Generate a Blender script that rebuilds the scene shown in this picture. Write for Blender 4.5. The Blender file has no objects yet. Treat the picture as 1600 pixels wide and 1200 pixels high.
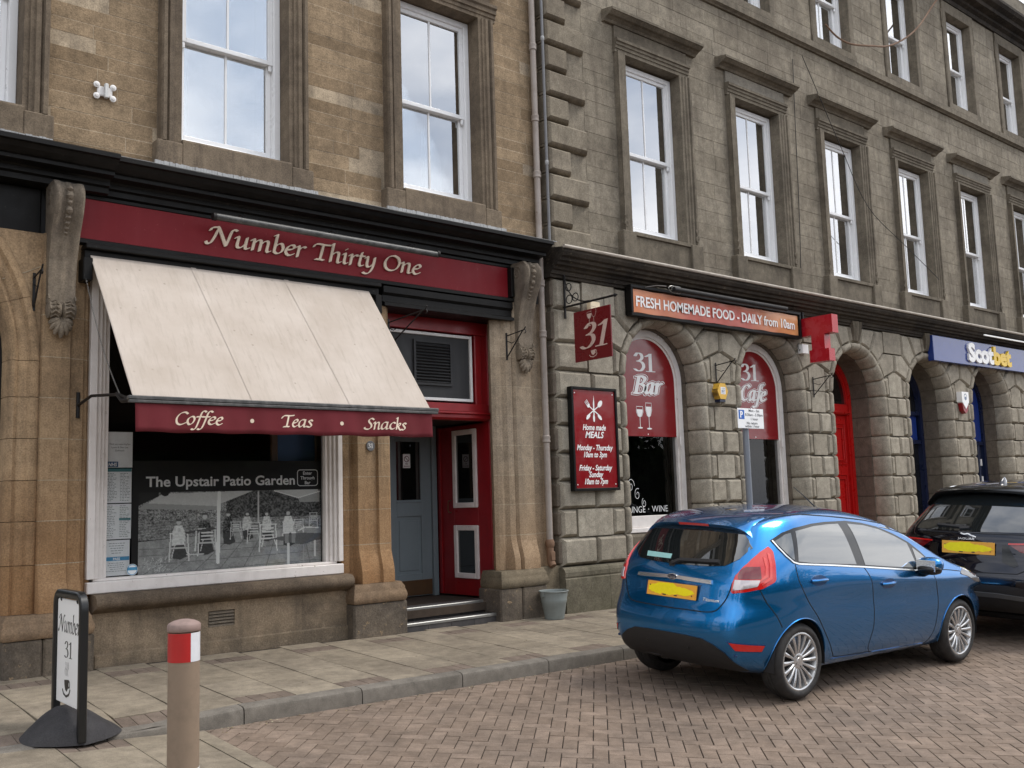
import bpy, math, random
from mathutils import Vector, Matrix
from mathutils.bvhtree import BVHTree
from mathutils.geometry import delaunay_2d_cdt
R_ = math.radians
rnd = random.Random(31)
scene = bpy.context.scene
col = scene.collection

# ---------------------------------------------------------------- camera
F_PX = 1532.0
CAM = Vector((0.0, 0.0, 1.60))
XR = Vector((0.76543052, 0.05108453, 0.64148772))
YR = Vector((-0.64278217, 0.10836752, 0.75834528))
ZR = Vector((-0.03077672, -0.99279749, 0.11578403))
cd = bpy.data.cameras.new('camera'); cam = bpy.data.objects.new('camera', cd); col.objects.link(cam)
cd.sensor_width = 36.0; cd.lens = F_PX / 1600.0 * 36.0; cd.clip_start = 0.05; cd.clip_end = 800
right = Vector((XR[0], YR[0], ZR[0])); down = Vector((XR[1], YR[1], ZR[1])); fwd = Vector((XR[2], YR[2], ZR[2]))
mw = Matrix((( right[0], -down[0], -fwd[0], CAM[0]), (right[1], -down[1], -fwd[1], CAM[1]), (right[2], -down[2], -fwd[2], CAM[2]), (0, 0, 0, 1)))
cam.matrix_world = mw
scene.camera = cam

# ---------------------------------------------------------------- light: bright overcast day, soft sun high on the street side
SUN_EL, SUN_AZ = 54.0, 0.0
sun_dir = Vector((0.85, -0.52, 0.0)).normalized()          # horizontal direction towards the sun
w = bpy.data.worlds.new('World'); scene.world = w; w.use_nodes = True
nt = w.node_tree; nt.nodes.clear()
out = nt.nodes.new('ShaderNodeOutputWorld'); bg = nt.nodes.new('ShaderNodeBackground')
sky = nt.nodes.new('ShaderNodeTexSky'); sky.sky_type = 'NISHITA'; sky.sun_disc = False
sky.sun_elevation = R_(SUN_EL); sky.sun_rotation = math.atan2(sun_dir.x, sun_dir.y); sky.air_density = 1.0; sky.dust_density = 2.5
tc = nt.nodes.new('ShaderNodeTexCoord')
mp = nt.nodes.new('ShaderNodeMapping'); mp.inputs['Scale'].default_value = (1.0, 1.0, 2.4)
nz = nt.nodes.new('ShaderNodeTexNoise'); nz.inputs['Scale'].default_value = 1.9; nz.inputs['Detail'].default_value = 7; nz.inputs['Roughness'].default_value = 0.55
rp = nt.nodes.new('ShaderNodeValToRGB')
rp.color_ramp.elements[0].position = 0.36; rp.color_ramp.elements[0].color = (4.6, 5.3, 6.6, 1)
rp.color_ramp.elements[1].position = 0.66; rp.color_ramp.elements[1].color = (12.0, 12.0, 12.2, 1)
rf = nt.nodes.new('ShaderNodeValToRGB')
rf.color_ramp.elements[0].position = 0.30; rf.color_ramp.elements[0].color = (0.93, 0.93, 0.93, 1)
rf.color_ramp.elements[1].position = 0.50; rf.color_ramp.elements[1].color = (1, 1, 1, 1)
mx = nt.nodes.new('ShaderNodeMix'); mx.data_type = 'RGBA'
L = nt.links.new
L(tc.outputs['Generated'], mp.inputs['Vector']); L(mp.outputs[0], nz.inputs['Vector'])
L(nz.outputs['Fac'], rp.inputs['Fac']); L(nz.outputs['Fac'], rf.inputs['Fac'])
L(rf.outputs['Color'], mx.inputs['Factor']); L(sky.outputs[0], mx.inputs[6]); L(rp.outputs['Color'], mx.inputs[7])
L(mx.outputs[2], bg.inputs['Color']); bg.inputs['Strength'].default_value = 0.125
L(bg.outputs[0], out.inputs['Surface'])
sd = bpy.data.lights.new('sun', 'SUN'); sd.energy = 1.6; sd.angle = R_(24); sd.color = (1.0, 0.95, 0.88)
so = bpy.data.objects.new('sun', sd); col.objects.link(so)
sv = Vector((sun_dir.x * math.cos(R_(SUN_EL)), sun_dir.y * math.cos(R_(SUN_EL)), math.sin(R_(SUN_EL))))
so.rotation_euler = sv.to_track_quat('Z', 'Y').to_euler(); so.location = sv * 60
scene.view_settings.view_transform = 'Standard'; scene.view_settings.look = 'None'
scene.view_settings.gamma = 1.0; scene.view_settings.use_curve_mapping = False
scene.view_settings.exposure = 0.42
scene.render.engine = 'CYCLES'
scene.cycles.max_bounces = 8

# ---------------------------------------------------------------- node material helpers
def _n(nt, t, **k):
    n = nt.nodes.new(t)
    for a, b in k.items():
        setattr(n, a, b)
    return n
def new_mat(name):
    m = bpy.data.materials.new(name); m.use_nodes = True
    nt = m.node_tree; nt.nodes.clear()
    o = _n(nt, 'ShaderNodeOutputMaterial'); b = _n(nt, 'ShaderNodeBsdfPrincipled')
    nt.links.new(b.outputs[0], o.inputs['Surface'])
    return m, nt, b
def geo_pos(nt):
    return _n(nt, 'ShaderNodeNewGeometry').outputs['Position']
def noise(nt, vec, scale, detail=4, rough=0.55, sc3=None):
    if sc3:
        mp = _n(nt, 'ShaderNodeMapping'); mp.inputs['Scale'].default_value = sc3
        nt.links.new(vec, mp.inputs['Vector']); vec = mp.outputs[0]
    n = _n(nt, 'ShaderNodeTexNoise'); n.inputs['Scale'].default_value = scale
    n.inputs['Detail'].default_value = detail; n.inputs['Roughness'].default_value = rough
    nt.links.new(vec, n.inputs['Vector']); return n.outputs['Fac']
def ramp(nt, fac, stops):
    r = _n(nt, 'ShaderNodeValToRGB'); e = r.color_ramp.elements
    while len(e) < len(stops): e.new(0.5)
    for el, (p, c) in zip(e, stops):
        el.position = p; el.color = c if len(c) == 4 else (*c, 1)
    nt.links.new(fac, r.inputs['Fac']); return r.outputs['Color']
def g3(v): return (v, v, v)
def mixc(nt, fac, a, b, mode='MIX'):
    m = _n(nt, 'ShaderNodeMix', data_type='RGBA', blend_type=mode)
    for i, v in ((0, fac), (6, a), (7, b)):
        if isinstance(v, (int, float)): m.inputs[i].default_value = v if i == 0 else (v, v, v, 1)
        elif isinstance(v, tuple): m.inputs[i].default_value = v if len(v) == 4 else (*v, 1)
        else: nt.links.new(v, m.inputs[i])
    return m.outputs[2]
def math_(nt, op, a, b=0.0):
    m = _n(nt, 'ShaderNodeMath', operation=op)
    for i, v in ((0, a), (1, b)):
        if isinstance(v, (int, float)): m.inputs[i].default_value = v
        else: nt.links.new(v, m.inputs[i])
    return m.outputs[0]
def bump(nt, b, h, strength=0.3, dist=0.01):
    n = _n(nt, 'ShaderNodeBump'); n.inputs['Strength'].default_value = strength; n.inputs['Distance'].default_value = dist
    nt.links.new(h, n.inputs['Height']); nt.links.new(n.outputs[0], b.inputs['Normal']); return n
def piece_random(nt):
    """per-object random plus the per-piece 'rnd' attribute of joined pieces, wrapped to 0..1"""
    oi = _n(nt, 'ShaderNodeObjectInfo'); at = _n(nt, 'ShaderNodeAttribute', attribute_name='rnd')
    return math_(nt, 'FRACT', math_(nt, 'ADD', oi.outputs['Random'], at.outputs['Fac']))
def stone(name, dark, mid, light, var=0.5, stain=(0.05, 0.045, 0.04), stain_amt=0.35, streak=0.25, fine=70, bumpd=0.006, rough=0.92, tooling=None, low=None, lich=None):
    m, nt, b = new_mat(name); P = geo_pos(nt); r = piece_random(nt)
    base = ramp(nt, r, [(0.0, dark), (0.5, mid), (1.0, light)])
    base = mixc(nt, 1 - var, base, mid)
    big = noise(nt, P, 1.3, 5, 0.6)
    base = mixc(nt, math_(nt, 'MULTIPLY', ramp(nt, big, [(0.42, g3(0)), (0.66, g3(1))]), stain_amt), base, stain, 'MIX')
    sm = noise(nt, P, 9, 6, 0.65)
    base = mixc(nt, 0.55, base, ramp(nt, sm, [(0.28, g3(0.50)), (0.72, g3(1.45))]), 'MULTIPLY')
    vs = noise(nt, P, 3.0, 5, 0.6, (3.2, 3.2, 0.28))
    base = mixc(nt, math_(nt, 'MULTIPLY', ramp(nt, vs, [(0.5, g3(0)), (0.7, g3(1))]), streak), base, stain, 'MIX')
    if low:                                          # (z0, z1, colour, amount): damp, warm or green band that belongs to the stone near the ground
        sp = _n(nt, 'ShaderNodeSeparateXYZ'); nt.links.new(P, sp.inputs[0])
        zz = math_(nt, 'ADD', sp.outputs['Z'], math_(nt, 'MULTIPLY', math_(nt, 'SUBTRACT', noise(nt, P, 2.2, 4), 0.5), 1.0))
        mr = _n(nt, 'ShaderNodeMapRange'); mr.inputs[1].default_value = low[0]; mr.inputs[2].default_value = low[1]; mr.inputs[3].default_value = 1; mr.inputs[4].default_value = 0
        nt.links.new(zz, mr.inputs[0])
        base = mixc(nt, math_(nt, 'MULTIPLY', mr.outputs[0], low[3]), base, low[2], 'MIX')
    if lich:
        ln = noise(nt, P, 14, 6, 0.7)
        base = mixc(nt, math_(nt, 'MULTIPLY', ramp(nt, ln, [(0.60, g3(0)), (0.66, g3(1))]), lich[1]), base, lich[0], 'MIX')
    fn = noise(nt, P, fine, 3, 0.7)
    base = mixc(nt, 0.60, base, ramp(nt, fn, [(0.30, g3(0.52)), (0.70, g3(1.5))]), 'MULTIPLY')
    nt.links.new(base, b.inputs['Base Color']); b.inputs['Roughness'].default_value = rough
    b.inputs['Specular IOR Level'].default_value = 0.25
    h = math_(nt, 'ADD', math_(nt, 'MULTIPLY', sm, 1.0), math_(nt, 'MULTIPLY', fn, 0.45))
    if tooling:
        tl = noise(nt, P, tooling, 2, 0.5, (1.0, 1.0, 3.0))
        h = math_(nt, 'ADD', h, math_(nt, 'MULTIPLY', tl, 0.8))
    bump(nt, b, h, 0.7, bumpd)
    return m
def paint(name, c, rough=0.45, wear=0.25, dirt=(0.08, 0.07, 0.06), scale=6, spec=0.5, bumpd=0.0015, coat=0.0, chips=None):
    m, nt, b = new_mat(name); P = geo_pos(nt)
    n1 = noise(nt, P, scale, 6, 0.65); n2 = noise(nt, P, 3.0, 5, 0.6, (3, 3, 0.3))
    base = mixc(nt, math_(nt, 'MULTIPLY', ramp(nt, n1, [(0.45, g3(0)), (0.75, g3(1))]), wear), c, dirt)
    base = mixc(nt, math_(nt, 'MULTIPLY', ramp(nt, n2, [(0.5, g3(0)), (0.75, g3(1))]), wear * 0.7), base, dirt)
    if chips:
        ch = noise(nt, P, 22, 6, 0.7)
        base = mixc(nt, ramp(nt, ch, [(0.66, g3(0)), (0.68, g3(1))]), base, chips)
    nt.links.new(base, b.inputs['Base Color'])
    nt.links.new(ramp(nt, n1, [(0.3, g3(max(0.02, rough - 0.08))), (0.75, g3(min(1, rough + 0.15)))]), b.inputs['Roughness'])
    b.inputs['Specular IOR Level'].default_value = spec; b.inputs['Coat Weight'].default_value = coat; b.inputs['Coat Roughness'].default_value = 0.06
    bump(nt, b, noise(nt, P, 40, 4, 0.6), 0.4, bumpd)
    return m
def plain(name, c, rough=0.5, metal=0.0, spec=0.5, coat=0.0, emit=None):
    m, nt, b = new_mat(name); P = geo_pos(nt)
    n1 = noise(nt, P, 25, 4, 0.6)
    nt.links.new(mixc(nt, 0.25, c, ramp(nt, n1, [(0.3, g3(0.8)), (0.7, g3(1.15))]), 'MULTIPLY'), b.inputs['Base Color'])
    b.inputs['Roughness'].default_value = rough; b.inputs['Metallic'].default_value = metal
    b.inputs['Specular IOR Level'].default_value = spec; b.inputs['Coat Weight'].default_value = coat; b.inputs['Coat Roughness'].default_value = 0.03
    return m
def glass(name, refl=0.35, fk=1.8, tint=(0.9, 0.93, 0.92), rough=0.0, wobble=0.0012, body=None):
    """window glass: clear pane plus the strong reflection of a double glazed, slightly wavy sheet"""
    m = bpy.data.materials.new(name); m.use_nodes = True; nt = m.node_tree; nt.nodes.clear()
    o = _n(nt, 'ShaderNodeOutputMaterial'); ms = _n(nt, 'ShaderNodeMixShader'); g = _n(nt, 'ShaderNodeBsdfGlossy')
    if body:
        t = _n(nt, 'ShaderNodeBsdfDiffuse'); t.inputs['Color'].default_value = (*body, 1)
    else:
        t = _n(nt, 'ShaderNodeBsdfTransparent'); t.inputs['Color'].default_value = (*tint, 1)
    g.inputs['Color'].default_value = (1, 1, 1, 1); g.inputs['Roughness'].default_value = rough
    fr = _n(nt, 'ShaderNodeFresnel'); fr.inputs['IOR'].default_value = 1.5
    f = math_(nt, 'MINIMUM', math_(nt, 'ADD', math_(nt, 'MULTIPLY', fr.outputs[0], fk), refl), 1.0)
    bp = _n(nt, 'ShaderNodeBump'); bp.inputs['Strength'].default_value = 0.5; bp.inputs['Distance'].default_value = wobble
    nt.links.new(noise(nt, geo_pos(nt), 2.3, 1, 0.4), bp.inputs['Height']); nt.links.new(bp.outputs[0], g.inputs['Normal'])
    nt.links.new(f, ms.inputs[0]); nt.links.new(t.outputs[0], ms.inputs[1]); nt.links.new(g.outputs[0], ms.inputs[2]); nt.links.new(ms.outputs[0], o.inputs['Surface'])
    return m

M = {}
# left building: warm brown sandstone; ground floor pilasters warmer and stained
M['sandstone'] = stone('brown_sandstone', (0.19, 0.133, 0.078), (0.28, 0.202, 0.124), (0.335, 0.247, 0.155), var=0.75, stain=(0.135, 0.098, 0.062), stain_amt=0.45, streak=0.3, tooling=34)
M['sandstone_trim'] = stone('weathered_sandstone_trim', (0.15, 0.115, 0.08), (0.18, 0.14, 0.098), (0.21, 0.163, 0.115), stain=(0.075, 0.058, 0.044), stain_amt=0.55, streak=0.5)
M['pilaster'] = stone('warm_sandstone', (0.26, 0.17, 0.095), (0.36, 0.248, 0.145), (0.44, 0.315, 0.195), stain=(0.13, 0.092, 0.06), stain_amt=0.6, streak=0.5, low=(0.4, 2.2, (0.33, 0.17, 0.07), 0.8), bumpd=0.008)
M['pilaster_grey'] = stone('buff_sandstone', (0.27, 0.208, 0.143), (0.33, 0.258, 0.18), (0.39, 0.31, 0.225), stain=(0.16, 0.13, 0.10), stain_amt=0.5, streak=0.4, low=(0.5, 2.1, (0.30, 0.18, 0.09), 0.7), bumpd=0.008)
M['plinth'] = stone('dark_stained_plinth_stone', (0.12, 0.097, 0.073), (0.145, 0.117, 0.088), (0.17, 0.137, 0.10), stain=(0.06, 0.052, 0.045), stain_amt=0.8, streak=0.3, lich=((0.34, 0.24, 0.14), 0.8), bumpd=0.012)
M['riser'] = stone('stained_render_wall', (0.26, 0.195, 0.13), (0.29, 0.22, 0.148), (0.32, 0.243, 0.165), stain=(0.10, 0.08, 0.06), stain_amt=0.75, streak=0.45, lich=((0.34, 0.27, 0.19), 0.45), low=(0.1, 0.45, (0.085, 0.07, 0.052), 0.6), bumpd=0.012)
M['sillstone'] = stone('brown_sill_stone', (0.15, 0.112, 0.078), (0.17, 0.127, 0.088), (0.19, 0.14, 0.098), stain=(0.04, 0.034, 0.028), stain_amt=0.5, streak=0.15)
M['bracket'] = stone('carved_bracket_stone', (0.19, 0.155, 0.115), (0.215, 0.175, 0.13), (0.24, 0.197, 0.146), stain=(0.09, 0.075, 0.062), stain_amt=0.55, streak=0.55)
M['mortar_pale'] = stone('pale_lime_mortar', (0.40, 0.33, 0.23), (0.42, 0.35, 0.25), (0.45, 0.38, 0.27), stain_amt=0.3, streak=0.2)
M['base_stone'] = stone('brown_base_moulding_stone', (0.23, 0.155, 0.093), (0.265, 0.18, 0.11), (0.30, 0.205, 0.127), stain=(0.11, 0.082, 0.06), stain_amt=0.6, streak=0.3, bumpd=0.01)
M['base_stone_grey'] = stone('green_grey_base_moulding', (0.17, 0.135, 0.09), (0.19, 0.152, 0.102), (0.21, 0.17, 0.115), stain=(0.085, 0.075, 0.05), stain_amt=0.7, streak=0.3, bumpd=0.01)
M['mortar'] = stone('pale_mortar', (0.40, 0.315, 0.215), (0.43, 0.34, 0.235), (0.46, 0.37, 0.26), stain_amt=0.5, streak=0.3)
# right building: grey brown sandstone
M['grey_ashlar'] = stone('grey_brown_ashlar', (0.20, 0.172, 0.128), (0.24, 0.207, 0.157), (0.28, 0.245, 0.19), var=0.6, stain=(0.115, 0.095, 0.072), stain_amt=0.6, streak=0.55, lich=((0.27, 0.235, 0.17), 0.25))
M['grey_rustic'] = stone('grey_rusticated_stone', (0.285, 0.25, 0.195), (0.34, 0.302, 0.238), (0.39, 0.35, 0.28), var=0.7, stain=(0.15, 0.128, 0.10), stain_amt=0.4, streak=0.35, bumpd=0.007, lich=((0.33, 0.30, 0.24), 0.25), low=(0.5, 1.0, (0.13, 0.12, 0.085), 0.45))
M['grey_trim'] = stone('dark_grey_brown_trim', (0.155, 0.131, 0.097), (0.178, 0.151, 0.113), (0.20, 0.17, 0.129), stain=(0.07, 0.058, 0.044), stain_amt=0.6, streak=0.45, lich=((0.24, 0.20, 0.15), 0.4))
M['grey_core'] = stone('grey_mortar_bed', (0.21, 0.182, 0.138), (0.23, 0.20, 0.152), (0.25, 0.218, 0.168), stain_amt=0.5)
M['soot'] = stone('soot_blackened_cornice', (0.045, 0.036, 0.028), (0.06, 0.048, 0.036), (0.08, 0.065, 0.05), stain=(0.015, 0.013, 0.012), stain_amt=0.8, streak=0.3, lich=((0.17, 0.14, 0.10), 0.55), bumpd=0.014)
M['reveal'] = stone('shade_toned_reveal_stone', (0.13, 0.105, 0.08), (0.155, 0.126, 0.096), (0.18, 0.147, 0.113), stain_amt=0.35, lich=((0.2, 0.17, 0.13), 0.25))  # arch reveals and corner returns: their shade is put into this darker colour
M['white_paint'] = paint('white_window_paint', (0.74, 0.72, 0.70), 0.4, 0.18, (0.35, 0.33, 0.3))
M['old_white'] = paint('old_white_frame_paint', (0.80, 0.75, 0.71), 0.5, 0.25, (0.34, 0.29, 0.25), chips=(0.30, 0.24, 0.18))
M['upvc'] = paint('white_window_frame', (0.80, 0.80, 0.80), 0.3, 0.08, (0.45, 0.45, 0.43))
M['black_paint'] = paint('glossy_black_fascia_paint', (0.007, 0.0065, 0.006), 0.42, 0.35, (0.022, 0.02, 0.018), chips=(0.045, 0.04, 0.034), spec=0.16)
M['iron'] = paint('black_iron', (0.010, 0.009, 0.009), 0.55, 0.3, (0.04, 0.028, 0.022), spec=0.3)
M['steel_dark'] = paint('dull_dark_metal_tube', (0.05, 0.05, 0.048), 0.38, 0.5, (0.20, 0.19, 0.18), scale=14)
M['red_fascia'] = paint('weathered_crimson_fascia', (0.185, 0.008, 0.013), 0.45, 0.30, (0.26, 0.035, 0.04), scale=3.2, chips=(0.26, 0.05, 0.05), spec=0.2)
M['red_paint'] = paint('worn_crimson_door_paint', (0.27, 0.008, 0.012), 0.34, 0.35, (0.07, 0.006, 0.008), scale=5)
M['red_sign'] = paint('dark_red_sign_panel', (0.235, 0.010, 0.014), 0.14, 0.12, (0.26, 0.03, 0.03), spec=0.6)
M['red_hang'] = paint('dull_maroon_sign_panel', (0.15, 0.008, 0.011), 0.3, 0.2, (0.18, 0.02, 0.02))
M['bright_red'] = paint('bright_red_door_paint', (0.50, 0.009, 0.008), 0.3, 0.15, (0.25, 0.01, 0.01))
M['plastic_red'] = paint('faded_red_plastic', (0.42, 0.010, 0.018), 0.25, 0.4, (0.50, 0.08, 0.10))
M['valance'] = paint('maroon_valance_cloth', (0.145, 0.022, 0.028), 0.85, 0.4, (0.10, 0.028, 0.028), scale=2.2, spec=0.2)
M['cream'] = paint('cream_letter_paint', (0.74, 0.60, 0.46), 0.5, 0.15, (0.45, 0.35, 0.26))
M['white_print'] = paint('white_print', (0.90, 0.89, 0.87), 0.4, 0.04, (0.5, 0.48, 0.46))
M['grey_print'] = paint('pale_grey_print', (0.80, 0.81, 0.80), 0.4, 0.04, (0.6, 0.6, 0.6))
M['dark_print'] = paint('black_print', (0.015, 0.014, 0.014), 0.4, 0.05)
M['blue_door'] = paint('slate_blue_door_paint', (0.20, 0.245, 0.26), 0.35, 0.2, (0.12, 0.15, 0.16))
M['navy'] = paint('navy_paint', (0.007, 0.013, 0.045), 0.3, 0.15, (0.02, 0.025, 0.05))
M['blue_sign'] = paint('glossy_blue_sign_panel', (0.012, 0.035, 0.20), 0.12, 0.1, (0.02, 0.05, 0.22), spec=0.7)
M['yellow'] = plain('yellow_letter_plastic', (0.80, 0.52, 0.01), 0.35)
M['black_board'] = paint('matt_black_board', (0.022, 0.022, 0.023), 0.6, 0.3, (0.06, 0.058, 0.055))
M['brass'] = paint('dull_brass_plate', (0.10, 0.055, 0.025), 0.35, 0.4, (0.05, 0.03, 0.02))
M['aluminium'] = plain('aluminium_nosing', (0.5, 0.5, 0.48), 0.4, 0.9)
M['gutter_pale'] = paint('pale_gutter_paint', (0.42, 0.37, 0.31), 0.6, 0.5, (0.2, 0.16, 0.12))
M['pipe_grey'] = paint('grey_drainpipe_paint', (0.33, 0.285, 0.25), 0.5, 0.5, (0.18, 0.13, 0.10), chips=(0.12, 0.06, 0.035))
M['pipe_dark'] = paint('dark_grey_conduit', (0.16, 0.16, 0.165), 0.45, 0.3)
M['rust'] = paint('rusty_cast_iron', (0.19, 0.11, 0.065), 0.8, 0.6, (0.09, 0.045, 0.025), chips=(0.28, 0.20, 0.14))
M['lead'] = paint('weathered_lead_flashing', (0.36, 0.36, 0.36), 0.6, 0.6, (0.16, 0.16, 0.15), scale=12)
M['zinc'] = paint('dull_galvanised_zinc', (0.22, 0.245, 0.235), 0.42, 0.5, (0.13, 0.14, 0.13), scale=9)
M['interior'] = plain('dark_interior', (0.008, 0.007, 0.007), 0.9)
M['interior_warm'] = plain('dim_brown_interior', (0.03, 0.022, 0.016), 0.9)
M['blind'] = plain('white_blind', (0.62, 0.62, 0.60), 0.8)
M['blind_tan'] = plain('tan_blind', (0.22, 0.16, 0.08), 0.8)
M['curtain'] = plain('white_curtain', (0.66, 0.68, 0.70), 0.9)
M['pane'] = glass('sky_reflecting_window_glass', 0.40)
M['pane_clear'] = glass('shop_window_glass', -0.015, 0.9, wobble=0.0006, tint=(0.99, 0.99, 0.99))
M['pane_dark'] = glass('dark_door_glass', 0.02, body=(0.006, 0.006, 0.006))
M['kerb'] = stone('grey_concrete_kerb', (0.155, 0.138, 0.115), (0.18, 0.16, 0.135), (0.205, 0.185, 0.157), stain=(0.085, 0.075, 0.062), stain_amt=0.5, streak=0.0, fine=160, bumpd=0.004)
M['flag'] = stone('buff_concrete_flag', (0.21, 0.175, 0.128), (0.262, 0.220, 0.163), (0.30, 0.254, 0.192), stain=(0.125, 0.102, 0.078), stain_amt=0.6, streak=0.0, fine=170, bumpd=0.004, lich=((0.36, 0.32, 0.26), 0.15))
M['brick_pave'] = stone('brown_paving_brick', (0.14, 0.108, 0.085), (0.17, 0.132, 0.104), (0.20, 0.156, 0.125), stain=(0.12, 0.09, 0.072), stain_amt=0.4, streak=0.0, fine=150, bumpd=0.004)
M['paver'] = stone('pink_brown_block_paver', (0.170, 0.125, 0.093), (0.215, 0.161, 0.122), (0.26, 0.197, 0.152), var=0.65, stain=(0.12, 0.095, 0.077), stain_amt=0.5, streak=0.0, fine=150, bumpd=0.0035, lich=((0.33, 0.28, 0.23), 0.15))
M['sand_joint'] = stone('dark_joint_sand', (0.030, 0.023, 0.018), (0.038, 0.03, 0.024), (0.05, 0.04, 0.03), stain_amt=0.3, streak=0.0, lich=((0.10, 0.085, 0.05), 0.25))
M['asphalt'] = stone('asphalt', (0.04, 0.04, 0.04), (0.05, 0.05, 0.05), (0.06, 0.06, 0.06), streak=0)
M['tile_dark'] = paint('dark_slate_tile', (0.065, 0.06, 0.06), 0.45, 0.4, (0.13, 0.115, 0.10), scale=7)
M['mat_brown'] = stone('brown_doormat', (0.05, 0.035, 0.024), (0.06, 0.042, 0.03), (0.07, 0.05, 0.035), fine=300, streak=0)

# ---------------------------------------------------------------- mesh helpers
class MB:
    def __init__(s): s.v = []; s.f = []; s.r = []; s.m = []; s.cur = 0
    def add(s, vs, fs, r=0.0, m=None):
        o = len(s.v); s.v += [tuple(p) for p in vs]
        for f in fs: s.f.append(tuple(i + o for i in f)); s.r.append(r); s.m.append(s.cur if m is None else m)
        return s
    def box(s, x0, x1, y0, y1, z0, z1, c=0.0, r=0.0):
        if c <= 0:
            return s.add([(x0,y0,z0),(x1,y0,z0),(x1,y1,z0),(x0,y1,z0),(x0,y0,z1),(x1,y0,z1),(x1,y1,z1),(x0,y1,z1)],
                  [(0,3,2,1),(4,5,6,7),(0,1,5,4),(1,2,6,5),(2,3,7,6),(3,0,4,7)], r)
        xs, ys, zs = (x0, x1), (y0, y1), (z0, z1); V = []; idx = {}
        sg = (1, -1)
        for i in (0, 1):
            for j in (0, 1):
                for k in (0, 1):
                    for a in range(3):
                        p = [xs[i], ys[j], zs[k]]
                        for b in range(3):
                            if b != a: p[b] += c * sg[(i, j, k)[b]]
                        idx[(i, j, k, a)] = len(V); V.append(tuple(p))
        F = []
        for a in range(3):
            for e in (0, 1):
                q = []
                o2 = [b for b in range(3) if b != a]
                for (p_, q_) in ((0,0),(1,0),(1,1),(0,1)):
                    key = [0,0,0]; key[a] = e; key[o2[0]] = p_; key[o2[1]] = q_
                    q.append(idx[(key[0], key[1], key[2], a)])
                F.append(q)
        for a in range(3):
            o2 = [b for b in range(3) if b != a]
            for p_ in (0,1):
                for q_ in (0,1):
                    q = []
                    for e, order in ((0, (o2[0], o2[1])), (1, (o2[1], o2[0]))):
                        for fa in order:
                            key = [0,0,0]; key[a] = e; key[o2[0]] = p_; key[o2[1]] = q_
                            q.append(idx[(key[0], key[1], key[2], fa)])
                    F.append(q)
        for i in (0, 1):
            for j in (0, 1):
                for k in (0, 1): F.append([idx[(i, j, k, a)] for a in range(3)])
        cen = Vector(((x0+x1)/2, (y0+y1)/2, (z0+z1)/2)); G = []
        for q in F:
            a, b_, c_ = Vector(V[q[0]]), Vector(V[q[1]]), Vector(V[q[2]])
            n = (b_-a).cross(c_-a); mid = sum((Vector(V[i]) for i in q), Vector()) / len(q)
            G.append(tuple(q) if n.dot(mid - cen) > 0 else tuple(reversed(q)))
        return s.add(V, G, r)
    def sweep_x(s, prof, x0, x1, r=0.0, cap=True):
        """closed (y,z) profile swept along x"""
        n = len(prof); V = [(x0, y, z) for y, z in prof] + [(x1, y, z) for y, z in prof]
        A = sum(prof[i][0]*prof[(i+1)%n][1] - prof[(i+1)%n][0]*prof[i][1] for i in range(n))
        F = [((i, i+n, (i+1)%n+n, (i+1)%n) if A > 0 else (i, (i+1)%n, (i+1)%n+n, i+n)) for i in range(n)]
        F = [tuple(reversed(f)) for f in F]
        if cap: F += [tuple(range(n-1, -1, -1)) if A > 0 else tuple(range(n)), tuple(range(n, 2*n)) if A > 0 else tuple(range(2*n-1, n-1, -1))]
        return s.add(V, F, r)
    def sweep_z(s, prof, z0, z1, r=0.0, c=0.0, cen=None):
        """closed (x,y) profile swept up; optional small chamfer by scaling to the centroid"""
        n = len(prof)
        A = sum(prof[i][0]*prof[(i+1)%n][1] - prof[(i+1)%n][0]*prof[i][1] for i in range(n))
        if A < 0: prof = prof[::-1]
        cx = sum(p[0] for p in prof)/n; cy = sum(p[1] for p in prof)/n
        lv = [(z0, 0)] + ([(z0 + c, 1)] if c else []) + ([(z1 - c, 1)] if c else []) + [(z1, 0 if c else 1)]
        V = []
        for z, full in lv:
            for x, y in prof:
                if full or not c: V.append((x, y, z))
                else: V.append((x + (cx-x)*min(1, c*1.2/max(1e-6, abs(x-cx)+abs(y-cy))), y + (cy-y)*0 + c*0.6*(1 if y < cy else 0), z))
        F = []
        for k in range(len(lv)-1):
            for i in range(n): F.append((k*n+i, k*n+(i+1)%n, (k+1)*n+(i+1)%n, (k+1)*n+i))
        F += [tuple(range(n-1, -1, -1)), tuple(range((len(lv)-1)*n, len(lv)*n))]
        return s.add(V, F, r)
    def tube(s, pts, rad, seg=8, cap=True, r=0.0, closed=False):
        pts = [Vector(p) for p in pts]; n = len(pts); V = []; F = []
        rads = rad if isinstance(rad, (list, tuple)) else [rad]*n
        up = None
        for i, p in enumerate(pts):
            t = (pts[(i+1) % n] - pts[i-1]) if closed else (pts[min(i+1, n-1)] - pts[max(i-1, 0)])
            t.normalize()
            if up is None: up = t.orthogonal().normalized()
            up = (up - t*up.dot(t)); up = up.normalized() if up.length > 1e-6 else t.orthogonal().normalized()
            sd_ = t.cross(up)
            for k in range(seg):
                a = 2*math.pi*k/seg; V.append(p + (up*math.cos(a) + sd_*math.sin(a))*rads[i])
        m = n if closed else n-1
        for i in range(m):
            for k in range(seg):
                a = i*seg+k; b = i*seg+(k+1)%seg; c = ((i+1)%n)*seg+(k+1)%seg; d = ((i+1)%n)*seg+k
                F.append((a, b, c, d))
        if cap and not closed: F += [tuple(range(seg-1, -1, -1)), tuple(range((n-1)*seg, n*seg))]
        return s.add(V, F, r)
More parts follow.
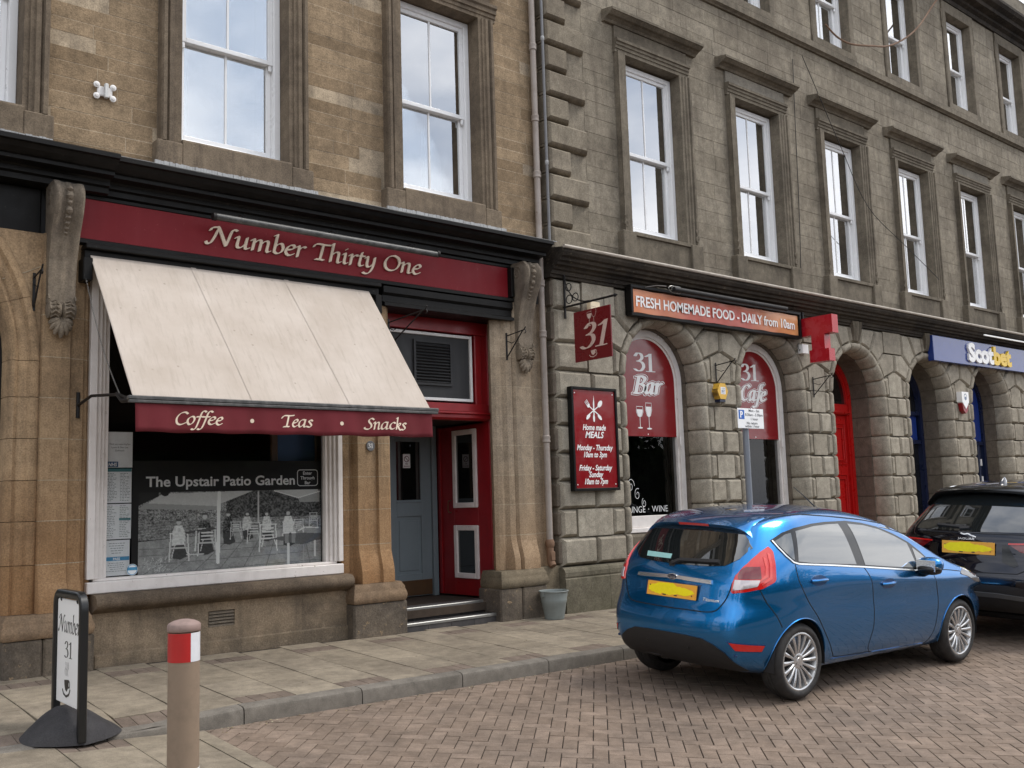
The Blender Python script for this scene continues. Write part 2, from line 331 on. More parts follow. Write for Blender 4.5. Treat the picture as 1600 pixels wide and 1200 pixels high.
    def lathe(s, prof, c=(0,0,0), axis='z', seg=24, r=0.0, capb=True, capt=True):
        """prof: (radius, height)"""
        V = []; F = []; n = len(prof)
        for rad, h in prof:
            for k in range(seg):
                a = 2*math.pi*k/seg; p, q = rad*math.cos(a), rad*math.sin(a)
                if axis == 'z': V.append((c[0]+p, c[1]+q, c[2]+h))
                elif axis == 'y': V.append((c[0]+p, c[1]+h, c[2]-q))
                else: V.append((c[0]+h, c[1]+p, c[2]+q))
        for i in range(n-1):
            for k in range(seg): F.append((i*seg+k, i*seg+(k+1)%seg, (i+1)*seg+(k+1)%seg, (i+1)*seg+k))
        if capb: F.append(tuple(range(seg-1, -1, -1)))
        if capt: F.append(tuple(range((n-1)*seg, n*seg)))
        return s.add(V, F, r)
    def poly_y(s, pts, y0, y1, r=0.0):
        """polygon in (x,z) given thickness from y0 (front) to y1"""
        n = len(pts); A = sum(pts[i][0]*pts[(i+1)%n][1] - pts[(i+1)%n][0]*pts[i][1] for i in range(n))
        if A < 0: pts = pts[::-1]
        V = [(x, y0, z) for x, z in pts] + [(x, y1, z) for x, z in pts]
        F = [tuple(range(n)), tuple(range(2*n-1, n-1, -1))] + [(i, i+n, (i+1)%n+n, (i+1)%n) for i in range(n)]
        return s.add(V, F, r)
    def build(s, name, mat, parent=None, label=None, cat=None, group=None, kind=None, smooth=False, world=True, origin=None):
        me = bpy.data.meshes.new(name)
        off = Vector((0,0,0))
        if parent is not None and world: off = world_loc(parent)
        elif parent is None:
            if origin is None:
                xs = [p[0] for p in s.v]; ys = [p[1] for p in s.v]; zs = [p[2] for p in s.v]
                off = Vector(((min(xs)+max(xs))/2, (min(ys)+max(ys))/2, min(zs)))
            else: off = Vector(origin)
        me.from_pydata([(p[0]-off[0], p[1]-off[1], p[2]-off[2]) for p in s.v], [], s.f)
        mats = mat if isinstance(mat, (list, tuple)) else [mat]
        for mm in mats: me.materials.append(M[mm] if isinstance(mm, str) else mm)
        if len(mats) > 1: me.polygons.foreach_set('material_index', s.m)
        if any(s.r):
            at = me.attributes.new('rnd', 'FLOAT', 'FACE'); at.data.foreach_set('value', s.r)
        if smooth:
            me.polygons.foreach_set('use_smooth', [True]*len(me.polygons))
            try: me.set_sharp_from_angle(angle=R_(smooth if smooth is not True else 38))
            except Exception: pass
        me.update()
        o = bpy.data.objects.new(name, me); col.objects.link(o)
        if parent is not None: o.parent = parent
        else: o.location = off
        tag(o, label, cat, group, kind)
        return o
def world_loc(o):
    l = Vector((0,0,0))
    while o is not None: l += Vector(o.location); o = o.parent
    return l
def tag(o, label=None, cat=None, group=None, kind=None):
    for k, v in (('label', label), ('category', cat), ('group', group), ('kind', kind)):
        if v: o[k] = v
    return o
def empty(name, loc=(0,0,0), label=None, cat=None, group=None, kind=None, parent=None, rz=0):
    o = bpy.data.objects.new(name, None); col.objects.link(o); o.location = loc; o.rotation_euler = (0, 0, rz); o.empty_display_size = 0.1
    if parent: o.parent = parent
    return tag(o, label, cat, group, kind)
def copy_tree(o, parent=None):
    c = o.copy(); col.objects.link(c); c.parent = parent
    if parent is not None: c.matrix_parent_inverse = o.matrix_parent_inverse
    for ch in list(o.children): copy_tree(ch, c)
    return c

KY = 6.95        # kerb face
# ground: crossfall towards the kerb and a slight fall along the street
def road_z(x, y): return -0.0125*(x-5.2) + 0.05*(min(y, 6.95)-6.95)*(1 if y > 2.5 else 1) if y > 3.0 else -0.0125*(x-5.2) - 0.1975
def _sm(t): t = min(1, max(0, t)); return t*t*(3-2*t)
def pave_z(x, y): return 0.12 - 0.0125*(x-5.2) + 0.04*(y-6.95) - 0.045*_sm((3.15-x)/0.6)*_sm(1-(y-6.95)/0.6)

# ================================================================ pieces helper
_inv = mw.inverted()
def proj(p):
    c = _inv @ Vector(p)
    if c.z > -0.1: return None
    return (800 + F_PX*c.x/-c.z, 600 - F_PX*c.y/-c.z, -c.z)
def score(cen, size):
    q = proj(cen)
    if q is None: return -1.0
    s = size / (q[2]*q[2])
    if not (-40 < q[0] < 1640 and -40 < q[1] < 1240): s *= 0.001
    return s
def emit(parent, specs, name, mat, limit=300, pile=None, smooth=False, label=None):
    """specs: (centre, size, MB); the largest in the picture become single parts, the rest one joined part"""
    order = sorted(specs, key=lambda s: -score(s[0], s[1]))
    for cen, size, mb in order[:limit]:
        mb.r = [0.0]*len(mb.f)
        mb.build(name, mat, parent, smooth=smooth)
    rest = order[limit:]
    if rest:
        J = MB()
        for cen, size, mb in rest:
            J.add(mb.v, mb.f, rnd.random()*0.98 + 0.01)
        J.build(pile or name + 's', mat, parent, kind='stuff', smooth=smooth)
def slab(mb, quad, zf, t, c, dz=0.0, r=0.0):
    """paving piece: quad of (x,y) counterclockwise, surface height function, thickness, chamfer"""
    cx = sum(p[0] for p in quad)/4; cy = sum(p[1] for p in quad)/4
    def ins(p):
        dx, dy = p[0]-cx, p[1]-cy; l = math.hypot(dx, dy); k = 1 - c*1.41/l
        return (cx+dx*k, cy+dy*k)
    V = [(x, y, zf(x, y)+dz-t) for x, y in quad] + [(x, y, zf(x, y)+dz-c*0.7) for x, y in quad] + [(*ins(p), zf(*ins(p))+dz) for p in quad]
    F = [(8, 9, 10, 11)]
    for l in (0, 4):
        for i in range(4): F.append((l+i, l+(i+1)%4, l+4+(i+1)%4, l+4+i))
    return mb.add(V, F, r)

# ================================================================ ground
def sheet(name, x0, x1, y0, y1, zf, mat, nx=1, ny=1, dz=0.0):
    mb = MB(); V = []; F = []
    for j in range(ny+1):
        for i in range(nx+1):
            x = x0+(x1-x0)*i/nx; y = y0+(y1-y0)*j/ny; V.append((x, y, zf(x, y)+dz))
    for j in range(ny):
        for i in range(nx): a = j*(nx+1)+i; F.append((a, a+1, a+nx+2, a+nx+1))
    mb.add(V, F); return mb
g = empty('ground', (0, 0, 0), kind='structure')
mb = sheet('ground', -150, 150, -150, 60, lambda x, y: -0.0125*(max(-20, min(x, 40))-5.2) - 0.62, 'asphalt', 8, 2)
mb.build('ground_sheet', 'asphalt', g)
road = empty('road', (0, 0, 0), kind='structure')
mb = MB()
for (a, b, n) in ((-0.5, 3.0, 2), (3.0, KY+0.02, 4)):
    q = sheet('x', 2.86, 34, a, b, road_z, None, 24, n, -0.009); mb.add(q.v, q.f)
mb.build('joint_sand', 'sand_joint', road)
mb = MB()
q = sheet('x', -14, 34, -14, -0.5, road_z, None, 24, 4, -0.004); mb.add(q.v, q.f)
q = sheet('x', -14, 0.8, -0.5, 3.0, road_z, None, 8, 2, -0.02); mb.add(q.v, q.f)
mb.build('far_road_surface', 'paver', road)
specs = []
U = 0.1035; gap = 0.0034
c45 = math.cos(R_(45)); ox, oy = 2.95, 6.9
def rot(i, j): return (ox + (i*c45 - j*c45)*U, oy + (i*c45 + j*c45)*U)
XA, XB, YA, YB = 2.925, 23.5, 0.6, KY-0.004
def clipq(poly, ax, lim, keep_less):
    o = []
    for k in range(len(poly)):
        a, b = poly[k], poly[(k+1) % len(poly)]
        ia = (a[ax] <= lim) == keep_less; ib = (b[ax] <= lim) == keep_less
        if ia: o.append(a)
        if ia != ib:
            t = (lim-a[ax])/(b[ax]-a[ax]); o.append((a[0]+(b[0]-a[0])*t, a[1]+(b[1]-a[1])*t))
    return o
rng = int(26/U)
for i in range(-80, rng):
    for j in range(-rng, 40):
        k = (i-j) % 4
        if k == 0: cells = (i, j, i+2, j+1)
        elif k == 2: cells = (i, j-1, i+1, j+1)
        else: continue
        cx_, cy_ = rot((cells[0]+cells[2])/2, (cells[1]+cells[3])/2)
        if not (XA-0.1 < cx_ < XB and YA < cy_ < YB+0.1): continue
        if math.hypot(cx_, cy_) > 24: continue
        gi = gap/U
        quad = [rot(cells[0]+gi, cells[1]+gi), rot(cells[2]-gi, cells[1]+gi), rot(cells[2]-gi, cells[3]-gi), rot(cells[0]+gi, cells[3]-gi)]
        p = quad
        if min(q_[0] for q_ in quad) < XA: p = clipq(p, 0, XA, False)
        if max(q_[1] for q_ in quad) > YB and len(p) > 2: p = clipq(p, 1, YB, True)
        if len(p) < 3: continue
        m = MB()
        dz = rnd.uniform(-0.0016, 0.0016)
        if len(p) == 4 and p is quad: slab(m, quad, road_z, 0.02, 0.004, dz)
        else:
            n = len(p); m.add([(x, y, road_z(x, y)+dz-0.02) for x, y in p] + [(x, y, road_z(x, y)+dz) for x, y in p], [tuple(range(n, 2*n))] + [(a, (a+1) % n, n+(a+1) % n, n+a) for a in range(n)])
        specs.append(((cx_, cy_, road_z(cx_, cy_)), U*U*2 * (0.3 if len(p) != 4 else 1), m))
emit(road, specs, 'block_paver', 'paver', 298, 'distant_block_pavers')

# pavement: concrete flags with bands of four bricks, kerb stones
pave = empty('pavement', (0, 0, 0), kind='structure')
mb = sheet('b', -6, 34, KY+0.02, 9.6, pave_z, None, 20, 2, -0.014); mb.build('joint_mortar', 'sand_joint', pave)
flags = []; bricks = []
x = -4.0; n = 0
KW = 0.125
off0 = 3.27 - 0.438*20
k = 0
x = off0
while x < 25:
    xa, xb = x, x+0.438; yk0 = KY+KW+0.005; yk1 = 9.12
    segs = []
    even = k % 2 == 0
    y = yk0
    if even:                                          # bricks at the kerb end, flags to the wall
        segs.append(('b', y, y+0.205)); y += 0.205
        while y < yk1-0.12: y2 = min(y+0.585, yk1); segs.append(('f', y, y2)); y = y2
    else:
        for L_ in (0.42, 0.585, 0.585): segs.append(('f', y, y+L_)); y += L_
        segs.append(('b', y, y+0.205)); y += 0.205
        segs.append(('f', y, yk1))
    for t, a, b in segs:
        m = MB()
        if t == 'f':
            slab(m, [(xa+0.0055, a+0.003), (xb-0.0055, a+0.003), (xb-0.0055, b-0.003), (xa+0.0055, b-0.003)], pave_z, 0.03, 0.003, rnd.uniform(-0.002, 0.002))
            flags.append((((xa+xb)/2, (a+b)/2, pave_z(xa, a)), (xb-xa)*(b-a), m))
        else:
            for q_ in range(4):
                m = MB(); u = xa+0.1095*q_
                slab(m, [(u+0.0015, a+0.003), (u+0.108, a+0.003), (u+0.108, b-0.003), (u+0.0015, b-0.003)], pave_z, 0.03, 0.004, rnd.uniform(-0.002, 0.002))
                bricks.append(((u+0.05, (a+b)/2, pave_z(u, a)), 0.022, m))
    x = xb; k += 1
emit(pave, flags, 'paving_flag', 'flag', 290); emit(pave, bricks, 'paving_brick', 'brick_pave', 290)
kerbs = []
x = -5.75
while x < 26:
    L_ = 1.0
    if abs(x+0.0-2.25) < 0.3: L_ = 0.97
    drop = 0.0
    def top(xx):                                      # dropped kerb left of x = 3.2
        return 0.0
    xa, xb = x+0.005, x+L_-0.005
    m = MB(); r_ = 0.022
    prof = lambda xx: [(KY, road_z(xx, KY)-0.06), (KY+KW, road_z(xx, KY)-0.06), (KY+KW, pave_z(xx, KY+KW)+top(xx)*1.0), (KY+0.06, pave_z(xx, KY+0.06)+top(xx)), (KY+0.026, pave_z(xx, KY)+top(xx)-0.002), (KY+0.008, pave_z(xx, KY)+top(xx)-0.013), (KY, pave_z(xx, KY)+top(xx)-0.034)]
    xs_ = [xa, xa+(xb-xa)/3, xa+(xb-xa)*2/3, xb]; V = []
    for xx in xs_: V += [(xx, a, b) for a, b in prof(xx)]
    F = []
    for s_ in range(3):
        for i in range(7): F.append((s_*7+i, s_*7+(i+1) % 7, s_*7+7+(i+1) % 7, s_*7+7+i)[::-1])
    F += [tuple(range(6, -1, -1))[::-1], tuple(range(21, 28))[::-1]]
    m.add(V, F); kerbs.append(((xa+0.5, KY, 0.05), 0.3, m)); x += L_
emit(pave, kerbs, 'kerb_stone', 'kerb', 300, smooth=30)

# paved build-out at the near left, flush with the dropped kerb
bo = empty('paved_build_out', (0, 0, 0), kind='structure')
def bz(x, y): 
    t = min(1, max(0, (2.92-x)/1.2)); return (0.07*t + 0.0) + (-0.0125*(x-5.2) + 0.05*(max(y, 3.0)-6.95)) + 0.006
mb = sheet('b', -8, 2.90, -0.5, KY, bz, None, 12, 10, -0.014); mb.build('joint_mortar', 'sand_joint', bo)
fl = []; br = []
def add_piece(lst, xa, xb, ya, yb, c=0.003):
    m = MB(); slab(m, [(xa+0.003, ya+0.003), (xb-0.003, ya+0.003), (xb-0.003, yb-0.003), (xa+0.003, yb-0.003)], bz, 0.03, c, rnd.uniform(-0.0015, 0.0015))
    lst.append((((xa+xb)/2, (ya+yb)/2, bz(xa, ya)), (xb-xa)*(yb-ya), m))
y = KY-0.004
while y > 0: add_piece(fl, 2.79, 2.918, y-0.9, y); y -= 0.9
k = 0; x = 2.785
while x > -5:
    xa = x-0.438; y = KY-0.004; j = 0
    if k % 2 == 1:
        for q_ in range(4): add_piece(br, xa+0.1095*q_, xa+0.1095*(q_+1), y-0.205, y, 0.004)
        y -= 0.205
    while y > 0.4:
        add_piece(fl, xa, x, y-0.585, y); y -= 0.585
    x = xa; k += 1
emit(bo, fl, 'paving_flag', 'flag', 150); emit(bo, br, 'paving_brick', 'brick_pave', 100)
# ================================================================ left building
FY = 9.24                                             # wall face of the upper floor
LB = empty('sandstone_building', (5.2, 9.3, 0.1), 'warm brown sandstone building with the cream awning and the red number thirty one fascia', 'building')
# core walls behind the stones
def wall_core(mb, x0, x1, z0, z1, y, ops, th=0.3):
    """wall slab with rectangular openings (x0,x1,z0,z1) left free"""
    xs = sorted(set([x0, x1] + [v for o in ops for v in (o[0], o[1]) if x0 < v < x1]))
    for a, b in zip(xs[:-1], xs[1:]):
        mid = (a+b)/2; cuts = sorted([(o[2], o[3]) for o in ops if o[0] < mid < o[1]])
        z = z0
        for c0, c1 in cuts:
            if c0 > z: mb.box(a, b, y, y+th, z, c0)
            z = max(z, c1)
        if z < z1: mb.box(a, b, y, y+th, z, z1)
def ashlar(specs, x0, x1, z0, z1, y, ops, ch, lmin, lmax, gap=0.004, c=0.005, proud=0.003, seed=1, th=0.05):
    rg = random.Random(seed); z = z0
    while z < z1-0.02:
        h = ch*rg.uniform(0.9, 1.12) if isinstance(ch, float) else ch[0]
        if z+h > z1-0.09: h = z1-z
        iv = [(x0, x1)]
        for o in ops:                                 # free intervals of this course
            if o[2] < z+h-0.03 and o[3] > z+0.03:
                nv = []
                for a, b in iv:
                    if o[1] <= a or o[0] >= b: nv.append((a, b)); continue
                    if o[0] > a: nv.append((a, o[0]))
                    if o[1] < b: nv.append((o[1], b))
                iv = nv
        for a, b in iv:
            if b-a < 0.02: continue
            x = a
            while x < b-1e-4:
                l = rg.uniform(lmin, lmax)
                if b-(x+l) < lmin*0.6: l = b-x
                l = min(l, b-x)
                m = MB(); yy = y-rg.uniform(0, proud)
                stone5(m, x+gap/2, x+l-gap/2, yy, yy+th, z+gap/2, z+h-gap/2, c)
                specs.append(((x+l/2, y, z+h/2), l*h, m)); x += l
        z += h
def stone5(m, x0, x1, y0, y1, z0, z1, c):
    V = [(x0, y1, z0), (x1, y1, z0), (x1, y1, z1), (x0, y1, z1), (x0, y0+c, z0), (x1, y0+c, z0), (x1, y0+c, z1), (x0, y0+c, z1),
         (x0+c, y0, z0+c), (x1-c, y0, z0+c), (x1-c, y0, z1-c), (x0+c, y0, z1-c)]
    F = [(8, 9, 10, 11)]
    for l in (0, 4):
        for i in range(4): F.append((l+i, l+(i+1) % 4, l+4+(i+1) % 4, l+4+i))
    m.add(V, F)
LX = (1.55, 4.17, 6.79)                               # window axes
WW = 0.585                                            # half width of the opening
mb = MB(); ops = [(x-WW, x+WW, 5.24, 7.64) for x in LX]
wall_core(mb, -1.8, 8.5, 4.6, 9.6, FY-0.0005, [(a-0.04, b+0.04, c-0.04, d+0.04) for a, b, c, d in ops], 0.35)
mb.build('wall_core', 'mortar', LB)
specs = []
ashlar(specs, 0.2, 8.46, 4.84, 9.4, FY, [(x-0.84, x+0.84, 4.90, 5.20) for x in LX] + [(x-0.80, x+0.80, 5.2, 7.98) for x in LX], 0.152, 0.32, 0.98, gap=0.0055, c=0.002, proud=0.004, seed=5)
emit(LB, specs, 'stone_block', 'sandstone', 285, 'upper_stone_blocks')

def sash_window(parent, xc, z0, w_, h, yf, blind=None, bars=1, blind_gap=0.0, frame_mat='upvc', split=0.5, curtain=None, side='r'):
    """white box sash: outer frame, two sashes with a glazing bar, horn brackets, glass, cloth behind"""
    x0, x1, z1 = xc-w_/2, xc+w_/2, z0+h
    f = MB(); t = 0.075
    f.box(x0, x0+t, yf, yf+0.12, z0, z1, 0.006); f.box(x1-t, x1, yf, yf+0.12, z0, z1, 0.006)
    f.box(x0+t, x1-t, yf, yf+0.12, z1-t, z1, 0.006); f.box(x0+t, x1-t, yf-0.01, yf+0.12, z0, z0+0.05, 0.006)
    f.box(x0-0.005, x1+0.005, yf-0.07, yf+0.02, z0-0.045, z0+0.004, 0.006)      # projecting cill
    win = f.build('window', frame_mat, parent)
    zm = z0+0.05+(h-0.05-t)*split
    for k, (a, b, yy, nm) in enumerate(((zm-0.02, z1-t, yf+0.03, 'upper_sash'), (z0+0.05, zm+0.03, yf+0.075, 'lower_sash'))):
        if k == 0: yy = yf+0.025
        s = MB(); r = 0.052; xa, xb = x0+t, x1-t
        s.box(xa, xa+r, yy, yy+0.045, a, b, 0.004); s.box(xb-r, xb, yy, yy+0.045, a, b, 0.004)
        s.box(xa+r, xb-r, yy, yy+0.045, a, a+(0.05 if k == 0 else 0.075), 0.004); s.box(xa+r, xb-r, yy, yy+0.045, b-0.05, b, 0.004)
        if k == 0:
            for xx in (xa, xb-r): s.box(xx+0.008, xx+r-0.008, yy+0.002, yy+0.04, a-0.07, a, 0.01)   # horns
        for q in range(bars):
            xm = xa+(xb-xa)*(q+1)/(bars+1); s.box(xm-0.011, xm+0.011, yy+0.012, yy+0.04, a+0.05, b-0.05)
        s.build(nm, frame_mat, win)
        gl = MB(); gl.box(xa+r-0.006, xb-r+0.006, yy+0.022, yy+0.026, a+0.04, b-0.04); gl.build('glass', 'pane', win)
    if blind:
        bm = MB(); bl, frac, xa, xb = blind
        zt = z1-t-0.02; zz = zt; zb = z0+0.08+(1-frac)*(h-0.2)
        while zz > zb:
            V = [(x0+0.12+xa*(w_-0.24), yf+0.185, zz), (x0+0.12+xb*(w_-0.24), yf+0.185, zz), (x0+0.12+xb*(w_-0.24), yf+0.205, zz-0.022), (x0+0.12+xa*(w_-0.24), yf+0.205, zz-0.022)]
            bm.add(V, [(0, 1, 2, 3)]); zz -= 0.028
        bm.build('blind', bl, win)
    if curtain:
        for (xa, xb, cm) in curtain:
            n = 28; V = []; F = []
            for i in range(n+1):
                xx = x0+0.1+(w_-0.2)*(xa+(xb-xa)*i/n); yy = yf+0.24+0.018*math.sin(i*1.35+xc)
                V += [(xx, yy, z0+0.06), (xx, yy, z1-0.1)]
            for i in range(n): F.append((2*i, 2*i+2, 2*i+3, 2*i+1))
            cmb = MB(); cmb.add(V, F); cmb.build('curtain', cm, win, smooth=True)
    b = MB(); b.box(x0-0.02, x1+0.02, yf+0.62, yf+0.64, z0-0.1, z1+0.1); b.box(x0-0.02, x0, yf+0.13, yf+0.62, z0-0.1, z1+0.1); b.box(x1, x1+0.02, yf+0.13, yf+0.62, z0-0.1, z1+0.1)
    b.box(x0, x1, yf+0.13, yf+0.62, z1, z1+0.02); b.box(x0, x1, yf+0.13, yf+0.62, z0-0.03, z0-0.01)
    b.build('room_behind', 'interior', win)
    return win
for i, xc in enumerate(LX):
    sash_window(LB, xc, 5.25, 2*WW-0.004, 2.38, FY+0.13, bars=1, split=0.475, curtain=[[(0.6, 0.93, 'curtain')], [(0.0, 0.12, 'curtain')], [(0.50, 0.80, 'curtain')]][i])
    # moulded architrave in steps, with sill and head
    for sgn, nm in ((-1, 'architrave_stone'), (1, 'architrave_stone')):
        xo, xi = xc+sgn*0.80, xc+sgn*WW
        prof = [(xi, FY+0.15), (xi, FY-0.075), (xi+sgn*0.045, FY-0.075), (xi+sgn*0.05, FY-0.092), (xi+sgn*0.085, FY-0.092), (xi+sgn*0.095, FY-0.112), (xi+sgn*0.135, FY-0.112), (xi+sgn*0.15, FY-0.09),
                (xi+sgn*0.165, FY-0.128), (xi+sgn*0.20, FY-0.128), (xo, FY-0.10), (xo, FY+0.05)]
        m = MB(); m.sweep_z(prof, 5.16, 7.64); m.build(nm, 'sandstone_trim', LB)
    m = MB(); prof = [(FY+0.15, 7.64), (FY-0.075, 7.64), (FY-0.075, 7.68), (FY-0.09, 7.69), (FY-0.09, 7.73), (FY-0.112, 7.74), (FY-0.112, 7.79), (FY-0.135, 7.81), (FY-0.135, 7.85), (FY+0.05, 7.86)]
    m.sweep_x(prof, xc-0.86, xc+0.86); m.box(xc-0.80, xc+0.80, FY-0.07, FY+0.05, 7.862, 8.05, 0.01)
    m.sweep_x([(FY+0.02, 8.052), (FY-0.08, 8.052), (FY-0.22, 8.13), (FY-0.22, 8.17), (FY+0.02, 8.20)], xc-0.95, xc+0.95)
    m.build('window_head', 'sandstone_trim', LB)
    m = MB(); m.sweep_x([(FY+0.16, 5.24), (FY-0.06, 5.205), (FY-0.115, 5.20), (FY-0.125, 5.18), (FY-0.125, 4.90), (FY+0.05, 4.90)], xc-WW-0.002, xc+WW+0.002)
    m.box(xc-0.845, xc-WW-0.004, FY-0.13, FY+0.04, 4.90, 5.158, 0.012); m.box(xc+WW+0.004, xc+0.845, FY-0.13, FY+0.04, 4.90, 5.158, 0.012)
    m.build('window_sill', 'sandstone_trim', LB)

# black painted cornice and fascia band over the shopfront
m = MB()
prof = [(FY+0.02, 4.87), (FY-0.16, 4.845), (FY-0.44, 4.79), (FY-0.46, 4.775), (FY-0.46, 4.74), (FY-0.42, 4.735), (FY-0.39, 4.70), (FY-0.33, 4.665), (FY-0.30, 4.66), (FY-0.30, 4.625), (FY-0.19, 4.615), (FY-0.17, 4.60), (FY-0.17, 4.56), (FY-0.13, 4.55), (FY-0.13, 4.50), (FY-0.08, 4.49), (FY+0.02, 4.49)]
m.sweep_x(prof, 2.86, 8.19)
prof2 = [(y-0.06 if y < FY else y, z) for y, z in prof]
m.sweep_x(prof2, -1.8, 2.86)
m.build('cornice', 'black_paint', LB)
for a, b, dx in ((3.30, 5.05, 0), (5.93, 7.68, 0), (0.6, 2.38, 0)):   # ribbed lead flashing lengths on top of the cornice
    m = MB()
    n = int((b-a)/0.028)
    for i in range(n):
        x = a+(b-a)*i/n; d = rnd.uniform(-0.004, 0.004)
        m.box(x, x+(b-a)/n*0.93, FY-0.155-d, FY-0.128, 4.855+rnd.uniform(-0.004, 0.004), 4.93+rnd.uniform(-0.006, 0.003))
    m.box(a, b, FY-0.132, FY-0.1305, 4.86, 4.925)
    m.build('lead_flashing', 'lead', LB)
m = MB(); m.sweep_x([(FY-0.001, 4.90), (FY-0.05, 4.885), (FY-0.40, 4.808), (FY-0.40, 4.80), (FY-0.001, 4.872)], 2.88, 8.3); m.build('mortar_fillet', 'lead', LB)

# fascia surround and black beam over door
m = MB()
m.box(2.60, 7.76, FY-0.10, FY+0.02, 4.452, 4.488, 0.004)
m.sweep_x([(FY+0.02, 4.07), (FY-0.12, 4.07), (FY-0.155, 4.055), (FY-0.155, 4.02), (FY-0.12, 4.01), (FY+0.02, 4.005)], 2.62, 7.76)
m.box(7.722, 7.765, FY-0.165, FY+0.02, 4.075, 4.449, 0.004)
m.box(2.60, 2.636, FY-0.12, FY+0.02, 4.075, 4.449, 0.004)
m.sweep_x([(FY+0.26, 4.0), (FY-0.15, 4.0), (FY-0.15, 3.93), (FY-0.12, 3.90), (FY-0.12, 3.83), (FY-0.17, 3.81), (FY-0.17, 3.775), (FY+0.26, 3.775)], 5.86, 7.74)
m.build('fascia_surround', 'black_paint', LB)
m = MB(); m.box(2.0, 8.4, FY+0.01, FY+0.25, 3.78, 4.6); m.build('beam_core', 'black_board', LB)
m = MB(); m.box(-1.8, 2.33, FY-0.03, FY+0.2, 4.07, 4.49, 0.01); m.build('neighbour_fascia', 'black_paint', LB, label='plain black fascia board of the neighbouring shop')

# pilasters, built course by course
def courses(specs, prof, zs, gap=0.005, flare=None):
    for a, b in zip(zs[:-1], zs[1:]):
        m = MB()
        n = len(prof); A = sum(prof[i][0]*prof[(i+1) % n][1] - prof[(i+1) % n][0]*prof[i][1] for i in range(n))
        pr = prof if A > 0 else prof[::-1]
        steps = 6 if flare and a < 1.25 else 1
        V = []; F = []
        for s in range(steps+1):
            z = a+gap/2+(b-a-gap)*s/steps
            for x, y in pr:
                e = flare(z) if flare else 0
                V.append((x, y-(e if y < 9.16 else 0), z))
        for s in range(steps):
            for i in range(n): F.append((s*n+i, s*n+(i+1) % n, (s+1)*n+(i+1) % n, (s+1)*n+i))
        F += [tuple(range(n-1, -1, -1)), tuple(range(steps*n, (steps+1)*n))]
        m.add(V, F); specs.append(((pr[0][0], 9.1, (a+b)/2), 0.2, m))
        if a > 0.8:
            J = MB(); e = flare(a) if flare else 0; J.sweep_z([(x+(0.004 if x < 0.5*(pr[0][0]+x) else 0), y-0.0008-(e if y < 9.16 else 0)) for x, y in pr], a-0.0032, a+0.0032); J.build('mortar_joint', 'mortar_pale', LB)
ZC = [0.75, 1.16, 1.53, 1.88, 2.24, 2.60, 2.96, 3.33, 3.78]
def flare(z): return 0.0 if z > 1.16 else 0.07*(0.5-0.5*math.cos(math.pi*min(1, (1.16-z)/0.33)))
sp1 = []; sp2 = []; sp3 = []
# left pilaster with its rounded jamb mouldings
P1 = [(2.335, 9.45), (2.335, 9.15), (2.345, 9.115), (2.575, 9.115), (2.59, 9.15), (2.70, 9.155), (2.71, 9.185), (2.74, 9.185), (2.76, 9.22), (2.80, 9.22), (2.80, 9.45)]
courses(sp1, P1, ZC[:-1] + [4.07], flare=flare)
m = MB(); prof = lambda x0, x1, y, z0, z1: None
def base_mould(m, x0, x1, yb, z0=0.55, z1=0.75, sidew=0.035):
    pr = [(9.4, z0), (yb-0.03, z0), (yb-0.045, z0+0.02), (yb-0.052, z0+0.055), (yb-0.047, z0+0.09), (yb-0.035, z0+0.115), (yb-0.03, z0+0.13), (yb-0.03, z0+0.15), (yb-0.01, z0+0.175), (yb, z1), (9.4, z1)]
    # ring of rectangles so the roll returns round the corners
    V = []; F = []; n = len(pr)-2
    for y, z in pr[1:-1]:
        e = yb-y
        V += [(x0-e*0.8, 9.4, z), (x0-e*0.8, y, z), (x1+e*0.8, y, z), (x1+e*0.8, 9.4, z)]
    for i in range(n-1):
        for k in range(3): a = i*4+k; F.append((a, a+1, a+5, a+4))
    F += [(0, 3, 2, 1), ((n-1)*4, (n-1)*4+1, (n-1)*4+2, (n-1)*4+3)]
    m.add(V, F)
for (xa, xb, lst, mt) in ((2.09, 2.75, sp1, 'base_stone'), (5.42, 6.0, sp2, 'base_stone'), (7.40, 8.06, sp3, 'base_stone_grey')):
    m = MB(); base_mould(m, xa, xb, 9.045); m.build('base_moulding', mt, LB, smooth=50)
for (xa, xb) in ((2.07, 2.38), (2.385, 2.80), (5.39, 6.06), (7.36, 7.70), (7.71, 8.10)):
    m = MB(); m.box(xa, xb, 9.02, 9.45, 0.0, 0.548, 0.018); m.build('plinth_stone', 'plinth', LB)
emit(LB, sp1, 'pilaster_stone', 'pilaster', 60)
P2 = [(5.36, 9.45), (5.36, 9.21), (5.385, 9.19), (5.43, 9.175), (5.45, 9.19), (5.47, 9.20), (5.49, 9.19), (5.50, 9.16), (5.515, 9.115), (5.60, 9.115), (5.615, 9.145), (5.76, 9.145), (5.775, 9.115), (5.90, 9.115), (5.915, 9.15), (5.94, 9.15), (5.965, 9.18), (5.98, 9.22), (5.98, 9.45)]
courses(sp2, P2, ZC[:-1] + [3.775], flare=flare); emit(LB, sp2, 'pilaster_stone', 'pilaster', 60)
P3 = [(7.60, 9.50), (7.60, 9.40), (7.57, 9.36), (7.56, 9.32), (7.50, 9.29), (7.47, 9.25), (7.455, 9.21), (7.50, 9.18), (7.55, 9.165), (7.60, 9.18), (7.64, 9.14), (7.72, 9.13), (7.735, 9.16), (7.77, 9.115), (8.02, 9.115), (8.035, 9.20), (8.10, 9.24), (8.42, 9.24), (8.42, 9.5)]
courses(sp3, P3, ZC[:-1] + [4.07], flare=flare); emit(LB, sp3, 'pilaster_stone', 'pilaster_grey', 60)
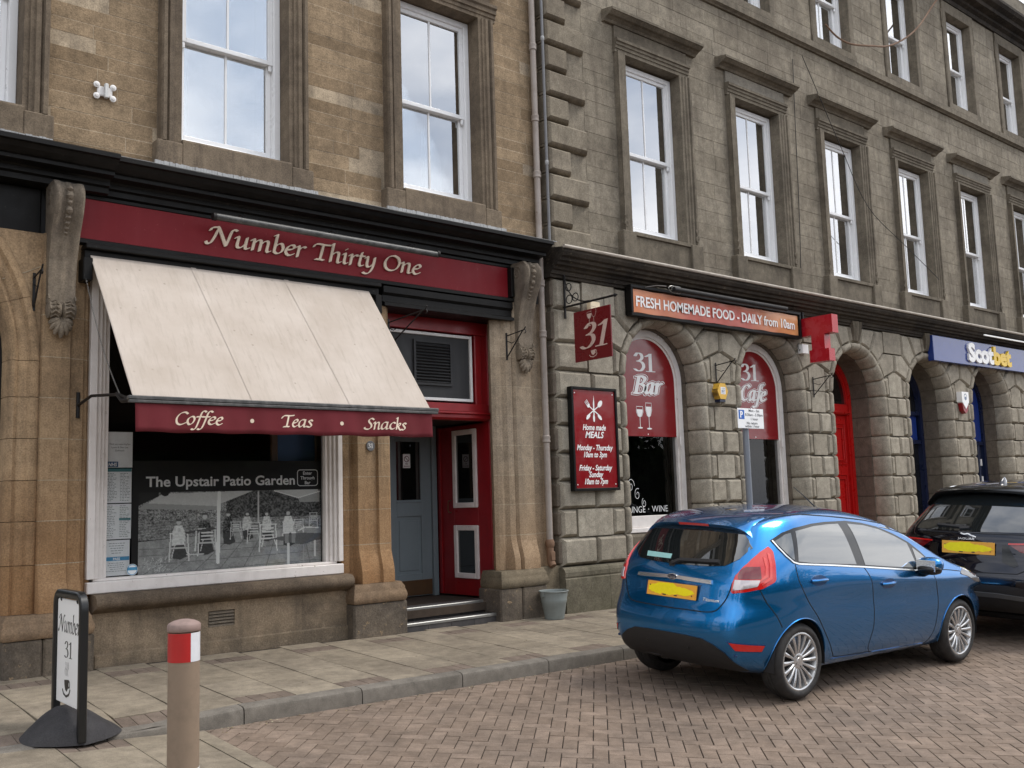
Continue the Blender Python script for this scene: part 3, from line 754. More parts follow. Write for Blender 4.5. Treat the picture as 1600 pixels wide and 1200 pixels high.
m = MB(); m.box(8.08, 8.46, 9.16, 9.42, 0.0, 0.75, 0.012); m.build('corner_plinth', 'base_stone_grey', LB); m = MB(); m.box(7.8, 8.46, FY+0.012, 9.5, 3.6, 4.62); m.build('corner_wall', 'pilaster_grey', LB)

# carved scroll brackets
def bracket(xc):
    e = empty('carved_bracket', (0, 0, 0)); e.parent = LB; e.location = -Vector(LB.location)
    def side(z):                                      # front projection of the s-shaped scroll at height z
        t = (4.50-z)/1.12
        pts = [(0, 0.20), (0.06, 0.255), (0.14, 0.27), (0.25, 0.235), (0.4, 0.155), (0.6, 0.085), (0.8, 0.06), (0.9, 0.065), (1.0, 0.07)]
        for (a, b), (c, d) in zip(pts[:-1], pts[1:]):
            if a <= t <= c: return b+(d-b)*(t-a)/(c-a)
        return 0.07
    m = MB(); V = []; F = []; n = 40
    secs = [(-0.125, 0.0), (-0.125, 1.0), (-0.105, 1.06), (-0.08, 1.03), (-0.06, 0.93), (-0.03, 0.90), (-0.018, 0.98), (0.018, 0.98), (0.03, 0.90), (0.06, 0.93), (0.08, 1.03), (0.105, 1.06), (0.125, 1.0), (0.125, 0.0)]
    for i in range(n+1):
        z = 4.50-1.12*i/n; p = side(z)+0.012
        for u, k in secs: V.append((xc+u*(1-0.10*i/n), 9.125-(p*k if k > 0.01 else -0.03), z))
    L_ = len(secs)
    for i in range(n):
        for k in range(L_-1): a = i*L_+k; F.append((a, a+L_, a+L_+1, a+1))
    F.append(tuple(range(L_))); m.add(V, F)
    m.build('scroll', 'bracket', e, smooth=55)
    for s in (-1, 1):                                  # side volutes
        for rr, zc, yc in ((0.085, 4.37, 9.03), (0.05, 3.46, 9.07)):
            m = MB()
            pts = []
            for k in range(34):
                a = k/33*2*math.pi*1.7; r_ = rr*(1-k/38); pts.append((xc+s*0.123*(1-0.1*(zc < 4)), yc-r_*math.cos(a)*0.9, zc+r_*math.sin(a)))
            m.tube(pts, 0.009, 6); m.build('volute', 'bracket', e, smooth=True)
    m = MB()                                           # hanging bell-flower drop
    z = 4.46
    for k, (r_, h) in enumerate(((0.03, 0.06), (0.036, 0.075), (0.026, 0.05), (0.034, 0.08), (0.03, 0.05), (0.028, 0.045), (0.026, 0.042), (0.022, 0.036))):
        p = side(z-h/2)
        m.lathe([(0.004, 0), (r_*0.75, -h*0.22), (r_, -h*0.55), (r_*0.6, -h*0.9), (0.004, -h)], (xc, 9.125-p+0.0, z), seg=8, capb=False, capt=False); z -= h*0.98
    m.build('bell_flower_drop', 'bracket', e, smooth=True)
    m = MB()                                           # lower roll with leaf
    for s in (-1, 1):
        m.lathe([(0.05, 0.0), (0.078, 0.012), (0.074, 0.05), (0.078, 0.095), (0.066, 0.112)], (xc+(0.005 if s > 0 else -0.117), 9.075, 3.37), axis='x', seg=16)
        for k in range(5):
            a = -0.9+k*0.5; m.tube([(xc+s*0.03, 9.075-0.078*math.cos(a), 3.37+0.078*math.sin(a)), (xc+s*0.062, 9.06-0.078*math.cos(a), 3.385+0.078*math.sin(a)), (xc+s*0.098, 9.075-0.078*math.cos(a), 3.36+0.078*math.sin(a))], 0.009, 5)
    m.build('lower_roll', 'bracket', e, smooth=True)
    m = MB()
    for k in range(7):
        a = (k-3)*0.34; L2 = 0.20-0.022*abs(k-3)
        pts = []
        for q in range(7):
            t = q/6; pts.append((xc+math.sin(a)*L2*t*0.85, 9.10-0.05*math.sin(t*2.6)-0.01, 3.315-math.cos(a)*L2*t*0.95))
        m.tube(pts, [0.013, 0.019, 0.023, 0.026, 0.027, 0.024, 0.012], 7)
    m.build('acanthus_leaf', 'bracket', e, smooth=True)
    return e
bracket(2.475); bracket(7.90)

# shop window: white frame, big pane, stone sill and stained riser wall with an air vent
zt = 3.96
m = MB()
for (a, b, y) in ((2.765, 2.83, 9.16), (2.832, 2.875, 9.185), (2.877, 2.915, 9.21), (2.917, 2.955, 9.235)):
    m.box(a, b, y, y+0.09, 1.0, zt, 0.004)
for (a, b, y) in ((5.19, 5.225, 9.235), (5.227, 5.262, 9.21), (5.264, 5.30, 9.185), (5.302, 5.355, 9.16)):
    m.box(a, b, y, y+0.09, 1.0, zt, 0.004)
m.box(2.765, 5.355, 9.15, 9.32, 0.872, 0.975, 0.008); m.box(2.83, 5.30, 9.20, 9.32, 0.977, 1.0, 0.003)
m.box(2.957, 5.188, 9.22, 9.32, zt-0.06, zt)
sw = m.build('shop_window', 'old_white', LB)
m = MB(); m.add([(2.95, 9.292, 0.995), (5.195, 9.292, 0.995), (5.195, 9.292, zt-0.05), (2.95, 9.292, zt-0.05)], [(0, 1, 2, 3)]); m.build('glass', 'pane_clear', sw)
m = MB(); pr = [(9.35, 0.87), (9.12, 0.868), (9.06, 0.86), (9.025, 0.835), (9.01, 0.80), (9.02, 0.765), (9.05, 0.74), (9.09, 0.73), (9.12, 0.71), (9.16, 0.70), (9.35, 0.70)]
m.sweep_x(pr, 2.81, 5.40); m.build('stone_sill', 'sillstone', LB, smooth=60)
m = MB()
for (a, b, c_, d) in ((2.82, 3.885, 0.0, 0.70), (4.15, 5.40, 0.0, 0.70), (3.885, 4.15, 0.0, 0.47), (3.885, 4.15, 0.62, 0.70)): m.box(a, b, 9.17, 9.4, c_, d)
m.sweep_x([(9.30, 0.0), (9.145, 0.0), (9.145, 0.33), (9.172, 0.345), (9.30, 0.345)], 2.84, 5.39)
m.build('riser_wall', 'riser', LB)
m = MB(); m.box(3.885, 4.15, 9.21, 9.22, 0.465, 0.625)
for k in range(5): m.add([(3.89, 9.168, 0.478+k*0.03), (4.145, 9.168, 0.478+k*0.03), (4.145, 9.2, 0.497+k*0.03), (3.89, 9.2, 0.497+k*0.03), (3.89, 9.166, 0.470+k*0.03), (4.145, 9.166, 0.470+k*0.03)], [(0, 1, 2, 3), (4, 5, 1, 0)])
m.build('air_vent', 'bracket', LB)
# dark interior behind the shop window, with a timber post and a framed board
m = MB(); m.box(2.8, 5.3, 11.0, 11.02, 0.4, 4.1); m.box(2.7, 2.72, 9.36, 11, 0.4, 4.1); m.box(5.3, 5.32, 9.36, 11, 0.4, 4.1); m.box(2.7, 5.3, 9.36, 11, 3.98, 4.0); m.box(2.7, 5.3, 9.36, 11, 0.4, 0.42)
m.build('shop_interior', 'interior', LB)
# entrance: red frame, black louvre panel, doors, steps
m = MB()
yF = 9.43
m.box(6.02, 6.12, yF, yF+0.1, 0.40, 3.774, 0.005); m.box(7.585, 7.68, yF, yF+0.12, 0.40, 3.774, 0.005)
m.box(6.12, 7.585, yF, yF+0.1, 3.62, 3.774, 0.005)
m.box(7.40, 7.50, yF+0.012, yF+0.1, 2.75, 3.62, 0.01); m.box(7.50, 7.585, yF+0.035, yF+0.1, 2.75, 3.62)
m.box(6.12, 7.585, yF-0.005, yF+0.1, 2.66, 2.76, 0.006); m.sweep_x([(yF+0.1, 2.56), (yF-0.005, 2.56), (yF-0.03, 2.585), (yF-0.03, 2.62), (yF-0.06, 2.635), (yF-0.06, 2.655), (yF+0.1, 2.658)], 6.12, 7.585)
ent = m.build('entrance_frame', 'red_paint', LB)
m = MB(); z0, z1, x0, x1 = 2.785, 3.60, 6.13, 7.365
m.box(x0, x1, yF+0.02, yF+0.06, z1-0.035, z1, 0.004); m.box(x0, x1, yF+0.02, yF+0.06, z0, z0+0.035, 0.004); m.box(x1-0.035, x1, yF+0.02, yF+0.06, z0+0.035, z1-0.035, 0.004); m.box(x0, x0+0.035, yF+0.02, yF+0.06, z0+0.035, z1-0.035, 0.004)
m.build('white_border', 'white_paint', ent)
m = MB(); m.box(x0+0.035, x1-0.035, yF+0.045, yF+0.065, z0+0.035, z1-0.035)
m.box(6.50, 7.06, yF+0.02, yF+0.046, 2.965, 2.995); m.box(6.50, 7.06, yF+0.02, yF+0.046, 3.475, 3.505); m.box(6.50, 6.53, yF+0.02, yF+0.046, 2.995, 3.475); m.box(7.03, 7.06, yF+0.02, yF+0.046, 2.995, 3.475)
m.build('transom_panel', 'black_board', ent)
for k in range(13):
    m = MB(); z = 3.0+k*0.0365
    m.add([(6.53, yF+0.012, z), (7.03, yF+0.012, z), (7.03, yF+0.044, z+0.026), (6.53, yF+0.044, z+0.026), (6.53, yF+0.016, z-0.004), (7.03, yF+0.016, z-0.004), (7.03, yF+0.044, z+0.02), (6.53, yF+0.044, z+0.02)], [(0, 1, 2, 3), (7, 6, 5, 4), (4, 5, 1, 0)]); m.build('louvre_slat', 'black_board', ent)
# porch walls, floor
m = MB(); m.box(6.0, 7.7, yF+0.11, 11.5, 2.58, 2.62); m.build('porch_ceiling', 'interior_warm', LB)
m = MB(); m.box(7.655, 7.70, yF+0.12, 10.8, 0.40, 2.56); m.build('porch_wall', 'red_paint', LB); m = MB(); m.box(5.98, 6.02, yF+0.1, 11.5, 0.40, 2.58); m.build('porch_wall', 'red_paint', LB)
m = MB(); m.box(6.0, 7.7, 9.30, 11.4, 0.30, 0.385); m.build('porch_floor', 'mat_brown', LB)
# steps: lower one runs out in front of the frame
def step(x0, x1, y0, y1, z0, z1, tiles):
    m = MB(); m.box(x0+0.004, x1-0.004, y0+0.008, y1, z0, z1-0.008)
    s = m.build('step', 'tile_dark', LB)
    for k in range(tiles):
        a = x0+(x1-x0)*k/tiles; b = x0+(x1-x0)*(k+1)/tiles
        q = MB(); q.box(a+0.0025, b-0.0025, y0, y0+0.012, z0, z1-0.03, 0.001); q.build('riser_tile', 'tile_dark', s)
        q = MB(); q.box(a+0.0025, b-0.0025, y0+0.05, y1, z1-0.012, z1, 0.001); q.build('tread_tile', 'tile_dark', s)
    q = MB(); q.box(x0, x1, y0-0.006, y0+0.048, z1-0.004, z1+0.006, 0.002); q.box(x0, x1, y0-0.008, y0-0.001, z1-0.026, z1+0.004, 0.002)
    for j in range(3): q.box(x0, x1, y0+0.004+j*0.014, y0+0.010+j*0.014, z1+0.006, z1+0.008)
    q.build('nosing', 'aluminium', s)
step(6.07, 7.68, 9.12, 9.36, 0.02, 0.268, 5); step(6.07, 7.66, 9.36, 9.62, 0.02, 0.405, 5)
# slate blue inner door
yD = 10.56
m = MB(); m.box(7.50, 7.575, yD-0.02, yD+0.08, 0.385, 2.58, 0.004); m.box(6.03, 6.80, yD-0.01, yD+0.08, 0.385, 2.58); m.box(6.80, 7.50, yD-0.02, yD+0.08, 2.48, 2.58, 0.004)
df = m.build('inner_door', 'blue_door', LB)
m = MB(); a, b = 6.82, 7.495
m.box(a, a+0.14, yD+0.01, yD+0.055, 0.40, 2.47, 0.003); m.box(b-0.16, b, yD+0.01, yD+0.055, 0.40, 2.47, 0.003)
for z0, z1 in ((2.37, 2.47), (1.41, 1.62), (0.40, 0.68)): m.box(a+0.14, b-0.16, yD+0.01, yD+0.055, z0, z1, 0.003)
m.box(a+0.14, b-0.16, yD+0.028, yD+0.05, 0.68, 1.41); m.box(a+0.175, b-0.195, yD+0.018, yD+0.03, 0.72, 1.36, 0.006)
m.box(a+0.14, b-0.16, yD+0.0, yD+0.02, 1.585, 1.605, 0.004)
m.build('door_leaf', 'blue_door', df)
m = MB(); m.box(a+0.14, b-0.16, yD+0.03, yD+0.036, 1.62, 2.37); m.build('door_glass', 'pane_dark', df)
m = MB(); m.box(a+0.01, b-0.01, yD+0.002, yD+0.012, 0.41, 0.60); m.build('kick_plate', 'brass', df)
# red outer door, standing open against the right side of the porch
dx = 7.60
m = MB(); y0, y1 = 9.56, 10.52; t0, t1 = dx, dx+0.045
m.box(t0, t1, y0, y0+0.15, 0.41, 2.54, 0.003); m.box(t0, t1, y1-0.31, y1, 0.41, 2.54, 0.003)
for z0, z1 in ((0.41, 0.63), (1.27, 1.51), (2.48, 2.54)): m.box(t0, t1, y0+0.15, y1-0.31, z0, z1, 0.003)
m.box(t0-0.02, t0-0.001, y1-0.05, y1, 0.41, 2.54, 0.002)
rd = m.build('outer_door', 'red_paint', LB)
for z0, z1 in ((1.50, 2.49), (0.62, 1.28)):
    q = MB(); ya, yb = y0+0.155, y1-0.312; e = 0.065
    for (p0, p1, p2, p3) in ((ya, ya+e, z0, z1), (yb-e, yb, z0, z1), (ya+e, yb-e, z0, z0+e), (ya+e, yb-e, z1-e, z1)): q.box(t0-0.022, t0+0.02, p0, p1, p2, p3, 0.006)
    q.build('panel_border', 'old_white', rd)
    q = MB(); q.box(t0+0.004, t0+0.02, ya+e-0.004, yb-e+0.004, z0+e-0.004, z1-e+0.004); q.build('door_pane', 'pane_dark', rd)
q = MB(); q.tube([(t0-0.001, y1-0.25, 1.44), (t0-0.05, y1-0.25, 1.45), (t0-0.055, y1-0.25, 1.50), (t0-0.055, y1-0.25, 1.54), (t0-0.05, y1-0.25, 1.59), (t0-0.001, y1-0.25, 1.60)], 0.007, 6); q.build('handle', 'brass', rd, smooth=True)
for xx, sg in ((6.075, 1), (7.62, -1)):
    q = MB(); q.tube([(xx, yF+0.003, 1.72), (xx+sg*0.0, yF-0.05, 1.72), (xx, yF-0.062, 1.70), (xx, yF-0.062, 1.41), (xx, yF-0.05, 1.39), (xx, yF+0.003, 1.39)], 0.010, 8); q.build('pull_handle', 'white_paint', ent, smooth=True)
# number disc on the middle pilaster is a sign of its own (see signs)
# neighbouring shop: one big arched opening whose right haunch shows at the far left
cx, zs = 0.40, 2.92
AR = ((1.935, 9.155), (1.90, 9.125), (1.86, 9.125), (1.835, 9.155), (1.79, 9.155), (1.765, 9.18), (1.735, 9.16), (1.70, 9.18), (1.685, 9.23), (1.68, 9.45))
seams_ = [R_(a) for a in (0, 17, 34, 51, 68, 85, 102, 119, 136, 153, 170, 180)]
for a0, a1 in zip(seams_[:-1], seams_[1:]):
    m = MB(); V = []; F = []; n = len(AR)
    for i in range(6):
        a = a0+0.0012+(a1-a0-0.0024)*i/5
        for r_, y in AR: V.append((cx+r_*math.cos(a), y, zs+r_*math.sin(a)))
    for i in range(5):
        for k in range(n-1): q = i*n+k; F.append((q, q+1, q+n+1, q+n))
    F += [tuple(range(n))[::-1], tuple(range(5*n, 6*n))]
    m.add(V, F); m.build('arch_stone', 'pilaster', LB, smooth=50)
for a, b in zip(ZC[:-2], ZC[1:-1]):
    b = min(b, zs); 
    if b <= a: continue
    for sg in (-1, 1):
        m = MB(); V = []; n = len(AR)
        for z in (a+0.0025, b-0.0025):
            for r_, y in AR: V.append((cx+sg*r_, y, z))
        F = [(k, k+1, k+1+n, k+n) if sg < 0 else (k, k+n, k+1+n, k+1) for k in range(n-1)]+[tuple(range(n)), tuple(range(n, 2*n))]
        m.add(V, F); m.build('jamb_stone', 'pilaster', LB, smooth=50)
m = MB(); V = []; F = []; N_ = 40
for i in range(N_+1):
    a = math.pi*i/N_; c, s_ = math.cos(a), math.sin(a); r_ = 1.93
    k = min(1.945/abs(c) if abs(c) > 0.01 else 9, (4.07-zs)/max(s_, 0.01)); k = max(k, r_-0.01); V += [(cx+r_*c, 9.165, zs+r_*s_), (cx+k*c, 9.165, zs+k*s_)]
for i in range(N_): F.append((2*i, 2*i+1, 2*i+3, 2*i+2))
m.add(V, F)
c45_ = math.atan2(4.07-zs, 1.945)
m.add([(cx+1.945, 9.166, zs+0.9), (cx+1.945, 9.166, 4.07), (cx+1.2, 9.166, 4.07)], [(0, 1, 2)]); m.build('spandrel_wall', 'pilaster', LB)
for P in ([(cx+1.62, 3.98), (cx+1.94, 3.98+0.05)], ):
    m = MB(); m.tube([(2.02, 9.163, 3.62), (2.20, 9.163, 3.70), (2.33, 9.163, 3.77)], 0.004, 5); m.build('mortar_joint', 'mortar_pale', LB)
m = MB(); pts = [(cx+1.69*math.cos(math.pi*i/40), 9.42, zs+1.69*math.sin(math.pi*i/40)) for i in range(41)]
m.tube([(cx+1.69, 9.42, 0.3)] + pts + [(cx-1.69, 9.42, 0.3)], 0.055, 6); nd = m.build('arched_shopfront', 'black_paint', LB, smooth=True, label='glossy black frame of the neighbouring arched opening')
m = MB(); m.box(cx-1.66, cx+1.66, 9.47, 9.48, 0.2, 4.0); m.build('glass', 'pane', nd)
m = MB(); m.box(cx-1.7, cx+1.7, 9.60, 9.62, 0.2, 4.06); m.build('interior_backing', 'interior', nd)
# roof-side body so that the building has depth
m = MB(); m.box(-1.8, 8.44, 10.6+1.2, 12.6, 0, 9.6); m.box(-1.8, 8.44, 9.0, 12.6, 9.6, 9.7); m.box(-1.82, -1.8, 9.3, 12.6, 0, 9.6); m.build('building_body', 'sandstone', LB)
# ================================================================ right building
RY = 9.10; XR0 = 8.42
M['quoin_stone'] = stone('raised_quoin_stone', (0.19, 0.16, 0.118), (0.225, 0.192, 0.143), (0.26, 0.222, 0.168), var=0.8, stain=(0.11, 0.09, 0.068), stain_amt=0.5, streak=0.3, lich=((0.32, 0.28, 0.22), 0.35))
M['plinth_grey'] = stone('grey_green_plinth_stone', (0.13, 0.112, 0.08), (0.155, 0.135, 0.098), (0.18, 0.158, 0.115), stain=(0.075, 0.068, 0.045), stain_amt=0.7, streak=0.3, lich=((0.25, 0.225, 0.17), 0.4), low=(0.0, 0.6, (0.11, 0.10, 0.06), 0.5))
M['pale_frieze'] = stone('pale_repaired_frieze', (0.22, 0.195, 0.16), (0.24, 0.215, 0.175), (0.26, 0.235, 0.19), stain_amt=0.3)
M['pane_grey'] = glass('grey_reflecting_glass', 0.15, body=(0.05, 0.05, 0.05))
RB = empty('rusticated_building', (16.0, 9.3, 0.0), 'grey brown stone building with rusticated arches and quoins at street level, right of the drainpipe', 'building')
XC = [10.53+2.54*k for k in range(6)]; ZS = 3.215; RA = 0.91; RI = 0.745
def offset_poly(P, d):
    n = len(P); L_ = []
    for i in range(n):
        a = Vector(P[i]); b = Vector(P[(i+1) % n]); t = (b-a).normalized(); nn = Vector((-t.y, t.x))   # inward normal of a ccw polygon
        L_.append((a+nn*d[i], t))
    out_ = []
    for i in range(n):
        (p, t), (q, u) = L_[i-1], L_[i]
        cr = t.x*u.y-t.y*u.x
        if abs(cr) < 1e-3: out_.append(tuple(q)); continue
        s = ((q-p).x*u.y-(q-p).y*u.x)/cr; out_.append(tuple(p+t*s))
    return out_
OPEN_LV = [(-0.016, 0.030, 0.048), (-0.004, 0.004, 0.034), (0.018, -0.030, 0.018), (0.050, -0.070, 0.003), (0.10, -0.108, 0.002), (0.165, -0.138, 0.002), (0.225, -0.155, 0.008), (0.262, -0.162, 0.030)]
def rust(P, opened=(), y=RY, flat=False, seedr=0.0):
    """one rusticated block: ccw polygon in (x, z), 'opened' edges swing back into the arch as a rounded splay"""
    opened = ()
    if opened:                                        # cut the corners where the splay meets a joint, so the joint stays a V round the arris
        n0 = len(P); Q = []; op = set()
        for i in range(n0):
            prev_o, cur_o = ((i-1) % n0) in opened, i in opened
            a, p, b = Vector(P[i-1]), Vector(P[i]), Vector(P[(i+1) % n0])
            if prev_o != cur_o:
                u1 = p+(a-p).normalized()*(cut if not prev_o else cut*0.75); u2 = p+(b-p).normalized()*(cut if not cur_o else cut*0.75)
                Q.append(tuple(u1)); op.add(len(Q)-1); Q.append(tuple(u2))
                if cur_o: op.add(len(Q)-1)
            else:
                Q.append(tuple(p))
                if cur_o: op.add(len(Q)-1)
        P = Q; opened = tuple(op)
    m = MB(); n = len(P); V = []; F = []; lv = OPEN_LV if opened else [(-0.014, 0, 0.046), (0.002, 0, 0.032), (0.046, 0, 0.002), (0.16, 0, 0.002)]
    if flat: lv = [(a+(0.016 if a < 0.01 else 0), b, min(c, 0.006+max(0, a)) if a < 0.03 else c) for a, b, c in lv]
    jit = rnd.uniform(-0.004, 0.004)
    for k, (dy, do, dn) in enumerate(lv):
        Q = offset_poly(P, [do if i in opened else dn for i in range(n)])
        V += [(x, y+dy+(jit if k < 3 else 0), z) for x, z in Q]
    for k in range(len(lv)-1):
        for i in range(n): F.append((k*n+i, k*n+n+i, k*n+n+(i+1) % n, k*n+(i+1) % n)[::-1][::-1])
    F = [f[::-1] for f in F]
    F.append(tuple(range(n)))
    m.add(V, F)
    cx = sum(p[0] for p in P)/n; cz = sum(p[1] for p in P)/n
    A = abs(sum(P[i][0]*P[(i+1) % n][1]-P[(i+1) % n][0]*P[i][1] for i in range(n)))/2
    return ((cx, y, cz), A + 0.05*len(opened), m)
rs = []
def arc(xc, a, r=RA): return (xc+r*math.cos(R_(a)), ZS+r*math.sin(R_(a)))
def cellpoly(xc, pts, opened):
    """pts relative to the arch centre; ('a', deg) marks a point on the arch; also mirrored"""
    P = [arc(xc, p[1]) if p[0] == 'a' else (xc+p[0], ZS+p[1]) for p in pts]
    rs.append(rust(P, opened))
    Q = [(2*xc-x, z) for x, z in P][::-1]; n = len(P)
    rs.append(rust(Q, [(n-2-i) % n for i in opened]))
T20 = math.tan(R_(20)); t80 = 1.2/math.tan(R_(80)); t60 = 1.2/math.tan(R_(60))
for k, xc in enumerate(XC):
    cellpoly(xc, [('a', 0), (1.04, 0), (1.04, 1.04*T20), ('a', 20), ('a', 10)], (3, 4))
    cellpoly(xc, [('a', 20), (1.265, 1.265*T20), (1.265, 0.80), (0.955, 0.80), ('a', 40), ('a', 30)], (4, 5))
    cellpoly(xc, [('a', 40), (0.955, 0.80), (0.955, 1.2), (t60, 1.2), ('a', 60), ('a', 50)], (4, 5))
    cellpoly(xc, [('a', 60), (t60, 1.2), (t80, 1.2), ('a', 80), ('a', 70)], (3, 4))
    P = [arc(xc, 80), (xc+t80, ZS+1.2), (xc-t80, ZS+1.2), arc(xc, 100), arc(xc, 90)]
    rs.append(rust(P, (3, 4)))
    xm = xc-1.27
    rs.append(rust([(xm-0.23, ZS), (xm+0.23, ZS), (xm+0.23, ZS+1.04*T20), (xm, ZS+1.27*T20), (xm-0.23, ZS+1.04*T20)], flat=True))
    rs.append(rust([(xm-0.312, ZS+0.80), (xm+0.312, ZS+0.80), (xm+0.312, ZS+1.2), (xm-0.312, ZS+1.2)], flat=True)) if k else None
rs.append(rust([(XR0+0.03, ZS), (9.03, ZS), (9.03, ZS+1.04*T20), (XR0+0.03, ZS+0.36)]))
rs.append(rust([(XR0+0.03, ZS+0.36), (9.03, ZS+1.04*T20), (9.26, ZS+1.27*T20), (9.26, ZS+0.80), (XR0+0.03, ZS+0.80)]))
rs.append(rust([(XR0+0.03, ZS+0.80), (8.95, ZS+0.80), (8.95, ZS+1.2), (XR0+0.03, ZS+1.2)]))
rs.append(rust([(8.955, ZS+0.80), (9.57, ZS+0.80), (9.57, ZS+1.2), (8.955, ZS+1.2)], flat=True))
HC = 0.355
def pier(x0, x1, left_open=True, right_open=True, kk=0, start=0):
    w_ = x1-x0
    for c in range(start, 7):
        z0, z1 = 0.73+HC*c, 0.73+HC*(c+1); g_ = rnd.uniform(-0.02, 0.02)
        if w_ < 0.9: cuts = [x0, (x0+x1)/2+g_, x1] if (c+kk) % 2 == 0 else [x0, x0+0.16+g_, x1-0.16+g_, x1]
        else: cuts = [x0, x0+0.63+g_, x1] if (c+kk) % 2 == 0 else [x0, x0+0.30+g_, x1-0.23+g_, x1]
        for i, (a, b) in enumerate(zip(cuts[:-1], cuts[1:])):
            op = []
            if i == 0 and left_open: op.append(3)
            if i == len(cuts)-2 and right_open: op.append(1)
            rs.append(rust([(a, z0), (b, z0), (b, z1), (a, z1)], op, flat=(len(cuts) == 4 and i == 1)))
pier(XR0+0.03, XC[0]-RA, False, True, 0)
for k in range(5): pier(XC[k]+RA, XC[k+1]-RA, kk=k)
pier(XC[5]+RA, XC[5]+RA+0.72)
RING = [(0.906, 0.035), (0.905, -0.004), (0.893, -0.022), (0.866, -0.031), (0.834, -0.022), (0.803, 0.004), (0.778, 0.045), (0.760, 0.100), (0.750, 0.165), (0.747, 0.232), (0.756, 0.262)]
def ring_block(stations, cen):
    """stations: functions (r, y) -> point, with the shrink of the section at that station"""
    m = MB(); n = len(RING); V = []; F = []
    for fn, e in stations:
        for i, (r, y) in enumerate(RING):
            t = (RING[min(i+1, n-1)][0]-RING[max(i-1, 0)][0], RING[min(i+1, n-1)][1]-RING[max(i-1, 0)][1]); l = math.hypot(*t)
            nx, ny = -t[1]/l, t[0]/l                     # towards the stone
            V.append(fn(r+abs(nx)*e, RY+y+abs(ny)*e))
    for k in range(len(stations)-1):
        for i in range(n-1): F.append((k*n+i, k*n+i+1, (k+1)*n+i+1, (k+1)*n+i))
    F += [tuple(range(n))[::-1], tuple(range((len(stations)-1)*n, len(stations)*n))]
    m.add(V, F)
    rings.append((cen, 0.09, m))
rings = []
LV = ((0.0, 0.036), (0.010, 0.020), (0.028, 0.006), (0.055, 0.0))
for xc in XC:
    for sg in (-1, 1):
        for c in range(7):
            z0, z1 = 0.73+HC*c+0.002, 0.73+HC*(c+1)-0.002; j = rnd.uniform(-0.003, 0.003)
            st = [(lambda r, y, z=z0+a: (xc+sg*r, y+j, z), e) for a, e in LV]+[(lambda r, y, z=z1-a: (xc+sg*r, y+j, z), e) for a, e in LV[::-1]]
            ring_block(st, (xc+sg*0.85, RY, (z0+z1)/2))
    for q in range(9):
        a0, a1 = R_(q*20+0.15), R_(q*20+19.85); L_ = 0.85; j = rnd.uniform(-0.003, 0.003)
        an = [(a0+a/L_, e) for a, e in LV]+[(a0+(a1-a0)*t, 0.0) for t in (0.4, 0.6)]+[(a1-a/L_, e) for a, e in LV[::-1]]
        ring_block([(lambda r, y, a=a: (xc+r*math.cos(a), y+j, ZS+r*math.sin(a)), e) for a, e in an], (xc+0.85*math.cos((a0+a1)/2), RY, ZS+0.85*math.sin((a0+a1)/2)))
emit(RB, rings, 'arch_ring_stone', 'grey_rustic', 300, smooth=50)
emit(RB, rs, 'rusticated_block', 'grey_rustic', 300, smooth=42)
# corner returns (the side of the wall that stands forward of its neighbour)
for c in range(7):
    z0 = 0.73+HC*c; m = MB()
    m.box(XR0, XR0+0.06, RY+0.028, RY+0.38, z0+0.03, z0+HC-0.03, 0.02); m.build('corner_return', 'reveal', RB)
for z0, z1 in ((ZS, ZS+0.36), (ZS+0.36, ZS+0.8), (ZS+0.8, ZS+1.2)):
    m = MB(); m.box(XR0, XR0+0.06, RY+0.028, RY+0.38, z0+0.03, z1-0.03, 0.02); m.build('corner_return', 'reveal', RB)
# core wall with arched openings
m = MB(); yc = RY+0.07
xs = [XR0+0.03] + [v for xc in XC for v in (xc-RI-0.11, xc+RI+0.11)] + [XC[5]+RA+0.75]
for i in range(0, len(xs)-1, 2): m.box(xs[i], xs[i+1] if i+1 < len(xs) else xs[i]+0.7, yc, 9.8, -0.2, ZS)
r_ = RI+0.10
for xc in XC:
    V = []; F = []
    for i in range(33):
        a = math.pi*i/32; c, s = math.cos(a), math.sin(a); V += [(xc+r_*c, yc, ZS+r_*s), (xc+r_*c, 9.8, ZS+r_*s)]
        kk = min(1.27/abs(c) if abs(c) > 0.01 else 99, 1.30/s if s > 0.01 else 99); V.append((xc+kk*c, yc, ZS+kk*s))
    for i in range(32): F += [(3*i, 3*i+2, 3*i+5, 3*i+3), (3*i, 3*i+3, 3*i+4, 3*i+1)]
    for sgn in (-1, 1): F_ = None
    m.add(V, F)
    for sgn in (-1, 1):
        a = math.atan2(1.30, 1.27)
        m.add([(xc+sgn*1.27, yc+0.001, ZS+1.30), (xc+sgn*0.9, yc+0.001, ZS+1.30), (xc+sgn*1.27, yc+0.001, ZS+0.9)], [(0, 1, 2)])
m.box(XR0+0.03, XC[0]-1.26, yc+0.002, 9.5, ZS, 4.62); m.box(XC[5]+1.26, XC[5]+2, yc+0.002, 9.5, 0, 4.62)
m.build('wall_core', 'grey_core', RB)
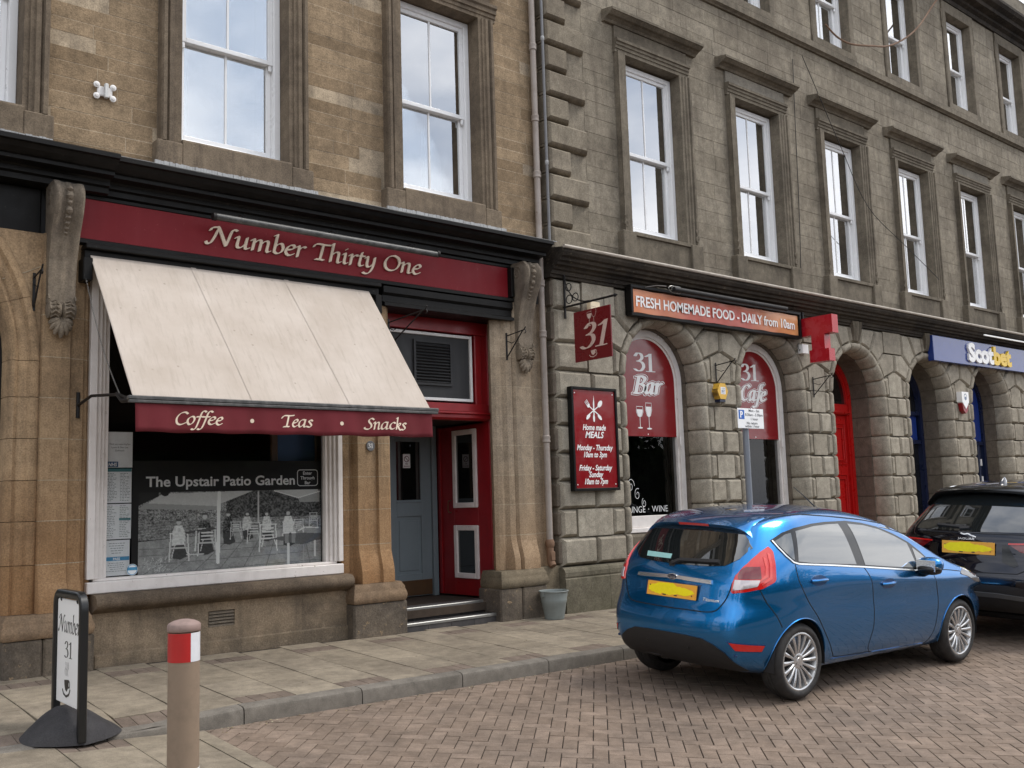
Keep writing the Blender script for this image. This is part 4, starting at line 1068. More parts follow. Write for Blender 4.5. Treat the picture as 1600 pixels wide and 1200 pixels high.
# reveals
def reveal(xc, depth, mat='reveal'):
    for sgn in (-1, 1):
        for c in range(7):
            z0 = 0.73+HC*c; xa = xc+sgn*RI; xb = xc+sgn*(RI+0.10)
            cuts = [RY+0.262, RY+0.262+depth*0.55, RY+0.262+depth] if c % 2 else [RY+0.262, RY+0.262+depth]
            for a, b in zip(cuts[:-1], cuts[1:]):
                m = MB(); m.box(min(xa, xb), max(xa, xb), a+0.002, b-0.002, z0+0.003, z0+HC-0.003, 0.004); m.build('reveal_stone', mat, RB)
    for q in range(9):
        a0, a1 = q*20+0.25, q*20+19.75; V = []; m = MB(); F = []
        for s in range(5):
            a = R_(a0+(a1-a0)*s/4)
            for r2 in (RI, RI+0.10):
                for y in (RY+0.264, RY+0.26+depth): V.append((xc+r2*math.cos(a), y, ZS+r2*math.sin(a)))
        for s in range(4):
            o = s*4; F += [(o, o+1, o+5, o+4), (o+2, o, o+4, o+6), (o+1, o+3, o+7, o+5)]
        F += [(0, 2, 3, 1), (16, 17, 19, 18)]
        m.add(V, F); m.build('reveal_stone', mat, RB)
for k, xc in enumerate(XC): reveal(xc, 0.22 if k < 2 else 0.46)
# fluted keystones over every arch
for k, xc in enumerate(XC):
    m = MB()
    V = []; F = []; n = 12; secs = [(-1, 0), (-0.96, 0.9), (-0.8, 1), (-0.55, 0.72), (-0.3, 0.95), (0, 1.1), (0.3, 0.95), (0.55, 0.72), (0.8, 1), (0.96, 0.9), (1, 0)]
    for i in range(n+1):
        t = i/n; z = ZS+RA+0.03+t*0.34; hw = (0.10+0.055*t); pj = 0.05+0.05*t+0.02*math.sin(t*math.pi)
        for u, d in secs: V.append((xc+u*hw, RY+0.02-pj*d, z))
    s = len(secs)
    for i in range(n):
        for j in range(s-1): a = i*s+j; F.append((a, a+1, a+s+1, a+s))
    F += [tuple(range(s))[::-1], tuple(range(n*s, n*s+s))]
    m.add(V, F); m.build('keystone', 'grey_trim', RB, smooth=50)
# plinth
m = MB()
def plinth(x0, x1):
    m = MB(); m.sweep_x([(9.5, -0.3), (RY-0.065, -0.3), (RY-0.065, 0.575), (RY-0.05, 0.59), (9.5, 0.59)], x0, x1); m.build('plinth_stone', 'plinth_grey', RB)
    q = MB(); q.sweep_x([(9.5, 0.592), (RY-0.05, 0.592), (RY-0.058, 0.61), (RY-0.06, 0.66), (RY-0.045, 0.695), (RY-0.01, 0.722), (9.5, 0.728)], x0, x1); q.build('plinth_capping', 'plinth_grey', RB)
xs = [XR0] + [9.25] + [10.9] + [v for k in range(2, 6) for v in (XC[k]-0.74, XC[k]+0.74)]
for a, b in ((XR0, 9.2), (9.205, 10.5), (10.505, 11.8), (11.805, 13.2), (13.205, 14.87), (16.35, 17.41), (18.89, 20.0), (20.005, 22.5), (22.505, 25.0)): plinth(a, b)
# ground floor cornice with its pale gutter line
m = MB()
pr = [(RY+0.3, 4.415), (RY-0.02, 4.415), (RY-0.02, 4.45), (RY-0.045, 4.455), (RY-0.05, 4.50), (RY-0.085, 4.515), (RY-0.095, 4.545), (RY-0.16, 4.555), (RY-0.17, 4.585), (RY-0.215, 4.60), (RY-0.225, 4.635), (RY-0.27, 4.65), (RY-0.30, 4.69), (RY-0.30, 4.745), (RY-0.27, 4.755), (RY+0.02, 4.80), (RY+0.3, 4.80)]
xj = XR0-0.05
segs = [XR0-0.04, 9.9, 11.6, 13.5, 15.2, 17.0, 18.7, 20.6, 22.3, 24.2, 25.6]
for a, b in zip(segs[:-1], segs[1:]):
    q = MB(); q.sweep_x(pr, a+0.001, b-0.001); q.build('cornice_stone', 'soot', RB)
q = MB(); q.tube([(XR0-0.06, RY-0.315, 4.752), (16, RY-0.315, 4.750), (25.6, RY-0.315, 4.748)], 0.024, 8); q.build('gutter_pipe', 'gutter_pale', RB, smooth=True)
# upper wall
UY = 9.15
XW = [10.605+2.54*k for k in range(6)]
hw = 0.592
ops1 = [(x-hw, x+hw, 5.26, 7.86) for x in XW]; ops2 = [(x-hw+0.04, x+hw-0.04, 9.66, 11.68) for x in XW]
m = MB(); wall_core(m, XR0+0.02, 26, 4.6, 13.2, UY+0.0025, [(a-0.04, b+0.04, c-0.04, d+0.04) for a, b, c, d in ops1+ops2], 0.35); m.build('upper_wall_core', 'grey_core', RB)
us = []
block1 = [(x-0.80, x+0.80, 4.75, 8.42) for x in XW]; block2 = [(x-0.72, x+0.72, 9.50, 11.92) for x in XW]
ashlar(us, XR0+0.30, 25.6, 4.76, 9.30, UY, block1 + [(0, XR0+0.765, 0, 20)], 0.235, 0.45, 0.95, gap=0.003, c=0.0025, proud=0.004, seed=8)
ashlar(us, XR0+0.30, 25.6, 9.50, 12.0, UY, block2 + [(0, XR0+0.765, 0, 20)], 0.24, 0.45, 0.95, gap=0.003, c=0.0025, proud=0.004, seed=9)
emit(RB, us, 'ashlar_block', 'grey_ashlar', 240, 'upper_ashlar_blocks')
z = 4.76; k = 0; 
while z < 11.9:
    L_ = 0.74 if k % 2 == 0 else 0.42
    c_, s_, mm = rust([(XR0, z+0.002), (XR0+L_, z+0.002), (XR0+L_, z+HC-0.012), (XR0, z+HC-0.012)], y=UY-0.085)
    mm.build('quoin', 'quoin_stone', RB, smooth=40)
    q = MB(); q.box(XR0+L_+0.001, XR0+0.765, UY-0.002, UY+0.05, z+0.002, z+HC-0.002, 0.003); q.build('ashlar_block', 'grey_ashlar', RB)
    q = MB(); q.box(XR0-0.006, XR0+0.05, UY-0.02, UY+0.3, z+0.03, z+HC-0.03, 0.01); q.build('corner_return', 'grey_trim', RB)
    z += HC; k += 1
def blindspec(k):
    return [('blind', 0.62, 0.0, 1.0), None, None, None, None, None][k]
for k, xc in enumerate(XW):
    cur = [None, [(0.30, 0.62, 'curtain')], [(0.28, 0.58, 'curtain')], [(0.22, 0.48, 'curtain')], [(0.2, 0.5, 'curtain')], None][k]
    sash_window(RB, xc, 5.31, 2*hw-0.004, 2.52, UY+0.14, bars=1, split=0.475, blind=[('blind', 0.66, 0, 1), ('blind_tan', 0.9, 0.4, 1), ('blind_tan', 0.95, 0.3, 1), ('blind_tan', 0.9, 0.3, 1), ('blind_tan', 0.9, 0.3, 1), None][k], curtain=cur)
    for sgn in (-1, 1):
        xi, xo = xc+sgn*hw, xc+sgn*0.785
        prof = [(xi, UY+0.21), (xi, UY-0.045), (xi+sgn*0.05, UY-0.045), (xi+sgn*0.058, UY-0.06), (xi+sgn*0.10, UY-0.06), (xi+sgn*0.11, UY-0.078), (xi+sgn*0.145, UY-0.078), (xi+sgn*0.155, UY-0.062), (xi+sgn*0.165, UY-0.098), (xi+sgn*0.20, UY-0.098), (xo, UY-0.07), (xo, UY+0.03)]
        q = MB(); q.sweep_z(prof, 5.24, 7.86); q.build('architrave_stone', 'grey_trim', RB)
        q = MB()                                        # small carved scroll at the foot
        for rr, zc in ((0.055, 5.33), (0.04, 5.45)):
            pts = []
            for s in range(20):
                a = s/19*2*math.pi*1.3; r2 = rr*(1-s/24); pts.append((xo-sgn*0.02+sgn*r2*math.cos(a)*0.6, UY-0.09, zc+r2*math.sin(a)))
            q.tube(pts, 0.014, 6)
        q.build('carved_scroll', 'grey_trim', RB, smooth=True)
    q = MB(); q.sweep_x([(UY+0.21, 7.862), (UY-0.045, 7.862), (UY-0.045, 7.91), (UY-0.06, 7.915), (UY-0.06, 7.955), (UY-0.078, 7.965), (UY-0.078, 8.0), (UY-0.10, 8.01), (UY-0.10, 8.05), (UY-0.07, 8.06), (UY+0.03, 8.06)], xc-0.80, xc+0.80)
    q.build('window_lintel', 'grey_trim', RB)
    q = MB(); q.box(xc-0.79, xc+0.79, UY-0.035, UY+0.03, 8.062, 8.26, 0.006); q.build('frieze_panel', 'pale_frieze' if k in (1, 4) else 'grey_trim', RB)
    q = MB(); q.sweep_x([(UY+0.03, 8.262), (UY-0.05, 8.262), (UY-0.075, 8.29), (UY-0.12, 8.315), (UY-0.16, 8.325), (UY-0.21, 8.36), (UY-0.225, 8.365), (UY-0.225, 8.40), (UY+0.03, 8.445)], xc-1.0, xc+1.0)
    q.build('hood_moulding', 'grey_trim', RB)
    q = MB(); q.sweep_x([(UY+0.22, 5.30), (UY-0.05, 5.262), (UY-0.10, 5.25), (UY-0.10, 5.20), (UY-0.07, 5.19), (UY-0.06, 4.77), (UY+0.04, 4.77)], xc-hw-0.002, xc+hw+0.002)
    q.box(xc-0.86, xc-hw-0.004, UY-0.12, UY+0.04, 4.77, 5.238, 0.01); q.box(xc+hw+0.004, xc+0.86, UY-0.12, UY+0.04, 4.77, 5.238, 0.01)
    q.build('window_sill', 'grey_trim', RB)
    # second floor
    h2 = hw-0.04
    sash_window(RB, xc, 9.70, 2*h2-0.004, 1.96, UY+0.15, bars=0 if k > 2 else 1, split=0.46, curtain=[(0.0, 0.45, 'curtain')])
    for sgn in (-1, 1):
        xi, xo = xc+sgn*h2, xc+sgn*0.715
        q = MB(); q.sweep_z([(xi, UY+0.21), (xi, UY-0.03), (xi+sgn*0.02, UY-0.035), (xo-sgn*0.03, UY-0.035), (xo, UY-0.02), (xo, UY+0.03)], 9.63, 11.68); q.build('window_margin', 'grey_trim', RB)
        q = MB(); q.box(min(xo, xo+sgn*0.03), max(xo, xo+sgn*0.03), UY-0.03, UY+0.02, 11.3, 11.72, 0.004); q.build('margin_ear', 'grey_trim', RB)
    q = MB(); q.box(xc-0.715, xc+0.715, UY-0.035, UY+0.21, 11.682, 11.92, 0.006); q.build('window_lintel', 'grey_trim', RB)
    q = MB(); q.sweep_x([(UY+0.22, 9.66), (UY-0.04, 9.625), (UY-0.04, 9.505), (UY+0.04, 9.505)], xc-0.715, xc+0.715); q.build('window_sill', 'grey_trim', RB)
segs = [XR0-0.05, 10.2, 12.1, 14.3, 16.2, 18.0, 20.1, 22.2, 24.3, 25.6]
for a, b in zip(segs[:-1], segs[1:]):
    q = MB(); q.sweep_x([(UY+0.02, 9.30), (UY-0.04, 9.30), (UY-0.055, 9.315), (UY-0.10, 9.34), (UY-0.10, 9.45), (UY+0.02, 9.498)], a+0.001, b-0.001); q.build('string_course', 'grey_trim', RB)
    q = MB(); q.sweep_x([(UY+0.02, 11.93), (UY-0.05, 11.93), (UY-0.06, 12.02), (UY-0.14, 12.05), (UY-0.15, 12.10), (UY-0.30, 12.12), (UY-0.31, 12.20), (UY-0.42, 12.24), (UY-0.47, 12.30), (UY-0.47, 12.36), (UY+0.02, 12.45)], a+0.001, b-0.001); q.build('eaves_cornice', 'soot', RB)
q = MB(); q.box(XR0, 25.6, UY+0.02, UY+0.3, 12.45, 13.3, 0.02); q.build('parapet', 'grey_trim', RB)
# openings of the ground floor
def arch_panel(m, xc, r, z0, y0, y1, zc=ZS, seg=28):
    pts = [(xc+r, z0)] + [(xc+r*math.cos(math.pi*i/seg), zc+r*math.sin(math.pi*i/seg)) for i in range(seg+1)] + [(xc-r, z0)]
    q = []
    for p in pts:
        if not q or abs(q[-1][0]-p[0])+abs(q[-1][1]-p[1]) > 1e-5: q.append(p)
    m.poly_y(q, y0, y1)
def arch_frame(m, xc, r0, r1, z0, y0, y1, seg=28):
    """hoop of radius r0..r1 with straight legs down to z0"""
    P0 = [(xc+r0, z0)] + [(xc+r0*math.cos(math.pi*i/seg), ZS+r0*math.sin(math.pi*i/seg)) for i in range(seg+1)] + [(xc-r0, z0)]
    P1 = [(xc+r1, z0)] + [(xc+r1*math.cos(math.pi*i/seg), ZS+r1*math.sin(math.pi*i/seg)) for i in range(seg+1)] + [(xc-r1, z0)]
    n = len(P0); V = [(x, y0, z) for x, z in P0] + [(x, y0, z) for x, z in P1] + [(x, y1, z) for x, z in P0] + [(x, y1, z) for x, z in P1]; F = []
    for i in range(n-1): F += [(i, i+n, i+n+1, i+1), (i+2*n, i+1+2*n, i+n+1+2*n, i+3*n), (i, i+1, i+1+2*n, i+2*n), (i+n, i+3*n, i+3*n+1, i+n+1)]
    F += [(0, 2*n, 3*n, n), (n-1, 2*n-1, 4*n-1, 3*n-1)]
    m.add(V, [f for f in F])
for k in (0, 1):
    xc = XC[k]; y = RY+0.33
    m = MB(); arch_frame(m, xc, RI-0.10, RI-0.005, 1.30, y, y+0.12); arch_frame(m, xc, RI-0.13, RI-0.10, 1.30, y+0.03, y+0.12)
    m.box(xc-RI+0.005, xc+RI-0.005, y-0.02, y+0.12, 1.14, 1.30, 0.006); m.box(xc-RI+0.005, xc+RI-0.005, y-0.06, y+0.05, 1.07, 1.14, 0.01)
    m.box(xc+RI-0.13, xc+RI-0.09, y-0.03, y, 2.28, 2.42, 0.008); m.box(xc-RI+0.09, xc-RI+0.13, y-0.03, y, 2.28, 2.42, 0.008)
    wn = m.build('arched_window', 'old_white', RB, smooth=40)
    m = MB(); arch_panel(m, xc, RI-0.125, 1.29, y+0.07, y+0.076); m.f = m.f[:1]; m.r = m.r[:1]; m.m = m.m[:1]; m.build('glass', 'pane_clear', wn)
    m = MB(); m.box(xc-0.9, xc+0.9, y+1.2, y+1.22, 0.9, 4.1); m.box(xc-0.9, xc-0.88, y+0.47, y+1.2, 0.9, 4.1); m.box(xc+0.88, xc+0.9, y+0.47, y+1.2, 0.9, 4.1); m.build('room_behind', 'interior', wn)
    m = MB(); m.sweep_x([(9.8, 1.06), (RY+0.10, 1.06), (RY+0.07, 1.03), (RY+0.07, 0.73), (9.8, 0.73)], xc-RA+0.14, xc+RA-0.14); m.build('window_apron', 'grey_trim', RB)
# red panelled door in the third arch
xc = XC[2]; y = RY+0.60
m = MB(); arch_frame(m, xc, RI-0.09, RI-0.004, 0.13, y, y+0.14); arch_frame(m, xc, RI-0.12, RI-0.09, 0.13, y+0.03, y+0.14)
m.box(xc-RI+0.09, xc+RI-0.09, y+0.02, y+0.14, 2.98, 3.12, 0.01); m.sweep_x([(y+0.14, 2.92), (y+0.0, 2.93), (y-0.03, 2.96), (y-0.03, 2.98), (y+0.14, 2.98)], xc-RI+0.09, xc+RI-0.09)
d3 = m.build('red_door', 'bright_red', RB, smooth=40)
m = MB(); m.box(xc-0.63, xc+0.63, y+0.08, y+0.12, 0.13, 2.93)
m.build('door_leaf', 'bright_red', d3)
for xa, xb in ((xc-0.57, xc-0.05), (xc+0.05, xc+0.57)):
    for z0, z1 in ((2.02, 2.78), (0.98, 1.86), (0.28, 0.84)):
        m = MB()
        for e, yy in ((0.0, 0.055), (0.035, 0.068), (0.07, 0.048)):
            a, b, c, d = xa+e, xb-e, z0+e, z1-e; t = 0.032
            m.box(a, b, y+yy, y+0.082, c, c+t, 0.005); m.box(a, b, y+yy, y+0.082, d-t, d, 0.005); m.box(a, a+t, y+yy, y+0.082, c+t, d-t, 0.005); m.box(b-t, b, y+yy, y+0.082, c+t, d-t, 0.005)
        m.build('door_panel', 'bright_red', d3)
m = MB(); arch_panel(m, xc, RI-0.115, 3.12, y+0.07, y+0.08); m.build('fanlight_glass', 'pane_dark', d3)
m = MB(); m.box(xc-RI, xc+RI, RY-0.0, 9.85, -0.2, 0.10, 0.01); m.build('door_step', 'grey_trim', RB)
# navy doorway and the shop front beside it
for k in (3, 4, 5):
    xc = XC[k]; y = RY+(0.56 if k == 3 else 0.50)
    m = MB(); arch_frame(m, xc, RI-0.10, RI-0.004, 0.1, y, y+0.14); m.box(xc-RI+0.1, xc+RI-0.1, y+0.01, y+0.12, 2.42, 2.50, 0.006)
    if k == 3: m.box(xc-RI+0.1, xc+RI-0.1, y+0.01, y+0.12, 2.98, 3.06, 0.006); m.box(xc-0.05, xc+0.05, y+0.02, y+0.12, 0.1, 2.42)
    else: m.box(xc-0.05, xc+0.05, y+0.02, y+0.12, 0.1, 2.42, 0.006); m.box(xc+0.42, xc+0.50, y+0.02, y+0.12, 0.1, 2.42, 0.006); m.box(xc-RI+0.1, xc+RI-0.1, y+0.02, y+0.12, 0.1, 0.30)
    nd = m.build('navy_door' if k == 3 else 'navy_shop_window', 'navy', RB, smooth=40)
    if k == 3:
        m = MB(); m.box(xc-0.6, xc+0.6, y+0.07, y+0.08, 2.50, 2.98); m.build('transom_panel', 'blue_sign', nd)
        m = MB(); arch_panel(m, xc, RI-0.11, 3.06, y+0.08, y+0.09); m.build('fanlight_glass', 'pane_dark', nd)
        m = MB(); m.box(xc-0.64, xc+0.64, y+0.09, y+0.1, 0.1, 2.42); m.build('door_glass', 'pane_dark', nd)
        m = MB(); m.box(xc+0.2, xc+0.27, y+0.05, y+0.09, 0.1, 2.42); m.build('timber_post', 'interior_warm', nd)
    else:
        m = MB(); arch_panel(m, xc, RI-0.11, 2.505, y+0.04, y+0.05); m.build('arched_panel', 'blue_sign', nd)
        m = MB(); m.box(xc-0.64, xc+0.64, y+0.08, y+0.086, 0.3, 2.42); m.build('window_glass', 'pane_grey', nd)
        for z0 in (1.98, 1.62): 
            m = MB(); m.box(xc+0.445, xc+0.475, y-0.012, y+0.02, z0, z0+0.14, 0.004); m.build('door_fitting', 'white_print', nd)
m = MB(); m.box(XR0+0.1, 25.6, 11.5, 12.4, -0.5, 13.0); m.box(25.55, 25.6, 9.4, 12.4, -0.5, 13.2); m.box(XR0, 25.6, 9.3, 12.4, 13.2, 13.3); m.box(11.5, 25.5, 10.2, 10.22, 4.0, 13); m.build('building_body', 'grey_trim', RB)
def _mats2():
    m, nt, b = new_mat('cream_canvas'); P = geo_pos(nt)
    n1 = noise(nt, P, 2.0, 5, 0.6); base = ramp(nt, n1, [(0.3, (0.45, 0.385, 0.325)), (0.7, (0.545, 0.48, 0.42))])
    st = noise(nt, P, 5.5, 5, 0.65, (5.0, 0.7, 0.7)); base = mixc(nt, math_(nt, 'MULTIPLY', ramp(nt, st, [(0.50, g3(0)), (0.68, g3(1))]), 0.55), base, (0.40, 0.345, 0.29))
    vo = _n(nt, 'ShaderNodeTexVoronoi'); vo.inputs['Scale'].default_value = 7.5; nt.links.new(P, vo.inputs['Vector'])
    sp = ramp(nt, vo.outputs['Distance'], [(0.02, g3(1)), (0.11, g3(0))]); pick = ramp(nt, noise(nt, P, 3.0, 2), [(0.44, g3(0)), (0.50, g3(1))])
    base = mixc(nt, math_(nt, 'MULTIPLY', math_(nt, 'MULTIPLY', sp, pick), 0.5), base, (0.17, 0.14, 0.11))
    nt.links.new(base, b.inputs['Base Color']); b.inputs['Roughness'].default_value = 0.95; b.inputs['Specular IOR Level'].default_value = 0.1
    bump(nt, b, math_(nt, 'ADD', noise(nt, P, 160, 2), noise(nt, P, 14, 4, 0.6, (4, 1, 1))), 0.35, 0.004)
    b.inputs['Transmission Weight'].default_value = 0.0
    M['canvas'] = m
    m, nt, b = new_mat('orange_gradient_banner'); P = geo_pos(nt); sx = _n(nt, 'ShaderNodeSeparateXYZ'); nt.links.new(P, sx.inputs[0])
    n1 = noise(nt, P, 1.1, 3); f = math_(nt, 'ADD', math_(nt, 'MULTIPLY', math_(nt, 'SUBTRACT', sx.outputs['X'], 9.74), 0.25), math_(nt, 'MULTIPLY', math_(nt, 'SUBTRACT', n1, 0.5), 0.5))
    base = ramp(nt, f, [(0.0, (0.66, 0.20, 0.06)), (0.12, (0.62, 0.22, 0.10)), (0.40, (0.50, 0.085, 0.05)), (0.68, (0.46, 0.08, 0.05)), (0.95, (0.68, 0.30, 0.12))])
    zz = math_(nt, 'ADD', math_(nt, 'MULTIPLY', math_(nt, 'SUBTRACT', sx.outputs['Z'], 4.06), 2.2), math_(nt, 'MULTIPLY', math_(nt, 'SUBTRACT', n1, 0.5), 0.9))
    base = mixc(nt, ramp(nt, zz, [(0.5, g3(0)), (0.9, g3(0.5))]), base, (0.70, 0.33, 0.17))
    nt.links.new(base, b.inputs['Base Color']); b.inputs['Roughness'].default_value = 0.35; M['orange_banner'] = m
    m, nt, b = new_mat('monochrome_photo_print'); at = _n(nt, 'ShaderNodeAttribute', attribute_name='ink'); nt.links.new(at.outputs['Color'], b.inputs['Base Color']); b.inputs['Roughness'].default_value = 0.6; M['photo_print'] = m
    M['banner_black'] = plain('black_banner_vinyl', (0.008, 0.008, 0.008), 0.7)
    M['paper'] = plain('white_paper', (0.78, 0.80, 0.80), 0.7); M['grey_ink'] = plain('grey_ink', (0.18, 0.2, 0.2), 0.7)
    M['print_blue'] = plain('dark_blue_print', (0.03, 0.09, 0.20), 0.5); M['print_blue2'] = plain('sky_blue_print', (0.06, 0.28, 0.48), 0.5); M['print_teal'] = plain('teal_print', (0.06, 0.20, 0.22), 0.6)
    M['chain_steel'] = plain('steel', (0.35, 0.34, 0.32), 0.35, 0.8); M['cream_pink'] = paint('pinkish_cream_letter_paint', (0.62, 0.45, 0.38), 0.5, 0.1)
    M['alarm_yellow'] = paint('yellow_alarm_plastic', (0.72, 0.42, 0.05), 0.4, 0.2, (0.4, 0.25, 0.05)); M['flood_cream'] = plain('cream_lamp_casing', (0.80, 0.66, 0.45), 0.4)
_mats2()
M['black_plastic'] = plain('black_plastic_frame', (0.010, 0.010, 0.010), 0.32); M['base_rubber'] = stone('dark_grey_rubber', (0.036, 0.034, 0.036), (0.042, 0.04, 0.042), (0.05, 0.047, 0.05), stain=(0.07, 0.065, 0.06), stain_amt=0.3, streak=0, fine=120, bumpd=0.003, rough=0.7)
M['bollard_buff'] = paint('buff_bollard_coating', (0.25, 0.185, 0.132), 0.7, 0.4, (0.17, 0.13, 0.095), scale=14, spec=0.3)
M['bollard_cap'] = paint('pinkish_bollard_cap', (0.29, 0.205, 0.18), 0.7, 0.6, (0.17, 0.13, 0.11), scale=22, spec=0.3)
M['band_red'] = plain('red_reflective_band', (0.42, 0.012, 0.012), 0.4, coat=0.3); M['band_white'] = plain('white_reflective_band', (0.72, 0.73, 0.76), 0.3, coat=0.3)
M['post_grey'] = paint('grey_post_paint', (0.19, 0.205, 0.23), 0.4, 0.2, (0.12, 0.12, 0.13)); M['print_blue3'] = plain('bright_blue_print', (0.01, 0.11, 0.45), 0.4)
M['leaf'] = stone('dry_leaf_litter', (0.10, 0.07, 0.04), (0.25, 0.20, 0.12), (0.45, 0.40, 0.30), var=1.0, streak=0)
M['foliage'] = stone('dark_green_leaves', (0.020, 0.035, 0.012), (0.035, 0.055, 0.02), (0.055, 0.08, 0.03), var=1.0, streak=0, stain_amt=0.1); M['bark'] = stone('grey_bark', (0.06, 0.05, 0.04), (0.08, 0.065, 0.05), (0.1, 0.08, 0.06))
M['car_blue_dark'] = plain('shadow_blue_trim', (0.004, 0.05, 0.16), 0.3, 0.4, coat=0.8); M['lamp_red_pale'] = plain('bright_red_light_guide', (0.75, 0.05, 0.035), 0.15, coat=1.0); M['sticker_teal'] = plain('pale_teal_sticker', (0.30, 0.55, 0.52), 0.5); M['bumper_grey'] = plain('grey_bumper_blade', (0.08, 0.08, 0.08), 0.35)
